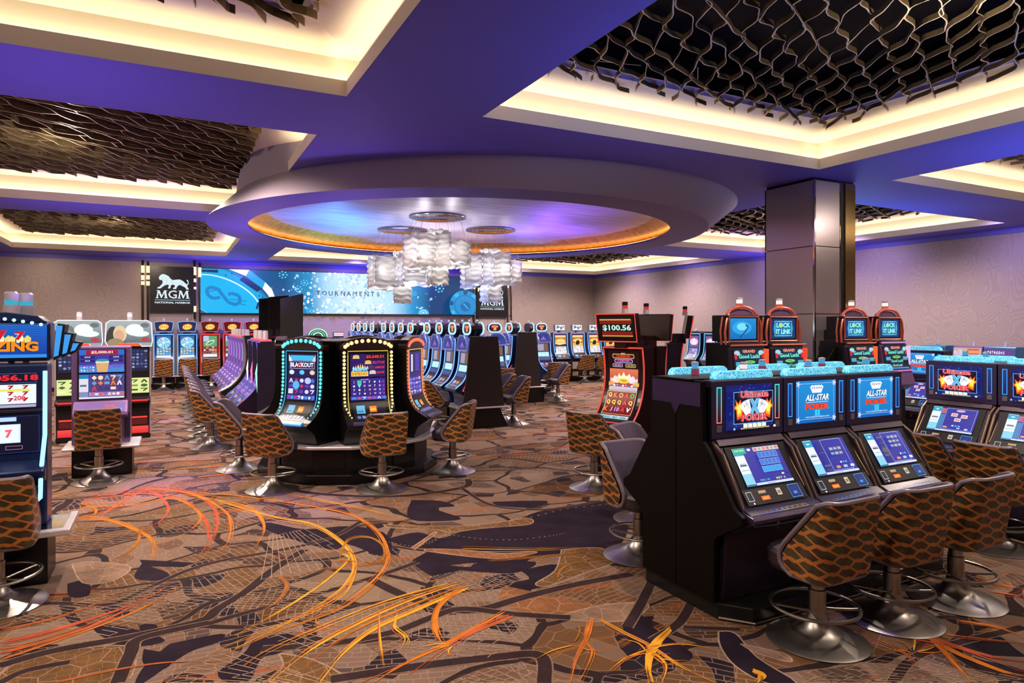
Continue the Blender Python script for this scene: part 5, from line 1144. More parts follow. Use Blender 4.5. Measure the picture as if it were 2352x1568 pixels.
# ------------------------------------------------ carousel machine with chaser bulbs
def black_art(W, Hh):
    a = Art(W, Hh, '1c1450', 12); a.rect(W*.08, Hh*.86, W*.92, Hh*.97, '3ab8e8'); a.poly([(W*.02, Hh*.99), (W*.15, Hh*.84), (W*.02, Hh*.84)], 'e8e8f8'); a.poly([(W*.98, Hh*.99), (W*.85, Hh*.84), (W*.98, Hh*.84)], 'e8c8d8')
    a.frame(W*.06, Hh*.68, W*.94, Hh*.85, W*.01, 'd8d8f8'); a.text('BLACKOUT', W*.5, Hh*.765, Hh*.10, 'f0f0fc', w=W*.82, bold=.04, ol='101030'); a.text('A', W*.415, Hh*.765, Hh*.10, 'e82838', bold=.05)
    for cx, c in ((.13, 'd8e8f8'), (.5, '58c8f8'), (.87, 'f0c8b0')): a.ell(W*cx, Hh*.60, W*.09, Hh*.05, c)
    a.rect(0, Hh*.49, W, Hh*.52, '101030'); a.symbols(W*.02, Hh*.12, W*.98, Hh*.48, 5, 3, ['3a70d8', 'c83048', '48b0e0', '5a3aa8', 'd8d8f0', '28489a'], '2a1c70', 11); a.ell(W*.3, Hh*.32, W*.12, Hh*.09, '50b8f0'); a.ell(W*.72, Hh*.42, W*.11, Hh*.07, 'b8c8f8'); a.rect(W*.03, Hh*.13, W*.2, Hh*.24, 'e0d8f0')
    a.rect(0, 0, W, Hh*.1, '2a3a90'); a.symbols(0, .0, W, Hh*.1, 8, 1, ['e8e8f8', 'd03858', '38a0d8'], '3a4ab8', 4); return a
def inferno_art(W, Hh):
    a = Art(W, Hh, '2c1a60', 12); a.rect(W*.44, Hh*.86, W, Hh, '200c20'); a.rect(0, 0, W, Hh*.08, '4a4ab0')
    a.text('$5,640.51', W*.7, Hh*.935, Hh*.075, 'ff4050', w=W*.5, bold=.03); a.text('$2,171.01', W*.8, Hh*.81, Hh*.06, 'f03848', w=W*.34, bold=.03); a.text('$489.59', W*.84, Hh*.70, Hh*.055, 'f03848', w=W*.27, bold=.03); a.text('$44.40', W*.86, Hh*.59, Hh*.055, 'f03848', w=W*.22, bold=.03)
    for cx, cy, c in ((.16, .93, 'f0b040'), (.5, .81, 'f0a838'), (.58, .70, '483858'), (.63, .59, 'd8c8b8')): a.poly([(W*(cx-.1), Hh*(cy-.03)), (W*(cx-.08), Hh*(cy+.04)), (W*cx, Hh*(cy+.055)), (W*(cx+.08), Hh*(cy+.04)), (W*(cx+.1), Hh*(cy-.03))], c)
    a.text('X12', W*.16, Hh*.93, Hh*.05, 'f8f0d8', bold=.04, ol='a02818'); a.text('X11', W*.5, Hh*.80, Hh*.045, 'f8f0d8', bold=.04, ol='a02818')
    for k in range(7): a.poly([(W*(.05+.065*k), Hh*.68), (W*(.085+.065*k), Hh*(.80-.02*abs(k-3))), (W*(.12+.065*k), Hh*.68)], ('f8e8d0', 'f0a860')[k % 2])
    a.rect(W*.02, Hh*.52, W*.5, Hh*.62, 'f8e8b0'); a.text('INFERNO', W*.26, Hh*.57, Hh*.085, 'e8a828', w=W*.46, bold=.05, ol='a03818'); a.text('JACKPOT', W*.27, Hh*.66, Hh*.09, '48d0f0', w=W*.46, bold=.05, ol='f8f8e8')
    a.rect(0, Hh*.47, W, Hh*.50, '0c0818'); a.rect(W*.02, Hh*.09, W*.98, Hh*.46, '3a2a90'); a.text('PLAY 20 LINES', W*.4, Hh*.445, Hh*.02, 'e8e0f8')
    for i in range(4):
        for j in range(5):
            cx, cy = W*(.09+.147*j), Hh*(.39-.085*i); a.rect(cx-W*.06, cy-Hh*.036, cx+W*.06, cy+Hh*.036, '2c2078'); k = (i*3+j*2) % 5
            if k == 0: a.text('J', cx, cy, Hh*.05, 'f0c8a8', bold=.05)
            elif k == 1: a.text('7', cx, cy, Hh*.05, 'f8d8a0', bold=.06)
            elif k == 2: a.ell(cx-W*.015, cy+.004, W*.02, Hh*.018, 'f08098', n=9); a.ell(cx+W*.015, cy+.004, W*.02, Hh*.018, 'f08098', n=9); a.poly([(cx-W*.035, cy), (cx+W*.035, cy), (cx, cy-Hh*.026)], 'f08098')
            elif k == 3: a.ell(cx, cy, W*.03, Hh*.022, 'f0e8c8', .5, 10)
            else: a.text('W', cx, cy, Hh*.045, 'd8b8e8', bold=.05)
        a.text('0', W*.82, Hh*(.39-.085*i), Hh*.045, 'e0d8f0', bold=.04); a.text('10', W*.93, Hh*(.39-.085*i), Hh*.04, 'e83878', bold=.03)
    a.rect(W*.17, Hh*.34, W*.29, Hh*.43, '48c0a0'); a.poly([(W*.18, Hh*.34), (W*.28, Hh*.34), (W*.23, Hh*.26)], '70e0c0')
    a.symbols(0, 0, W, Hh*.07, 7, 1, ['d8d8f0', 'd04878', '4890e0'], '4a4ac0', 9); return a
BULBS = {}
def bulb_at(parent, x, y, z, r, m, name='bulb'):
    if m.name not in BULBS:
        b = MB(); b.mesh(SPH[0], SPH[1], m); o = b.build(name, None, parent, smooth=True); BULBS[m.name] = o.data
    else: o = bpy.data.objects.new(name, BULBS[m.name]); COL.objects.link(o); o.parent = parent
    o.location = (x, y, z); o.scale = (r, r*.6, r); return o
def carousel_slot(label, loc, rz, bulb, art, bulb2=None, edge='f0c860', lit=True, group='bulb-edged machines of the round carousel'):
    s = empty('slot_machine', loc, rz, label, 'slot machine', group); w = .34
    P = Prof([(-.02, 1.88), (-.02, 1.6), (-.025, 1.3), (-.05, 1.08), (-.13, .92), (-.27, .82), (-.33, .79), (-.33, .75), (-.2, .66), (-.14, .52)])
    poly = [(y, z) for y, z in P.p]+[(-.14, .505), (.25, .505), (.25, 1.86)]
    b = MB(); b.prism_x(poly, -.352, .352); b.build('cabinet', BLACK, s)
    # domed face
    b = MB(); n = 12; vs = []; fs = []
    arc = [(.36*math.cos(t)*1.0, 1.80+.13*math.sin(t)) for t in [PI*k/14 for k in range(15)]]
    b.prism_y([(-.36, 1.75)]+[(x, z) for x, z in reversed(arc)]+[(.36, 1.75)], -.035, .10); b.build('arched_head', mat('dark_amber_head', (.03, .012, .01), .25, .2), s, bevel=.008)
    if not lit: return s
    b1 = neon(bulb, 1.6); m = [b1]; b = MB(); pts = []
    d_end = P.d_at_z(.86)
    for sx in (-1, 1):
        for k in range(19):
            d = P.d_at_z(1.72)+(d_end-P.d_at_z(1.72))*k/18; y, z = P.at(d, .012); pts.append((sx*(.325 if k < 15 else .325-.03*(k-14)*.5), y, z, 1-.5*max(0, k-9)/9))
    for k in range(1, 12):
        t = PI*k/12; pts.append((.325*math.cos(t), -.045, 1.775+.105*math.sin(t), 1.25))
    for x, y, z, sc in pts:
        bulb_at(s, x, y-.004, z, .0215*sc, b1)
    e = neon(edge, .9); b = MB(); hw = .275; d0 = P.d_at_z(1.74); d1 = P.d_at_z(.88)
    q = [(-hw, *P.at(d1+(d0-d1)*k/16, .012)) for k in range(17)]+[(hw, *P.at(d0+(d1-d0)*k/16, .012)) for k in range(17)]; b.tube(q, .006, 6); b.build('neon_tube', e, s, smooth=True)
    d0 = P.d_at_z(1.70); d1 = P.d_at_z(1.08); art(.48, d1-d0).build('game_screen', s, P.map(-.24, d0, d1), bands=14)
    buttons(s, P, P.d_at_z(1.05), P.d_at_z(.83), .22, c1='ff7a1c', c2='5fb4dc')
    b = MB(); b.prism_x([(-.30, .83), (-.36, .80), (-.37, .78), (-.34, .765), (-.28, .78)], -.27, .27); b.build('deck_lip', mat('deck_violet_gloss', (.085, .06, .11), .18, .5) if bulb != '58e8f8' else mat('lip_blue', (.1, .3, .6), .2, .3, emit=lin('2a80d8'), es=.5), s, bevel=.01)
    return s
def sphere_mesh(nu=8, nv=5):
    vs = [(0, 0, 1)]; fs = []
    for j in range(1, nv):
        for i in range(nu): t = PI*j/nv; p = 2*PI*i/nu; vs.append((math.sin(t)*math.cos(p), math.sin(t)*math.sin(p), math.cos(t)))
    vs.append((0, 0, -1)); L = len(vs)-1
    for i in range(nu): fs.append((0, 1+i, 1+(i+1) % nu)); fs.append((L, 1+(nv-2)*nu+(i+1) % nu, 1+(nv-2)*nu+i))
    for j in range(nv-2):
        for i in range(nu): fs.append((1+j*nu+i, 1+(j+1)*nu+i, 1+(j+1)*nu+(i+1) % nu, 1+j*nu+(i+1) % nu))
    return vs, fs
SPH = sphere_mesh()

# ================================================================== FRONT POKER BANK (row along X, two-sided)
FYC = 3.95
o = empty('bank_plinth', (0, FYC, 0), 0, 'low black plinth with silver-edged foot plate under the near poker machines', 'plinth')
b = MB(); b.prism_z([(3.47, -.40), (3.62, -.59), (5.85, -.59), (5.95, -.40), (5.95, .40), (5.85, .58), (3.62, .58), (3.47, .40)], 0, .118); b.build('plinth_body', mat('plinth_black', (.006, .007, .007), .3), o, bevel=.008)
b = MB(); b.tube([(3.47, -.41, .018), (3.62, -.60, .018), (5.86, -.60, .018), (5.96, -.41, .018)], .009, 6); b.tube([(3.47, .41, .018), (3.62, .588, .018), (5.86, .588, .018)], .009, 6); b.build('edge_strip', STEEL, o, smooth=True)
ep = empty('end_panel', (3.47, FYC, 0), 0, 'black fluted end panel closing the near bank of poker machines', 'panel')
half_ = [(0, .12), (-.40, .12), (-.40, .56), (-.43, .60), (-.66, .735), (-.665, .79), (-.575, .845), (-.34, 1.20), (-.29, 1.25), (-.285, 1.69), (0, 1.69)]
for sg in (1, -1):
    b = MB(); P_ = [(y*sg+(.002 if sg < 0 else -.002), z) for y, z in half_]; b.prism_x(P_, -.035, 0); b.build('panel_leaf', mat('fluted_black', (.0022, .0014, .0012), .5, spec=.12, bump=(90, .2)), ep, bevel=.006)
b = MB(); b.prism_x([(-.27, 1.50), (-.05, 1.50), (0, 1.42), (.05, 1.50), (.27, 1.50), (.27, 1.675), (-.27, 1.675)], -.04, -.036); b.build('gloss_valance', mat('violet_gloss_valance', (.05, .03, .12), .12, .6), ep)
b = MB(); b.box(3.40, 5.78, FYC-.19, FYC+.19, 1.6905, 1.699); tag(b.build('cap_board', BLACK2, None), 'thin black board capping the near poker bank between the aqua glass tops', 'board')
XS = [3.88, 4.625, 5.37]
poker('poker machine with flaming Ultimate X POKER marquee and red side lights, beside the end panel', (XS[0], FYC, 0), 0, ux_art, 0, hot=True)
poker('poker machine with blue ALL-STAR POKER II marquee, middle of the near bank', (XS[1], FYC, 0), 0, star_art, 1)
poker('poker machine with ALL-STAR POKER II marquee and nine small icons, far end of near bank', (XS[2], FYC, 0), 0, star_art, 2)
for k, x in enumerate(XS):
    poker(('poker machine seen from behind, back to back with the flaming-marquee machine', 'poker machine seen from behind, back to back with the middle blue machine', 'poker machine seen from behind, back to back with the blue machine of nine icons')[k], (x, FYC, 0), PI, star_art, 1, group='poker machines on the hidden side of the near bank')
stool(3.84, 3.02, .03, 'casino stool drawn up to the near poker bank, closest to the camera')
stool(4.59, 2.99, -.02, 'casino stool in the middle of the three at the near poker bank')
stool(5.33, 2.97, .0, 'casino stool of the near poker bank closest to the right edge of the photo')
stool(3.80, 4.86, PI, 'casino stool showing its plum inner back, behind the black end panel')
# right poker bank, faces -X
for k, (y, art, lb) in enumerate(((4.24, ux_art, 'poker machine with flaming Ultimate X POKER marquee, blue side lights, facing the right-hand stools'), (3.495, ux_art, 'poker machine with flaming marquee cut by the right edge of the photo'))):
    poker(lb, (7.98, y, 0), -PI/2, art, 3)
for y, lb in ((4.24, 'rear poker machine behind the right-hand flaming marquee, only its glass top showing'), (3.495, 'rear poker machine at the right edge, only its glass top showing')): poker(lb, (7.98, y, 0), PI/2, star_art, 1, group='poker machines on the hidden side of the right bank')
stool(6.93, 3.5, -PI/2+.05, 'casino stool with orange lattice back, in front of the right flaming marquee')
stool(7.02, 4.18, -PI/2-.12, 'casino stool with orange lattice back, just right of the deck of nine-icon machine')
poker('small distant poker machine with aqua glass top, left of the right-hand flaming marquee', (10.9, 6.45, 0), -PI/2, star_art, 3, topglow=True, cab=DARKP)

for (x, y, w_, l_, lb) in ((7.98, 3.87, .62, .76, 'low black plinth under the right-hand poker bank'), (10.9, 6.45, .62, .40, 'low black plinth under the distant aqua-topped poker machine')):
    b = MB(); b.box(x-w_, x+w_, y-l_, y+l_, 0, .118); tag(b.build('bank_plinth', BLACK, None, bevel=.008), lb, 'plinth')
# ================================================================== ROUND CAROUSEL
CC = (2.4, 9.98)
o = empty('carousel_base', (*CC, 0), 0, 'black faceted carousel base with a silver foot ledge', 'base')
def ngon(r, n=14, ph=0.0): return [(r*math.cos(2*PI*k/n+ph), r*math.sin(2*PI*k/n+ph)) for k in range(n)]
PH_ = -PI/2+PI/14
b = MB(); b.prism_z(ngon(1.30, 14, PH_), 0, .13); b.build('plinth', BLACK, o, bevel=.01)
b = MB(); b.prism_z(ngon(1.14, 14, PH_), .13, .47); b.build('base_body', BLACK2, o)
b = MB(); b.prism_z(ngon(1.30, 14, PH_), .455, .50); b.build('foot_ledge', SILVER, o, bevel=.012)
for k in range(14):
    t = PH_+2*PI*(k+.5)/14; 
    if k % 2 == 0: b = MB(); r_ = 1.115; c, d = math.cos(t), math.sin(t); b.prism_z([(r_*c+s_*.17*d*-1, r_*d+s_*.17*c) for s_ in (-1, 1)]+[((r_+.012)*c-s_*.17*d, (r_+.012)*d+s_*.17*c) for s_ in (1, -1)], .17, .40); b.build('access_door', BLACK, o)
b = MB(); b.prism_z(ngon(.73, 14, PH_), .5, 1.86); b.build('core', BLACK, o)
b = MB(); b.prism_z(ngon(.735, 14, PH_), 1.86, 1.875); b.build('core_top', mat('tan_core_top', (.14, .10, .065), .5), o)
dsk = 2*PI/7
for k, (lb, bulb, art, edge) in enumerate((('round carousel slot machine framed by warm yellow bulbs', 'ffd890', inferno_art, 'f0c850'), ('carousel slot machine with red and white bulbs, seen from the side', 'ff6a50', purple_w := (lambda W, Hh: purple_art(W, Hh, 8)), 'f0d078'),
        ('dark rear slot machine of the round carousel, behind the yellow one on the far side', None, None, None), ('dark rear slot machine of the round carousel, towards the video wall', None, None, None), ('dark rear slot machine of the round carousel, towards the red-lit row', None, None, None),
        ('dark slot machine of the round carousel facing the row of stools', None, None, None), ('round carousel slot machine framed by cyan bulbs, BLACKOUT on its screen', '58e8f8', black_art, '3ab0f0'))):
    t = -PI/2+dsk*k; r_ = 1.0; c, d = math.cos(t), math.sin(t)
    carousel_slot(lb, (CC[0]+r_*c, CC[1]+r_*d, .0), face_rz(c, d), bulb, art, edge=edge, lit=bulb is not None)
stool(2.41, 8.32, .06, 'casino stool in front of the yellow-bulb slot machine')
st6 = stool(1.16, 8.91, srz(.77, .60), 'casino stool before the cyan-bulb slot machine, small steel pull on its back')
b = MB(); b.tube([(-.155, -.325, .80), (-.085, -.325, .80)], .018, 12); b.box(-.13, -.11, -.325, -.29, .79, .81); b.build('back_pull', STEEL, st6, smooth=True)
stool(3.60, 8.86, srz(-.80, .58), 'casino stool seen side-on, right of the round carousel')
stool(.90, 10.42, srz(.95, -.28), 'casino stool with plum inner back, just behind the cyan-bulb machine stool')

# ================================================================== LEFT FRONT MACHINES
def sevens(W, Hh):
    a = Art(W, Hh, '0a2a78'); a.rect(0, 0, W, Hh, '0e3aa0', '1a68c8')
    for k in range(14): a.rect(0, Hh*(k/14), W, Hh*(k/14)+.003, '0c2c80')
    a.rect(0, 0, W, Hh*.10, '2f8ce0')
    c0 = W*.5+.094
    for q in (-.127, 0, .127):
        for dx, hh_, c in ((-.055, .66, 'e8d878'), (.0, .80, 'f4ecb0'), (.05, .68, 'e0d070')): a.poly([(c0+q+dx-.022, Hh*.45), (c0+q+dx-.026, Hh*.58), (c0+q+dx, Hh*hh_), (c0+q+dx+.024, Hh*.6), (c0+q+dx+.022, Hh*.45)], c)
    for q, s_ in ((-.127, .26), (0, .34), (.127, .26)): a.text('7', c0+q, Hh*.66, Hh*s_, 'c81828', bold=.06, ol='f0f0ff', olw=.04, w=.085 if q == 0 else .07)
    a.text('BLAZING', c0, Hh*.34, Hh*.30, 'f08a18', w=.50, bold=.05, ol='20080a', olw=.05); return a
def blaz_pay(W, Hh):
    a = Art(W, Hh, '080c28'); a.frame(W*.02, Hh*.70, W*.97, Hh*.98, .003, '4a6ab8'); a.text('$11,056.18', W*.64, Hh*.84, Hh*.20, 'f0202c', w=W*.70, bold=.04)
    for k in range(2):
        x0 = W*(.02+.49*k); a.rect(x0, Hh*.10, x0+W*.46, Hh*.66, 'e8f0f8')
        for j in range(3):
            for i in range(3): a.text('7', x0+W*(.08+.14*i), Hh*(.58-.18*j), Hh*.11, 'a81830', w=W*.06, bold=.06)
        a.rect(x0+W*.05, Hh*.46, x0+W*.4, Hh*.53, 'e8e060'); a.text('200' if k else '400', x0+W*.3, Hh*.27, Hh*.14, 'e02838', bold=.03)
    a.rect(W*.02, 0, W*.44, Hh*.07, 'a8d8b8'); a.rect(W*.5, 0, W*.97, Hh*.08, 'b0a8c8'); return a
def blaz_reel(W, Hh):
    a = Art(W, Hh, '060a24'); a.frame(W*.0, 0, W, Hh, .004, '203880'); a.rect(W*.05, Hh*.86, W*.78, Hh*.97, 'b8d8f4')
    for k in range(3): x = W*(.06+.27*k); a.rect(x, Hh*.28, x+W*.22, Hh*.78, 'd8e8f8'); a.rect(x+W*.02, Hh*.31, x+W*.20, Hh*.75, 'e8f4fc'); (a.text('7', x+W*.11, Hh*.53, Hh*.22, 'f06078', bold=.05, ol='f8c8d0') if k != 1 else a.rect(x, Hh*.50, x+W*.22, Hh*.55, '304060'))
    a.rect(W*.05, Hh*.1, W*.15, Hh*.18, 'f02838'); a.rect(W*.2, Hh*.1, W*.3, Hh*.19, 'e8f080'); a.frame(W*.36, Hh*.1, W*.62, Hh*.2, .003, 'd05068'); a.frame(W*.68, Hh*.1, W*.84, Hh*.2, .003, 'c080a0'); return a
s = empty('slot_machine', (-1.30, 6.86, 0), 0, 'tall blue slot machine with three red sevens over BLAZING, at the left edge', 'slot machine')
hw = .40
b = MB(); b.box(-hw-.02, hw+.02, -.33, .10, 0, .42); b.build('stand', BLACK, s, bevel=.008)
b = MB(); b.box(-hw-.2, hw+.15, -.42, .10, .425, .45); b.build('mirror_shelf', MIRR, s)
b = MB(); b.box(-hw-.22, hw+.19, -.50, -.42, .415, .465); b.box(hw+.13, hw+.19, -.42, .10, .415, .465); b.build('shelf_rim', SILVER, s, bevel=.01)
b = MB(); b.box(-hw, hw, -.22, .06, .45, 1.78); b.prism_x([(-.22, .80), (-.33, .86), (-.35, .92), (-.22, 1.0)], -hw, hw); b.build('cabinet', BLUEC, s, bevel=.02)
b = MB(); pts = [(-hw+.01, -.24, 1.72), (-hw+.01, -.25, 1.2), (-hw+.03, -.30, .9), (-hw+.03, -.33, .70), (-hw+.09, -.335, .64), (hw-.09, -.335, .64), (hw-.03, -.33, .70), (hw-.03, -.30, .9), (hw-.01, -.25, 1.2), (hw-.01, -.24, 1.72)]; b.tube(pts, .016, 8); b.build('neon_tube', neon('9ad4ff', 1.7), s, smooth=True)
b = MB(); b.box(-hw+.04, hw-.04, -.335, -.2, .62, .80); b.build('belly_panel', BLACK, s, bevel=.02)
blaz_pay(.70, .28).build('pay_screen', s, flat_map(-.35, 1.43, -.225)); blaz_reel(.70, .30).build('reel_window', s, flat_map(-.35, 1.06, -.225))
b = MB(); b.box(-hw, hw, -.24, -.2, 1.385, 1.41); b.build('divider_rail', DARKP, s, bevel=.004)
a = Art(.70, .09, '0a1430'); a.rect(.0, .01, .45, .08, 'dff0f4'); a.rect(0, .01, .38, .08, '2aa0a8') if False else None; a.rect(.52, .015, .68, .085, '20a0d8'); a.build('player_panel', s, flat_map(-.35, .70, -.336))
b = MB(); b.prism_z([(-.42, -.22), (.42, -.22), (.42, .06), (-.42, .06)], 1.80, 2.12); b.build('header_box', BLUEC, s, bevel=.02)
sevens(.80, .27).build('header_sign', s, flat_map(-.40, 1.83, -.222))
b = MB(); b.prism_y([(-.40, 2.12), (.40, 2.12), (.34, 2.17), (.12, 2.20), (-.12, 2.20), (-.34, 2.17)], -.22, .05); b.build('header_crown', BLUEC, s, bevel=.008)
b = MB(); m_ = neon('b8ecff', 1.5)
for k in range(13): t = -1+2*k/12; x = .36*t; z = 2.185-.055*abs(t)**1.5; bulb_at(s, x, -.228, z-.03, .014, m_)
for k in range(3):
    x = .44+.055*k; z0 = 1.83+.02*k; z1 = 2.10-.075*k; b = MB(); b.prism_y([(x, z0-.03), (x+.045, z0), (x+.085, z1), (x+.03, z1+.01)], -.20+.03*k, .04); b.build('stepped_fin', BLACK2, s, bevel=.004)
    b = MB(); b.prism_y([(x+.004, z0), (x+.036, z0+.012), (x+.066, z1-.01), (x+.022, z1-.008)], -.205+.03*k, -.201+.03*k); b.build('fin_light', neon('2f9cf0', 1.0), s)
stool(-1.15, 6.17, -.02, 'casino stool cut by the left edge, below the machine with red sevens')
for k, (x, y) in enumerate(((on_y(26, 700, 7.12)[0], 7.12), (on_y(60, 700, 7.34)[0], 7.34))):
    b = MB(); AC = mat('clear_acrylic', (.33, .30, .34), .08); b.lathe([(.026, 0), (.026, 2.13)], (0, 0), 8, BLACK2); b.lathe([(.062, 2.12), (.062, 2.27), (.058, 2.27)], (0, 0), 16, AC); b.lathe([(.05, 2.27), (.05, 2.31)], (0, 0), 16, neon('28b8d8', .8)); b.lathe([(.054, 2.31), (.054, 2.37), (.04, 2.385)], (0, 0), 16, AC)
    o = b.build('tower_lamp', None, None, smooth=True); o.location = (x, y, 0)
    tag(o, ('clear tower lamp with a teal band, taller-looking one above the red sevens', 'clear tower lamp with a teal band, shorter-looking one above the red sevens')[k], 'lamp')
# second machine: purple, twin screens
def lobster_top(W, Hh):
    a = Art(W, Hh, '3a3aa0'); a.rect(W*.0, Hh*.78, W, Hh, '2a6ac8'); a.rect(W*.15, Hh*.78, W*.86, Hh*.98, 'a01828'); a.text('$2,000.01', W*.5, Hh*.88, Hh*.13, 'f4d8d0', w=W*.48, bold=.04)
    for k, (x, y) in enumerate(((.03, .62), (.03, .46), (.66, .62), (.66, .46))): a.rect(W*x, Hh*y, W*(x+.31), Hh*(y+.11), '241c60'); a.text(('$459.87', '$20.29', '$188.38', '$10.91')[k], W*(x+.155), Hh*(y+.055), Hh*.06, 'e8e0f8', bold=.03)
    a.rect(0, Hh*.02, W, Hh*.34, '3a90d0', '6a50c0'); a.poly([(W*.36, Hh*.5), (W*.66, Hh*.5), (W*.62, Hh*.02), (W*.40, Hh*.02)], 'd8a870'); a.rect(W*.36, Hh*.42, W*.66, Hh*.49, 'e8d8c0'); a.ell(W*.51, Hh*.54, W*.14, Hh*.06, '2a90b0'); a.symbols(W*.02, Hh*.03, W*.34, Hh*.3, 5, 2, ['48d8e8', 'f06070', 'c8e8f4'], None, 3); a.frame(W*.72, Hh*.16, W*.96, Hh*.36, .003, '48a0e8'); return a
def lobster_reels(W, Hh):
    a = Art(W, Hh, '3a4a98'); a.rect(0, Hh*.62, W*.2, Hh*.98, '2080b8'); a.rect(0, Hh*.28, W*.2, Hh*.82, 'd8d8e4'); a.rect(W*.02, Hh*.5, W*.16, Hh*.58, '606888'); a.rect(0, 0, W*.2, Hh*.27, '8888b8'); a.symbols(W*.26, Hh*.30, W*.96, Hh*.96, 5, 3, ['e88040', 'f0d8c0', '58a0e0', 'd04050', 'e8e8f0', '2a3890'], '5a3a6a', 17, .08); a.rect(W*.22, Hh*.1, W, Hh*.26, 'c8a0c0'); a.symbols(W*.24, Hh*.1, W, Hh*.26, 8, 1, ['e05858', 'f0e0e8', '7858a8'], 'b080a8', 6); a.rect(0, 0, W, Hh*.07, 'e0e0f8'); return a
s = empty('slot_machine', (-.83, 11.10, 0), 0, 'purple-framed slot machine with two stacked screens, second from the left front', 'slot machine')
hw = .35; stand(s, .72, -.32, .30, over=.10)
b = MB(); b.box(-hw-.02, hw-.02, -.20, .28, .43, 1.79); b.build('cabinet', PURP, s, bevel=.015)
b = MB(); b.box(-hw+.05, hw-.07, -.212, -.195, 1.06, 1.76); b.build('screen_frame', BLACK2, s)
lobster_top(.54, .32).build('upper_screen', s, flat_map(-.28, 1.43, -.213)); lobster_reels(.54, .34).build('lower_screen', s, flat_map(-.28, 1.07, -.213))
b = MB(); b.prism_x([(-.20, 1.04), (-.33, .88), (-.34, .84), (-.20, .78)], -hw, hw-.04); b.build('deck', PURP, s, bevel=.01)
a = Art(.6, .16, '8a60a8'); a.rect(.36, .09, .48, .12, 'ff5048'); a.rect(.07, .03, .16, .05, '60b0ff'); a.rect(.47, .02, .57, .06, '4098f0'); m_ = slope_map(-.33, (-.33, .885), (-.207, 1.035), .19); a.build('button_deck', s, m_)
b = MB(); b.box(.26, .33, -.21, -.17, .50, .86); b.build('bill_slot_panel', DARKP, s, bevel=.005)
stool(-.84, 10.44, 0, 'casino stool in front of the purple-framed machine')

# tall machines with big curved head screens
def blur_art(W, Hh, k):
    a = Art(W, Hh, '8f9aa0'); a.rect(0, 0, W, Hh, '4a5560', 'a8b4b8'); a.ell(W*.14, Hh*.3, W*.14, Hh*.5, '3a3a38'); a.ell(W*.30, Hh*.5, W*.15, Hh*.34, 'e0c8a0' if k else '6a7a70'); a.ell(W*.28, Hh*.42, W*.11, Hh*.24, 'd8a888' if k else '8a9a90'); a.ell(W*.2, Hh*.12, W*.18, Hh*.2, '9a8868')
    a.ell(W*.62, Hh*.66, W*.2, Hh*.24, 'f0f4f4'); a.ell(W*.75, Hh*.5, W*.2, Hh*.12, 'e8f0f0'); a.ell(W*.85, Hh*.85, W*.1, Hh*.1, '6a7478'); a.ell(W*.86, Hh*.26, W*.09, Hh*.1, 'b84048'); a.rect(W*.45, 0, W, Hh*.14, '9aa4a8'); return a
for k, (x, lb, cc) in enumerate(((-1.45, 'tall slot machine with a large curved head screen, left one of the pair', 'd0a8d8'), (-.66, 'tall slot machine with a large curved head screen, right one of the pair', '50b0e0'))):
    s = empty('slot_machine', (x, 14.35, 0), 0, lb, 'slot machine', 'tall machines with curved head screens'); hw = .34
    b = MB(); b.box(-hw, hw, -.26, .3, 0, 1.72); b.build('cabinet', BLACK2, s, bevel=.02)
    b = MB(); b.box(-hw-.012, -hw+.012, -.28, -.24, .08, 1.72); b.box(hw-.012, hw+.012, -.28, -.24, .08, 1.72); b.build('edge_trim', mat('mauve_trim', (.5, .38, .42), .3, .5), s, bevel=.004)
    rp = [(-.33, 1.70), (-.12, 1.70), (-.10, 1.74), (.18, 1.74), (.2, 1.70), (.36, 1.70), (.375, 1.80), (.36, 2.12), (.30, 2.17), (-.30, 2.17), (-.36, 2.12), (-.375, 1.80)]
    b = MB(); b.prism_y(rp, -.30, -.06); b.build('head_box', mat('head_box_%d' % k, lin('2a5a80') if k else lin('806080'), .3, .3), s, bevel=.012)
    mp_ = flat_map(-.36, 1.705, -.302); blur_art(.72, .45, k).build('head_screen', s, mp_)
    b = MB(); b.tube([(x_, -.315, z) for x_, z in rp], .010, 7, True); b.build('head_neon', neon('e8ecf8', 1.2), s, smooth=True)
    b = MB(); b.prism_y([(-.20, 1.70), (.20, 1.70), (.16, 1.76), (-.16, 1.76)], -.335, -.30); b.build('red_canopy', mat('red_canopy', (.4, .05, .02), .3, emit=(.8, .12, .04), es=.5), s, bevel=.008)
    a = Art(.60, .42, '181c34', 1); a.symbols(0, .05, .6, .40, 9, 6, ['5060a0', '8890c0', '303860', 'a8b0d8'], '20264a', 4); a.build('pay_screen', s, flat_map(-.30, 1.24, -.263))
    a = Art(.64, .28, 'd8e090', 1); a.symbols(0, .02, .64, .26, 4, 3, ['3a4a28', '506030', 'e8f0b0', '8a9848'], 'dce69a', 9, .14); a.build('reel_window', s, flat_map(-.32, .84, -.263))
    b = MB(); b.prism_x([(-.26, .78), (-.36, .74), (-.38, .70), (-.36, .66), (-.26, .66)], -hw, hw); b.build('deck', BLACK2, s, bevel=.01)
    a = Art(.6, .08, '30080c'); a.rect(0, .03, .6, .06, 'f03838'); a.build('deck_light', s, flat_map(-.30, .67, -.382))
    a = Art(.62, .4, '140406'); a.rect(.02, .28, .60, .31, 'f04838'); a.rect(.0, .0, .62, .13, 'd82828', 'f04a48'); a.rect(.02, .16, .6, .27, '581012'); a.build('belly_light', s, flat_map(-.31, .10, -.263))
    candle(s, 0, -.1, 2.17, 'ffffff', None, 1.5)

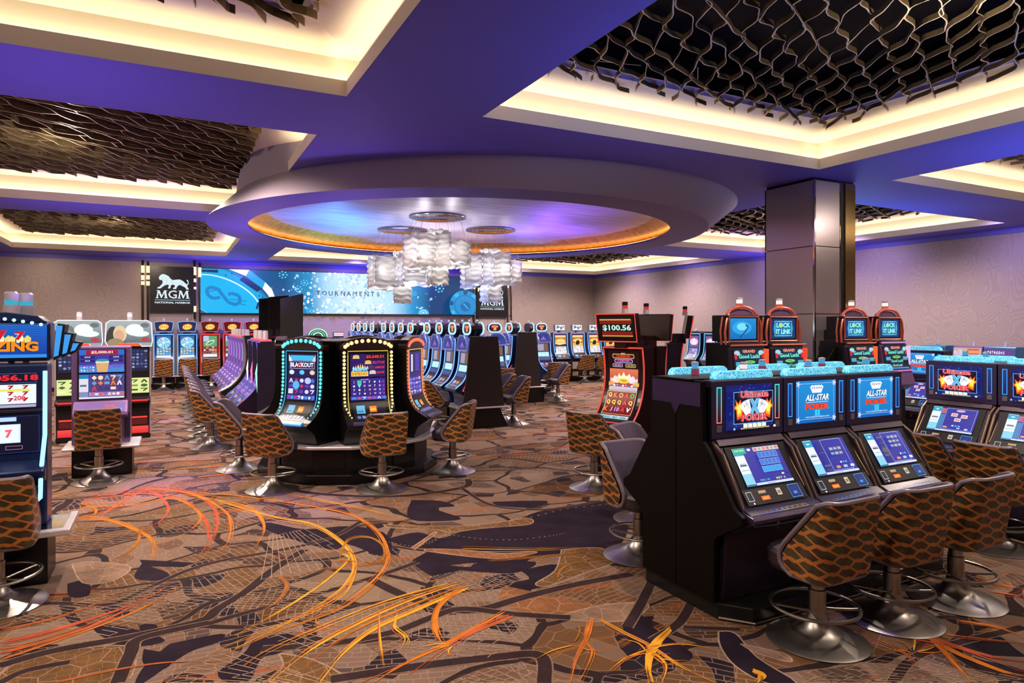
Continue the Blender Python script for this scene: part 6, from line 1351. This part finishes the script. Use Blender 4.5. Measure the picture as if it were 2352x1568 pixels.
# ================================================================== BACK WALL MACHINES
D_X = [-.17, .52, 1.21, 1.90, 2.59, 3.28, 3.97]
D_L = [('blue', 'blue-lit wall machine with a wheel on screen, nearest the tall curved-head machines'), ('blue', 'blue-lit wall machine with a wheel on screen, next to the red ones'), ('red', 'red-lit wall machine with a green screen, fully in view beside the blue ones'), ('red', 'red-lit wall machine half hidden by the row of curved machines'),
       ('red', 'red-lit wall machine above the curved row, right-hand red one'), ('blue', 'blue-lit wall machine glimpsed beside the dark standing panels'), ('blue', 'blue-lit wall machine largely hidden by the dark standing panels')]
wp0 = {}
for x, (kd, lb) in zip(D_X, D_L):
    if kd in wp0: dup(wp0[kd], (x, 24.75, 0), 0, lb)
    else: wp0[kd] = wall_slot(kd, lb, 'machines along the screen wall', (x, 24.75, 0))
for x, y, lb in ((-.17, 23.95, 'casino stool at the first blue wall machine'), (.52, 23.95, 'casino stool at the second blue wall machine'), (1.21, 23.9, 'casino stool at the red wall machine with the green screen')): stool(x, y, 0, lb, 'stools along the screen wall')
# green arched tops further along the wall
for k, x in enumerate((4.75, 5.5)):
    s = empty('slot_machine', (x, 24.75, 0), 0, ('wall machine with a glowing green arched top, beside the dark standing panels', 'wall machine with a small white lit top, above the yellow-bulb carousel')[k], 'slot machine', 'machines along the screen wall')
    stand(s, .66, -.4, .3, over=.005); P = Prof([(-.2, 1.62), (-.22, 1.2), (-.35, .86), (-.3, .6), (-.3, .43)]); body(s, P, .3, .26, .43, BLUEC)
    if k == 0:
        for j, (r_, c) in enumerate(((.33, 'b8ffd8'), (.25, '58c890'), (.17, 'e8ffe8'))): b = MB(); b.tube([(r_*math.cos(t), -.19, 1.66+r_*.85*math.sin(t)) for t in [PI*q/16 for q in range(17)]], .02, 7); b.build('arch_neon', neon(c, 1.1), s, smooth=True)
        b = MB(); b.prism_y([(.34*math.cos(t), 1.62+.31*math.sin(t)) for t in [PI*q/16 for q in range(17)]], -.17, .1); b.build('arched_head', mat('teal_head', (.02, .1, .1), .3), s)
    else:
        a = Art(.34, .12, 'e8e0f0'); a.rect(.02, .05, .32, .07, 'd85868'); a.build('topper_sign', s, flat_map(-.17, 1.68, -.17)); b = MB(); b.box(-.18, .18, -.168, 0, 1.62, 1.82); b.build('topper_box', DARKP, s)
    a = bank_art(.42, .6, k); a.build('game_screen', s, P.map(-.21, .06, .66), bands=14)

# ================================================================== ROW OF CURVED MACHINES (face -X)
PKC = mat('magenta_cabinet', (.022, .010, .028), .28, .3)
def e_machine(kd, label, loc):
    if kd == 'neon':
        s = jslot(label, 'curved machines with upright neon tubes', loc, -PI/2, PKC, neon('7a58d8', .8), lambda W, Hh: purple_art(W, Hh, 5), w=.62, deckc='e05060')
    else: s = jslot(label, 'curved machines of the far half of the row', loc, -PI/2, PKC, neon('a050d0', .75), lambda W, Hh: purple_art(W, Hh, 2), w=.62, deckc='e070a8')
    b = MB()
    for q, (x, z) in enumerate(((-.1, 1.84), (0, 1.84), (.1, 1.84))): b.lathe([(.035, 1.82), (.035, 1.95), (.028, 1.99)], (x, -.12), 10, GLASSC)
    b.box(-.2, .2, -.2, -.04, 1.79, 1.83, neon('ff5a70', 1.1)); b.build('lamp_cluster', None, s, smooth=True); return s
nc = [('a9c8ff', 'first'), ('ff6a9c', 'second'), ('58e0e0', 'third')]
e0 = None
for k in range(3):
    y = 12.75+.76*k; lb = 'curved slot machine with upright neon tubes, '+('nearest the carousel', 'middle of three', 'furthest of three')[k]
    s = e_machine('neon', lb, (1.66, y, 0)) if e0 is None else dup(e0, (1.66, y, 0), -PI/2, lb); e0 = e0 or s
    if k == 0:
        for j, c in enumerate(('e8f0ff', 'ff70b0', '68e8d8')): pass
for k, c in enumerate(('9ad8c8', 'ff6aa0', 'e8e0ff')):
    s = empty('neon_pillar', (1.34, 12.38+.76*k, 0), 0, ('bent upright neon light tube between curved machines, teal', 'bent upright neon light tube between curved machines, pink', 'bent upright neon light tube between curved machines, white')[k], 'neon light')
    b = MB(); b.tube([(.10, 0, 1.76), (0, 0, 1.25), (.04, 0, .86)], .016, 8); b.build('neon_tube', neon(c, 1.5), s, smooth=True); b = MB(); b.box(.02, .34, -.02, .02, .42, 1.78); b.build('fin', DARKP, s)
e1 = None
for k in range(6):
    y = 15.9+.76*k; lb = 'violet-edged curved slot machine in the far half-row, '+('nearest the silver-edged end panel', 'second from the silver-edged end panel', 'third from the silver-edged end panel', 'fourth from the silver-edged end panel', 'fifth from the silver-edged end panel', 'furthest from the silver-edged end panel')[k]
    s = e_machine('pink', lb, (1.66, y, 0)) if e1 is None else dup(e1, (1.66, y, 0), -PI/2, lb); e1 = e1 or s
# end panel of the far half with a silver curved edge
s = empty('end_panel', (1.66, 15.45, 0), -PI/2, 'dark end panel with a sweeping silver edge, between the two halves of the curved row', 'panel')
PE = Prof([(-.22, 1.86), (-.18, 1.5), (-.20, 1.2), (-.32, .94), (-.50, .76), (-.70, .64), (-.48, .54), (-.36, .40), (-.34, .0)])
b = MB(); b.prism_x(PE.p+[(.02, 0), (.02, 1.86)], -.03, .03); b.build('panel_board', BLACK2, s)
b = MB(); b.tube([(-.02, *PE.at(PE.L*k/40, .02)) for k in range(41)], .035, 8); b.build('silver_edge', mat('mauve_silver', (.42, .35, .4), .3, .8), s, smooth=True)
for k in range(4): stool(.62, 12.45+.76*k, -PI/2, 'casino stool at the near half of the curved row, '+('nearest the camera', 'second from the near end', 'third from the near end', 'beside the silver-edged panel')[k], 'stools along the curved row')
for k in range(6): stool(.60, 15.9+.76*k, -PI/2, 'casino stool at the far half of the curved row, '+('first past the silver-edged panel', 'second past the silver-edged panel', 'third past the silver-edged panel', 'fourth past the silver-edged panel', 'fifth past the silver-edged panel', 'last before the wall')[k], 'stools along the curved row')
# tall dark standing panels
GLB = mat('dark_gloss_panel', (.003, .003, .004), .05, .0, spec=.6)
for k, (u, dist, w, z, lb) in enumerate(((617, 14.6, .40, 2.66, 'tall narrow dark gloss panel, leftmost of the three behind the cyan-bulb machine'), (641, 13.9, .40, 2.67, 'tall dark gloss panel with blue reflections, middle of the three'), (670, 12.9, .42, 2.60, 'tall black panel with a slanted top, rightmost of the three'))):
    d = dist; l = (u-CX)/F_*d; x, y = d*FX+l*RX, d*FY+l*RY
    b = MB(); b.prism_y([(-w/2, 0), (w/2, 0), (w/2, z+(.10 if k == 2 else .04)), (-w/2, z)], -.03, .03); o = b.build('standing_panel', GLB if k < 2 else mat('matte_black_panel', (.004, .004, .004), .6), None, bevel=.004); o.location = (x, y, 0); o.rotation_euler = (0, 0, -.2); tag(o, lb, 'panel')

# ================================================================== CENTRE BANKS (face -X, and +X behind)
GX = 5.62; g0 = None
def gname(i, j, back):
    a = ('first', 'second', 'third', 'fourth')[j]; b_ = ('nearest centre bank', 'middle centre bank', 'furthest centre bank')[i]
    return ('rear-facing' if back else 'blue-lit')+' slot machine with rounded topper, '+a+' in '+b_
for i, (y0, n) in enumerate(((12.72, 4), (16.35, 4), (20.0, 4))):
    for j in range(n):
        y = y0+.80*j
        if g0 is None: g0 = bank_slot(gname(i, j, 0), 'rounded-topper machines of the centre banks', (GX, y, 0), -PI/2)
        else: dup(g0, (GX, y, 0), -PI/2, gname(i, j, 0))
        if i == 0 or j in (0, 3): dup(g0, (GX+.02, y, 0), PI/2, gname(i, j, 1))
def end_cap(x, y, w, label, z=1.86, rz=0):
    s = empty('end_panel', (x, y, 0), rz, label, 'panel')
    b = MB(); b.prism_y([(-w/2-.04, .43), (w/2+.02, .43), (w/2-.06, 1.2), (w/2-.12, z), (-w/2+.12, z), (-w/2+.06, 1.2)], -.03, .03); b.build('panel_board', mat('dark_brown_laminate', (.014, .009, .010), .35), s, bevel=.01)
    b = MB(); b.prism_y([(-w/2-.04, 0), (w/2+.10, 0), (w/2-.1, .40), (-w/2+.1, .40)], -.05, .05); b.build('panel_base', BLACK, s)
    b = MB(); b.box(-w/2-.10, w/2+.14, -.08, .06, .40, .43); b.build('silver_ledge', SILVER, s, bevel=.008); return s
end_cap(5.68, 12.30, .86, 'broad dark end panel with silver ledge closing the nearest centre bank')
stool(6.46, 12.48, srz(-1, .15), 'casino stool with plum inner back, right of the broad dark end panel')
stool(6.54, 13.3, srz(-1, .15), 'casino stool with plum inner back, behind the one by the broad end panel')
stool(4.74, 12.62, -PI/2, 'casino stool with brown back beside the blue-lit centre machines, nearest')
stool(4.64, 13.45, -PI/2, 'casino stool partly hidden by the carousel, at the second centre machine')
# right centre group
dup(g0, (7.62, 15.95, 0), 0, 'slot machine with wide rounded sign facing the camera, left of the dark double end panel')
end_cap(8.55, 15.75, .80, 'dark end panel with silver ledge in the right-centre group', 1.9)
dup(g0, (8.85, 16.35, 0), PI/2, 'slot machine with a narrow-looking topper at the right side of the right-centre end panel')
dup(g0, (8.85, 17.15, 0), PI/2, 'second slot machine behind the right-centre end panel')
dup(g0, (8.45, 16.35, 0), -PI/2, 'slot machine at the left side of the right-centre end panel')
dup(g0, (10.15, 17.9, 0), 0, 'slot machine with wide rounded sign, left of the buffalo machines')
stool(7.50, 15.2, 0, 'small distant casino stool before the wide-signed centre machine')
stool(9.50, 15.72, srz(-1, .1), 'casino stool seen side-on near the buffalo machines')
stool(10.05, 16.9, 0, 'casino stool with brown back before the machine left of the buffalo row')

# ================================================================== BUFFALO MACHINES
def buffalo(W, Hh, k):
    a = Art(W, Hh, 'e89030'); a.rect(0, Hh*.34, W, Hh, 'f8c050', 'c83020'); a.rect(0, Hh*.86, W, Hh*.97, 'f0d090'); a.ell(W*.5, Hh*.62, W*.42, Hh*.2, 'f8d870'); a.text('BUFFALO', W*.5, Hh*.79, Hh*.05, '781818', w=W*.8, bold=.03)
    if k: a.poly([(W*.28, Hh*.46), (W*.3, Hh*.6), (W*.42, Hh*.68), (W*.56, Hh*.72), (W*.66, Hh*.64), (W*.72, Hh*.54), (W*.62, Hh*.50), (W*.6, Hh*.44), (W*.4, Hh*.44)], '2c1c14'); a.ell(W*.16, Hh*.58, W*.09, Hh*.04, '983818'); a.ell(W*.84, Hh*.58, W*.09, Hh*.04, '983818')
    else: a.poly([(0, Hh*.36), (0, Hh*.5), (W*.4, Hh*.44), (W, Hh*.52), (W, Hh*.36)], '3a2a28'); a.rect(0, Hh*.5, W, Hh*.6, 'f4e8d8', 'e0a060')
    a.rect(0, 0, W, Hh*.36, 'e8e4e8'); a.symbols(0, Hh*.04, W, Hh*.34, 6, 3, ['b8a8b0', 'c8d0e8', 'e8d8c0', '9088a0', 'f8f8f8'], 'e4e0e8', 5+k); return a
bf = {}
for j in range(5):
    kk = 0 if j == 1 else 1; x = 12.05+.735*j; y = 21.15-.02*j
    lb = ('buffalo-themed slot machine mostly hidden behind a rounded topper', 'buffalo-themed slot machine with a plain sunset on screen', 'buffalo-themed slot machine, first with a dark animal on screen', 'buffalo-themed slot machine beside the red one reading $100.56', 'buffalo-themed slot machine hidden behind the red one')[j]
    if kk in bf: dup(bf[kk], (x, y, 0), 0, lb); continue
    s = empty('slot_machine', (x, y, 0), 0, lb, 'slot machine', 'buffalo-themed machines'); bf[kk] = s
    b = MB(); b.box(-.36, .36, -.30, .1, 0, .20); b.build('stand', BLACK, s); b = MB(); b.box(-.25, -.19, -.1, .1, .2, .7); b.box(.19, .25, -.1, .1, .2, .7); b.build('leg_panels', BLACK2, s)
    P = Prof([(-.14, 1.80), (-.16, 1.4), (-.22, 1.1), (-.34, .92), (-.40, .84), (-.3, .74)]); poly = P.p+[(.05, .70), (.05, 1.80)]; b = MB(); b.prism_x(poly, -.30, .30); b.build('cabinet', BLUEC, s)
    neon_loop(P, .29, .02, P.d_at_z(.95), .018, neon('5aa4ff', 1.3), s); d0, d1 = P.d_at_z(1.72), P.d_at_z(1.06); buffalo(.46, d1-d0, kk).build('game_screen', s, P.map(-.23, d0, d1), bands=14); buttons(s, P, P.d_at_z(1.0), P.d_at_z(.86), .25, 'e05030')
    b = MB(); b.box(-.22, .22, -.12, 0, 1.87, 2.10); b.box(-.04, .04, -.1, 0, 1.78, 1.9); b.build('topper', mat('steel_blue_topper', (.1, .12, .25), .4), s, bevel=.006)
    a = Art(.40, .19, 'f0f0f4'); a.ell(.1, .12, .06, .05, '707880', n=8); a.ell(.24, .08, .05, .06, '888890', n=7); a.ell(.33, .12, .04, .03, '606870', n=8); a.line([(.04, .05), (.18, .12), (.3, .05)], .02, '505860'); a.build('topper_sign', s, flat_map(-.20, 1.89, -.122))
stool(13.45, 20.35, 0, 'casino stool at the first buffalo machine with an animal on screen'); stool(14.20, 20.3, 0, 'casino stool at the buffalo machine beside the red machine')

# ================================================================== RED JACKPOT MACHINES
RE = neon('f0483c', .95)
n1 = (-.946, -.32)
jslot('dark red curved slot machine whose head display reads $100.56', 'red-edged curved machines', (5.70, 7.44, 0), face_rz(*n1), mat('black_cherry_cabinet', (.018, .006, .008), .22, .3), RE, kings_art, w=.66, top=money_top)
jslot('red-edged curved slot machine seen side-on with a blue head display', 'red-edged curved machines', (7.42, 8.75, 0), face_rz(.80, -.60), mat('black_cherry_cabinet', (0, 0, 0)), RE, lambda W, Hh: purple_art(W, Hh, 3), w=.6, top=blue_top)
jslot('black-backed slot machine just behind the one reading $100.56', 'red-edged curved machines', (5.86, 7.495, 0), face_rz(.946, .32), mat('black_cherry_cabinet', (0, 0, 0)), RE, lambda W, Hh: purple_art(W, Hh, 3), w=.6, top=blue_top)
stool(4.86, 7.14, srz(.946, .32), 'casino stool with orange lattice back, in front of the $100.56 machine')
stool(4.55, 5.75, srz(.4, -.9), 'casino stool hidden behind the black end panel, brown seat edge showing')

# ================================================================== LOCK MACHINES BEFORE THE COLUMN
ORG = mat('orange_glow_panel', (.3, .08, .03), .3, .3, emit=lin('e8401c'), es=.75); CORAL = mat('coral_metal', (.45, .13, .09), .3, .6, emit=lin('a03020'), es=.18)
def lock_art(W, Hh):
    a = Art(W, Hh, '08204a'); a.rect(0, 0, W, Hh, '0a3a70', '0c2c60'); a.ell(W*.5, Hh*.5, W*.42, Hh*.4, '1a78b0'); a.frame(W*.14, Hh*.12, W*.86, Hh*.88, W*.02, '78d8f8'); a.text('LOCK', W*.5, Hh*.67, Hh*.24, '8cf0f4', w=W*.58, bold=.05, ol='0c3050'); a.ell(W*.40, Hh*.67, W*.06, Hh*.09, 'c8d840'); a.text('IT LINK', W*.5, Hh*.35, Hh*.24, '9cf0ec', w=W*.62, bold=.05, ol='0c3050'); return a
def lamp_art(W, Hh):
    a = Art(W, Hh, '0a3a80'); a.rect(0, 0, W, Hh, '0c6cb8', '1c8cd0'); a.ell(W*.45, Hh*.55, W*.38, Hh*.32, '2aa0e0'); a.ell(W*.45, Hh*.6, W*.2, Hh*.18, '78d8f8'); a.line([(W*.35, Hh*.05), (W*.6, Hh*.4), (W*.68, Hh*.6), (W*.58, Hh*.68)], .02, '20507a'); return a
def luck_art(W, Hh):
    a = Art(W, Hh, '0c1420'); a.rect(W*.04, 0, W*.96, Hh*.95, '10283a'); a.text('GRAND', W*.5, Hh*.88, Hh*.11, 'f09080', w=W*.4, bold=.05, ol='502018'); a.rect(W*.14, Hh*.60, W*.86, Hh*.80, '103848'); a.text('Good Luck!', W*.5, Hh*.70, Hh*.15, '78f0e0', w=W*.66, bold=.03); a.ell(W*.12, Hh*.82, W*.09, Hh*.09, 'a8d0e0'); a.ell(W*.88, Hh*.82, W*.09, Hh*.09, 'a8d0e0'); a.rect(W*.03, Hh*.6, W*.11, Hh*.78, 'd82830'); a.rect(W*.89, Hh*.6, W*.97, Hh*.78, 'd82830')
    a.ell(W*.5, Hh*.49, W*.17, Hh*.06, '70c868'); a.text('MAJOR', W*.5, Hh*.49, Hh*.06, '205828'); a.text('Good Luck!', W*.5, Hh*.33, Hh*.12, '70e0d0', w=W*.5, bold=.03); a.rect(W*.05, Hh*.36, W*.24, Hh*.5, '58a0c0'); a.rect(W*.76, Hh*.36, W*.95, Hh*.5, '58a0c0'); a.rect(W*.06, Hh*.2, W*.22, Hh*.3, '101418'); a.rect(W*.78, Hh*.2, W*.94, Hh*.3, '101418'); a.text('Good Luck!', W*.5, Hh*.15, Hh*.1, 'b8e8d8', w=W*.4); a.rect(W*.04, 0, W*.96, Hh*.06, '4a90d0'); return a
for k, (x, art, lb, c) in enumerate(((6.68, lamp_art, 'coral-framed slot machine showing a blue lamp picture, left of the mirrored column', 'ff5a30'), (7.42, lock_art, 'coral-framed slot machine reading LOCK IT LINK, directly left before the mirrored column', 'ff4028'), (8.92, lock_art, 'coral-framed slot machine reading LOCK IT LINK, orange side light, right before the mirrored column', 'ff6428'), (9.70, lock_art, 'coral-framed slot machine reading LOCK IT LINK, pale pink side light, rightmost', 'f0c8f8'))):
    s = empty('slot_machine', (x, 6.50, 0), 0, lb, 'slot machine', 'coral-framed machines by the column'); hw = .33
    b = MB(); b.box(-hw, hw, -.18, .22, 0, 1.86); b.build('cabinet', BLACK2, s, bevel=.012)
    b = MB(); b.prism_x([(-.18, 1.80), (-.22, 1.78), (-.27, 1.42), (-.34, 1.2), (-.18, 1.1)], -hw, hw); b.build('lower_frame', DARKP if k != 3 else PURP, s, bevel=.006)
    luck_art(.56, .36).build('lower_screen', s, slope_map(-.30, (-.278, 1.44), (-.232, 1.79), .36))
    b = MB(); b.box(hw-.09, hw-.005, -.26, -.2, 1.42, 1.78); b.build('side_glow', neon(c, .9), s, bevel=.006)
    b = MB(); b.tube([(-hw, -.235, 1.83), (hw-.02, -.235, 1.83)], .014, 7); b.tube([(-hw, -.29, 1.41), (hw, -.29, 1.41)], .012, 7); b.build('coral_rail', CORAL if k != 3 else neon('d088d8', .7), s, smooth=True)
    b = MB(); b.box(-hw+.02, hw-.08, -.16, .12, 1.88, 2.22); b.build('upper_box', BLACK2, s, bevel=.008); art(.46, .27).build('upper_screen', s, flat_map(-.27, 1.91, -.163))
    b = MB(); b.tube([(x_, -.17, z) for x_, z in ((-.29, 1.88), (.22, 1.88), (.22, 2.20), (-.29, 2.20))], .012, 7, True); b.build('screen_border', CORAL, s, smooth=True)
    for sx in (-1, 1):
        b = MB(); b.tube([(sx*.31-.02, -.15, 1.84), (sx*.325-.02, -.15, 2.0), (sx*.30-.02, -.15, 2.14), (sx*.24-.02, -.14, 2.24)], .016, 7); b.tube([(sx*.34-.02, -.10, 1.84), (sx*.355-.02, -.10, 2.02), (sx*.32-.02, -.10, 2.20)], .012, 7); b.build('side_rod', CORAL, s, smooth=True)
    b = MB(); b.tube([(.25*math.cos(t)-.03, -.13, 2.22+.11*math.sin(t)) for t in [PI*q/12 for q in range(13)]], .020, 8); b.build('crown_arch', mat('coral_crackle', (.5, .15, .12), .25, .5, emit=lin('c04030'), es=.35), s, smooth=True)
    b = MB(); b.prism_y([(.22*math.cos(t)-.03, 2.22+.085*math.sin(t)) for t in [PI*q/12 for q in range(13)]], -.12, -.06); b.build('crown', mat('violet_crown', (.2, .12, .25), .3, .4), s)
    candle(s, -.02, -.08, 2.30, 'fff4ec', 'c8583c', 1.5)
    if k in (1, 2): sx = 1 if k == 1 else -1; b = MB(); b.prism_y([(sx*.34, 1.2), (sx*.34, 1.78), (sx*.42, 1.76), (sx*.56, 1.6), (sx*.66, 1.2)], -.1, .1); b.build('black_fin', BLACK, s, bevel=.01)

# ================================================================== MACHINES AGAINST THE RIGHT WALL
def fan_art(W, Hh, k):
    a = Art(W, Hh, '1a2458'); a.rect(W*.03, Hh*.52, W*.97, Hh*.97, ('7a5890', '2a78a0')[k]); a.ell(W*.5, Hh*.74, W*.42, Hh*.14, ('f0c8e0', '48c0e0')[k]); a.poly([(W*.5, Hh*.9), (W*.2, Hh*.62), (W*.8, Hh*.62)], ('f8e0f0', '1a4868')[k]); a.rect(W*.05, Hh*.04, W*.95, Hh*.48, '8a80b8'); a.symbols(W*.08, Hh*.06, W*.92, Hh*.46, 3, 3, ['e0d8f0', '584898', 'b8a8e0'], '9088c0', k); return a
r0 = None
ys = [17.9-.80*k for k in range(6)]
for k, y in enumerate(ys):
    lb = 'blue-edged slot machine against the right wall, '+('hidden behind the red machine', 'just right of the red-edged side-on machine, first', 'second right of the red-edged side-on machine', 'third right of the red-edged side-on machine', 'fourth, partly behind the coral-framed machines', 'fifth, behind the coral-framed machines')[k]
    if r0: dup(r0, (16.6, y, 0), -PI/2, lb); continue
    s = r0 = empty('slot_machine', (16.6, y, 0), -PI/2, lb, 'slot machine', 'blue-edged machines against the right wall'); stand(s, .66, -.4, .3)
    P = Prof([(-.2, 1.80), (-.21, 1.4), (-.26, 1.1), (-.40, .9), (-.42, .84), (-.3, .7), (-.3, .43)]); body(s, P, .31, .26, .43, BLUEC); neon_loop(P, .295, .02, P.d_at_z(.9), .014, neon('6cc8f0', 1.1), s)
    fan_art(.48, .85, 0).build('game_screen', s, P.map(-.24, .08, .93), bands=14); buttons(s, P, P.d_at_z(.98), P.d_at_z(.86), .24); b = MB(); b.prism_y([(-.3, 1.80), (.3, 1.80), (.22, 1.86), (-.22, 1.86)], -.2, .1); b.build('head', DARKP, s); candle(s, 0, -.1, 1.86, 'f0f0ff')
def crowd_art(W, Hh, k):
    a = Art(W, Hh, ('283a5a', 'b8a8a0', '5a3a78')[k], 1)
    if k == 0: a.ell(W*.2, Hh*.6, W*.15, Hh*.3, 'c8d8e8'); a.rect(W*.35, 0, W*.7, Hh, '281820'); a.ell(W*.5, Hh*.7, W*.25, Hh*.2, 'e8e0a8')
    elif k == 1: a.ell(W*.25, Hh*.5, W*.2, Hh*.4, 'c8b8d0'); a.symbols(0, 0, W*.45, Hh*.9, 4, 3, ['e0a0b8', 'a0c0a0', 'd8c8e0'], None, 3); a.rect(W*.5, Hh*.05, W*.92, Hh*.95, 'c8583c'); a.rect(W*.6, Hh*.1, W*.8, Hh*.55, '3888a8'); a.rect(W*.5, Hh*.7, W*.92, Hh*.85, 'f09060')
    else: a.symbols(0, 0, W, Hh*.6, 6, 2, ['d85888', '8848a8', 'f0a0c0', '3a2a58'], '783060', 8); a.rect(W*.1, Hh*.66, W*.9, Hh*.9, '5a3a88'); a.symbols(W*.1, Hh*.66, W*.7, Hh*.9, 8, 1, ['f0f0f8', 'c8c8e8'], None, 2)
    return a
for k, (u, lb) in enumerate(((2130, 'low wall machine with a pale picture screen, behind the distant aqua-topped machine'), (2212, 'low wall machine with a red and cream screen, above the right-hand flaming marquee'), (2285, 'low wall machine with a magenta picture screen, closest to the right edge'))):
    y, _ = on_x(u, 800, 16.2); s = empty('slot_machine', (16.75, y, 0), -PI/2, lb, 'slot machine', 'low machines against the right wall'); b = MB(); b.box(-.31, .31, -.3, .3, 0, 1.16); b.build('cabinet', BLACK2, s, bevel=.01)
    b = MB(); b.prism_x([(-.44, 1.12), (-.36, 1.60), (.05, 1.60), (.2, 1.12)], -.32, .32); b.build('screen_box', mat('wall_box_%d' % k, lin(('2a78b0', '7a5890', '2a78b0')[k]), .3, .3), s, bevel=.01); crowd_art(.60, .42, k).build('game_screen', s, slope_map(-.30, (-.437, 1.15), (-.370, 1.57), .42)); candle(s, 0, -.1, 1.6, '9898c8')

# ------------------------------------------------------------------ nest the fittings under the part they are fixed to
NEST = {'marquee_display': 'marquee_panel', 'side_light': 'marquee_panel', 'speaker_badge': 'marquee_panel', 'deck_keys': 'deck_ledge', 'cup_lock': 'deck_ledge', 'gold_line': 'side_wing', 'ring_strut': 'foot_ring', 'back_pad': 'backrest', 'piping': 'backrest', 'cable': 'canopy', 'stand_rim': 'stand',
        'topper_neon': 'topper', 'topper_sign': 'topper', 'topper_box': 'topper', 'head_display': 'head_display_box', 'display_neon': 'head_display_box', 'arch_tube': 'arched_head', 'head_art': 'arched_head', 'head_screen': 'head_box', 'head_neon': 'head_box', 'upper_screen': 'upper_box', 'screen_border': 'upper_box',
        'header_sign': 'header_box', 'header_crown': 'header_box', 'fin_light': 'stepped_fin', 'crown_arch': 'crown', 'deck_lip': 'cabinet'}
st_ = lambda o: o.name.split('.')[0]
for root in [o for o in COL.objects if o.parent is None and o.type == 'EMPTY']:
    ch = list(root.children); by = {}
    for c in ch: by.setdefault(st_(c), []).append(c)
    for c in ch:
        t = NEST.get(st_(c))
        if t in by and not (st_(c) in ('screen_bezel',)): L_ = by[t]; c.parent = L_[min(by[st_(c)].index(c), len(L_)-1)]
    if 'screen_bezel' in by: by['game_screen'][0].parent = by['screen_bezel'][0]

# ------------------------------------------------------------------ view
vs_ = SC.view_settings; SC.display_settings.display_device = 'sRGB'; vs_.view_transform = 'Standard'; vs_.look = 'None'; vs_.gamma = 1.0; vs_.exposure = 0.0; vs_.use_curve_mapping = False
cy = SC.cycles; cy.use_denoising = True; cy.max_bounces = 5; cy.diffuse_bounces = 3; cy.glossy_bounces = 3; cy.transmission_bounces = 4; cy.transparent_max_bounces = 8; cy.sample_clamp_indirect = 4.0; cy.use_adaptive_sampling = True; cy.adaptive_threshold = .02; cy.caustics_reflective = False; cy.caustics_refractive = False; cy.use_light_tree = True
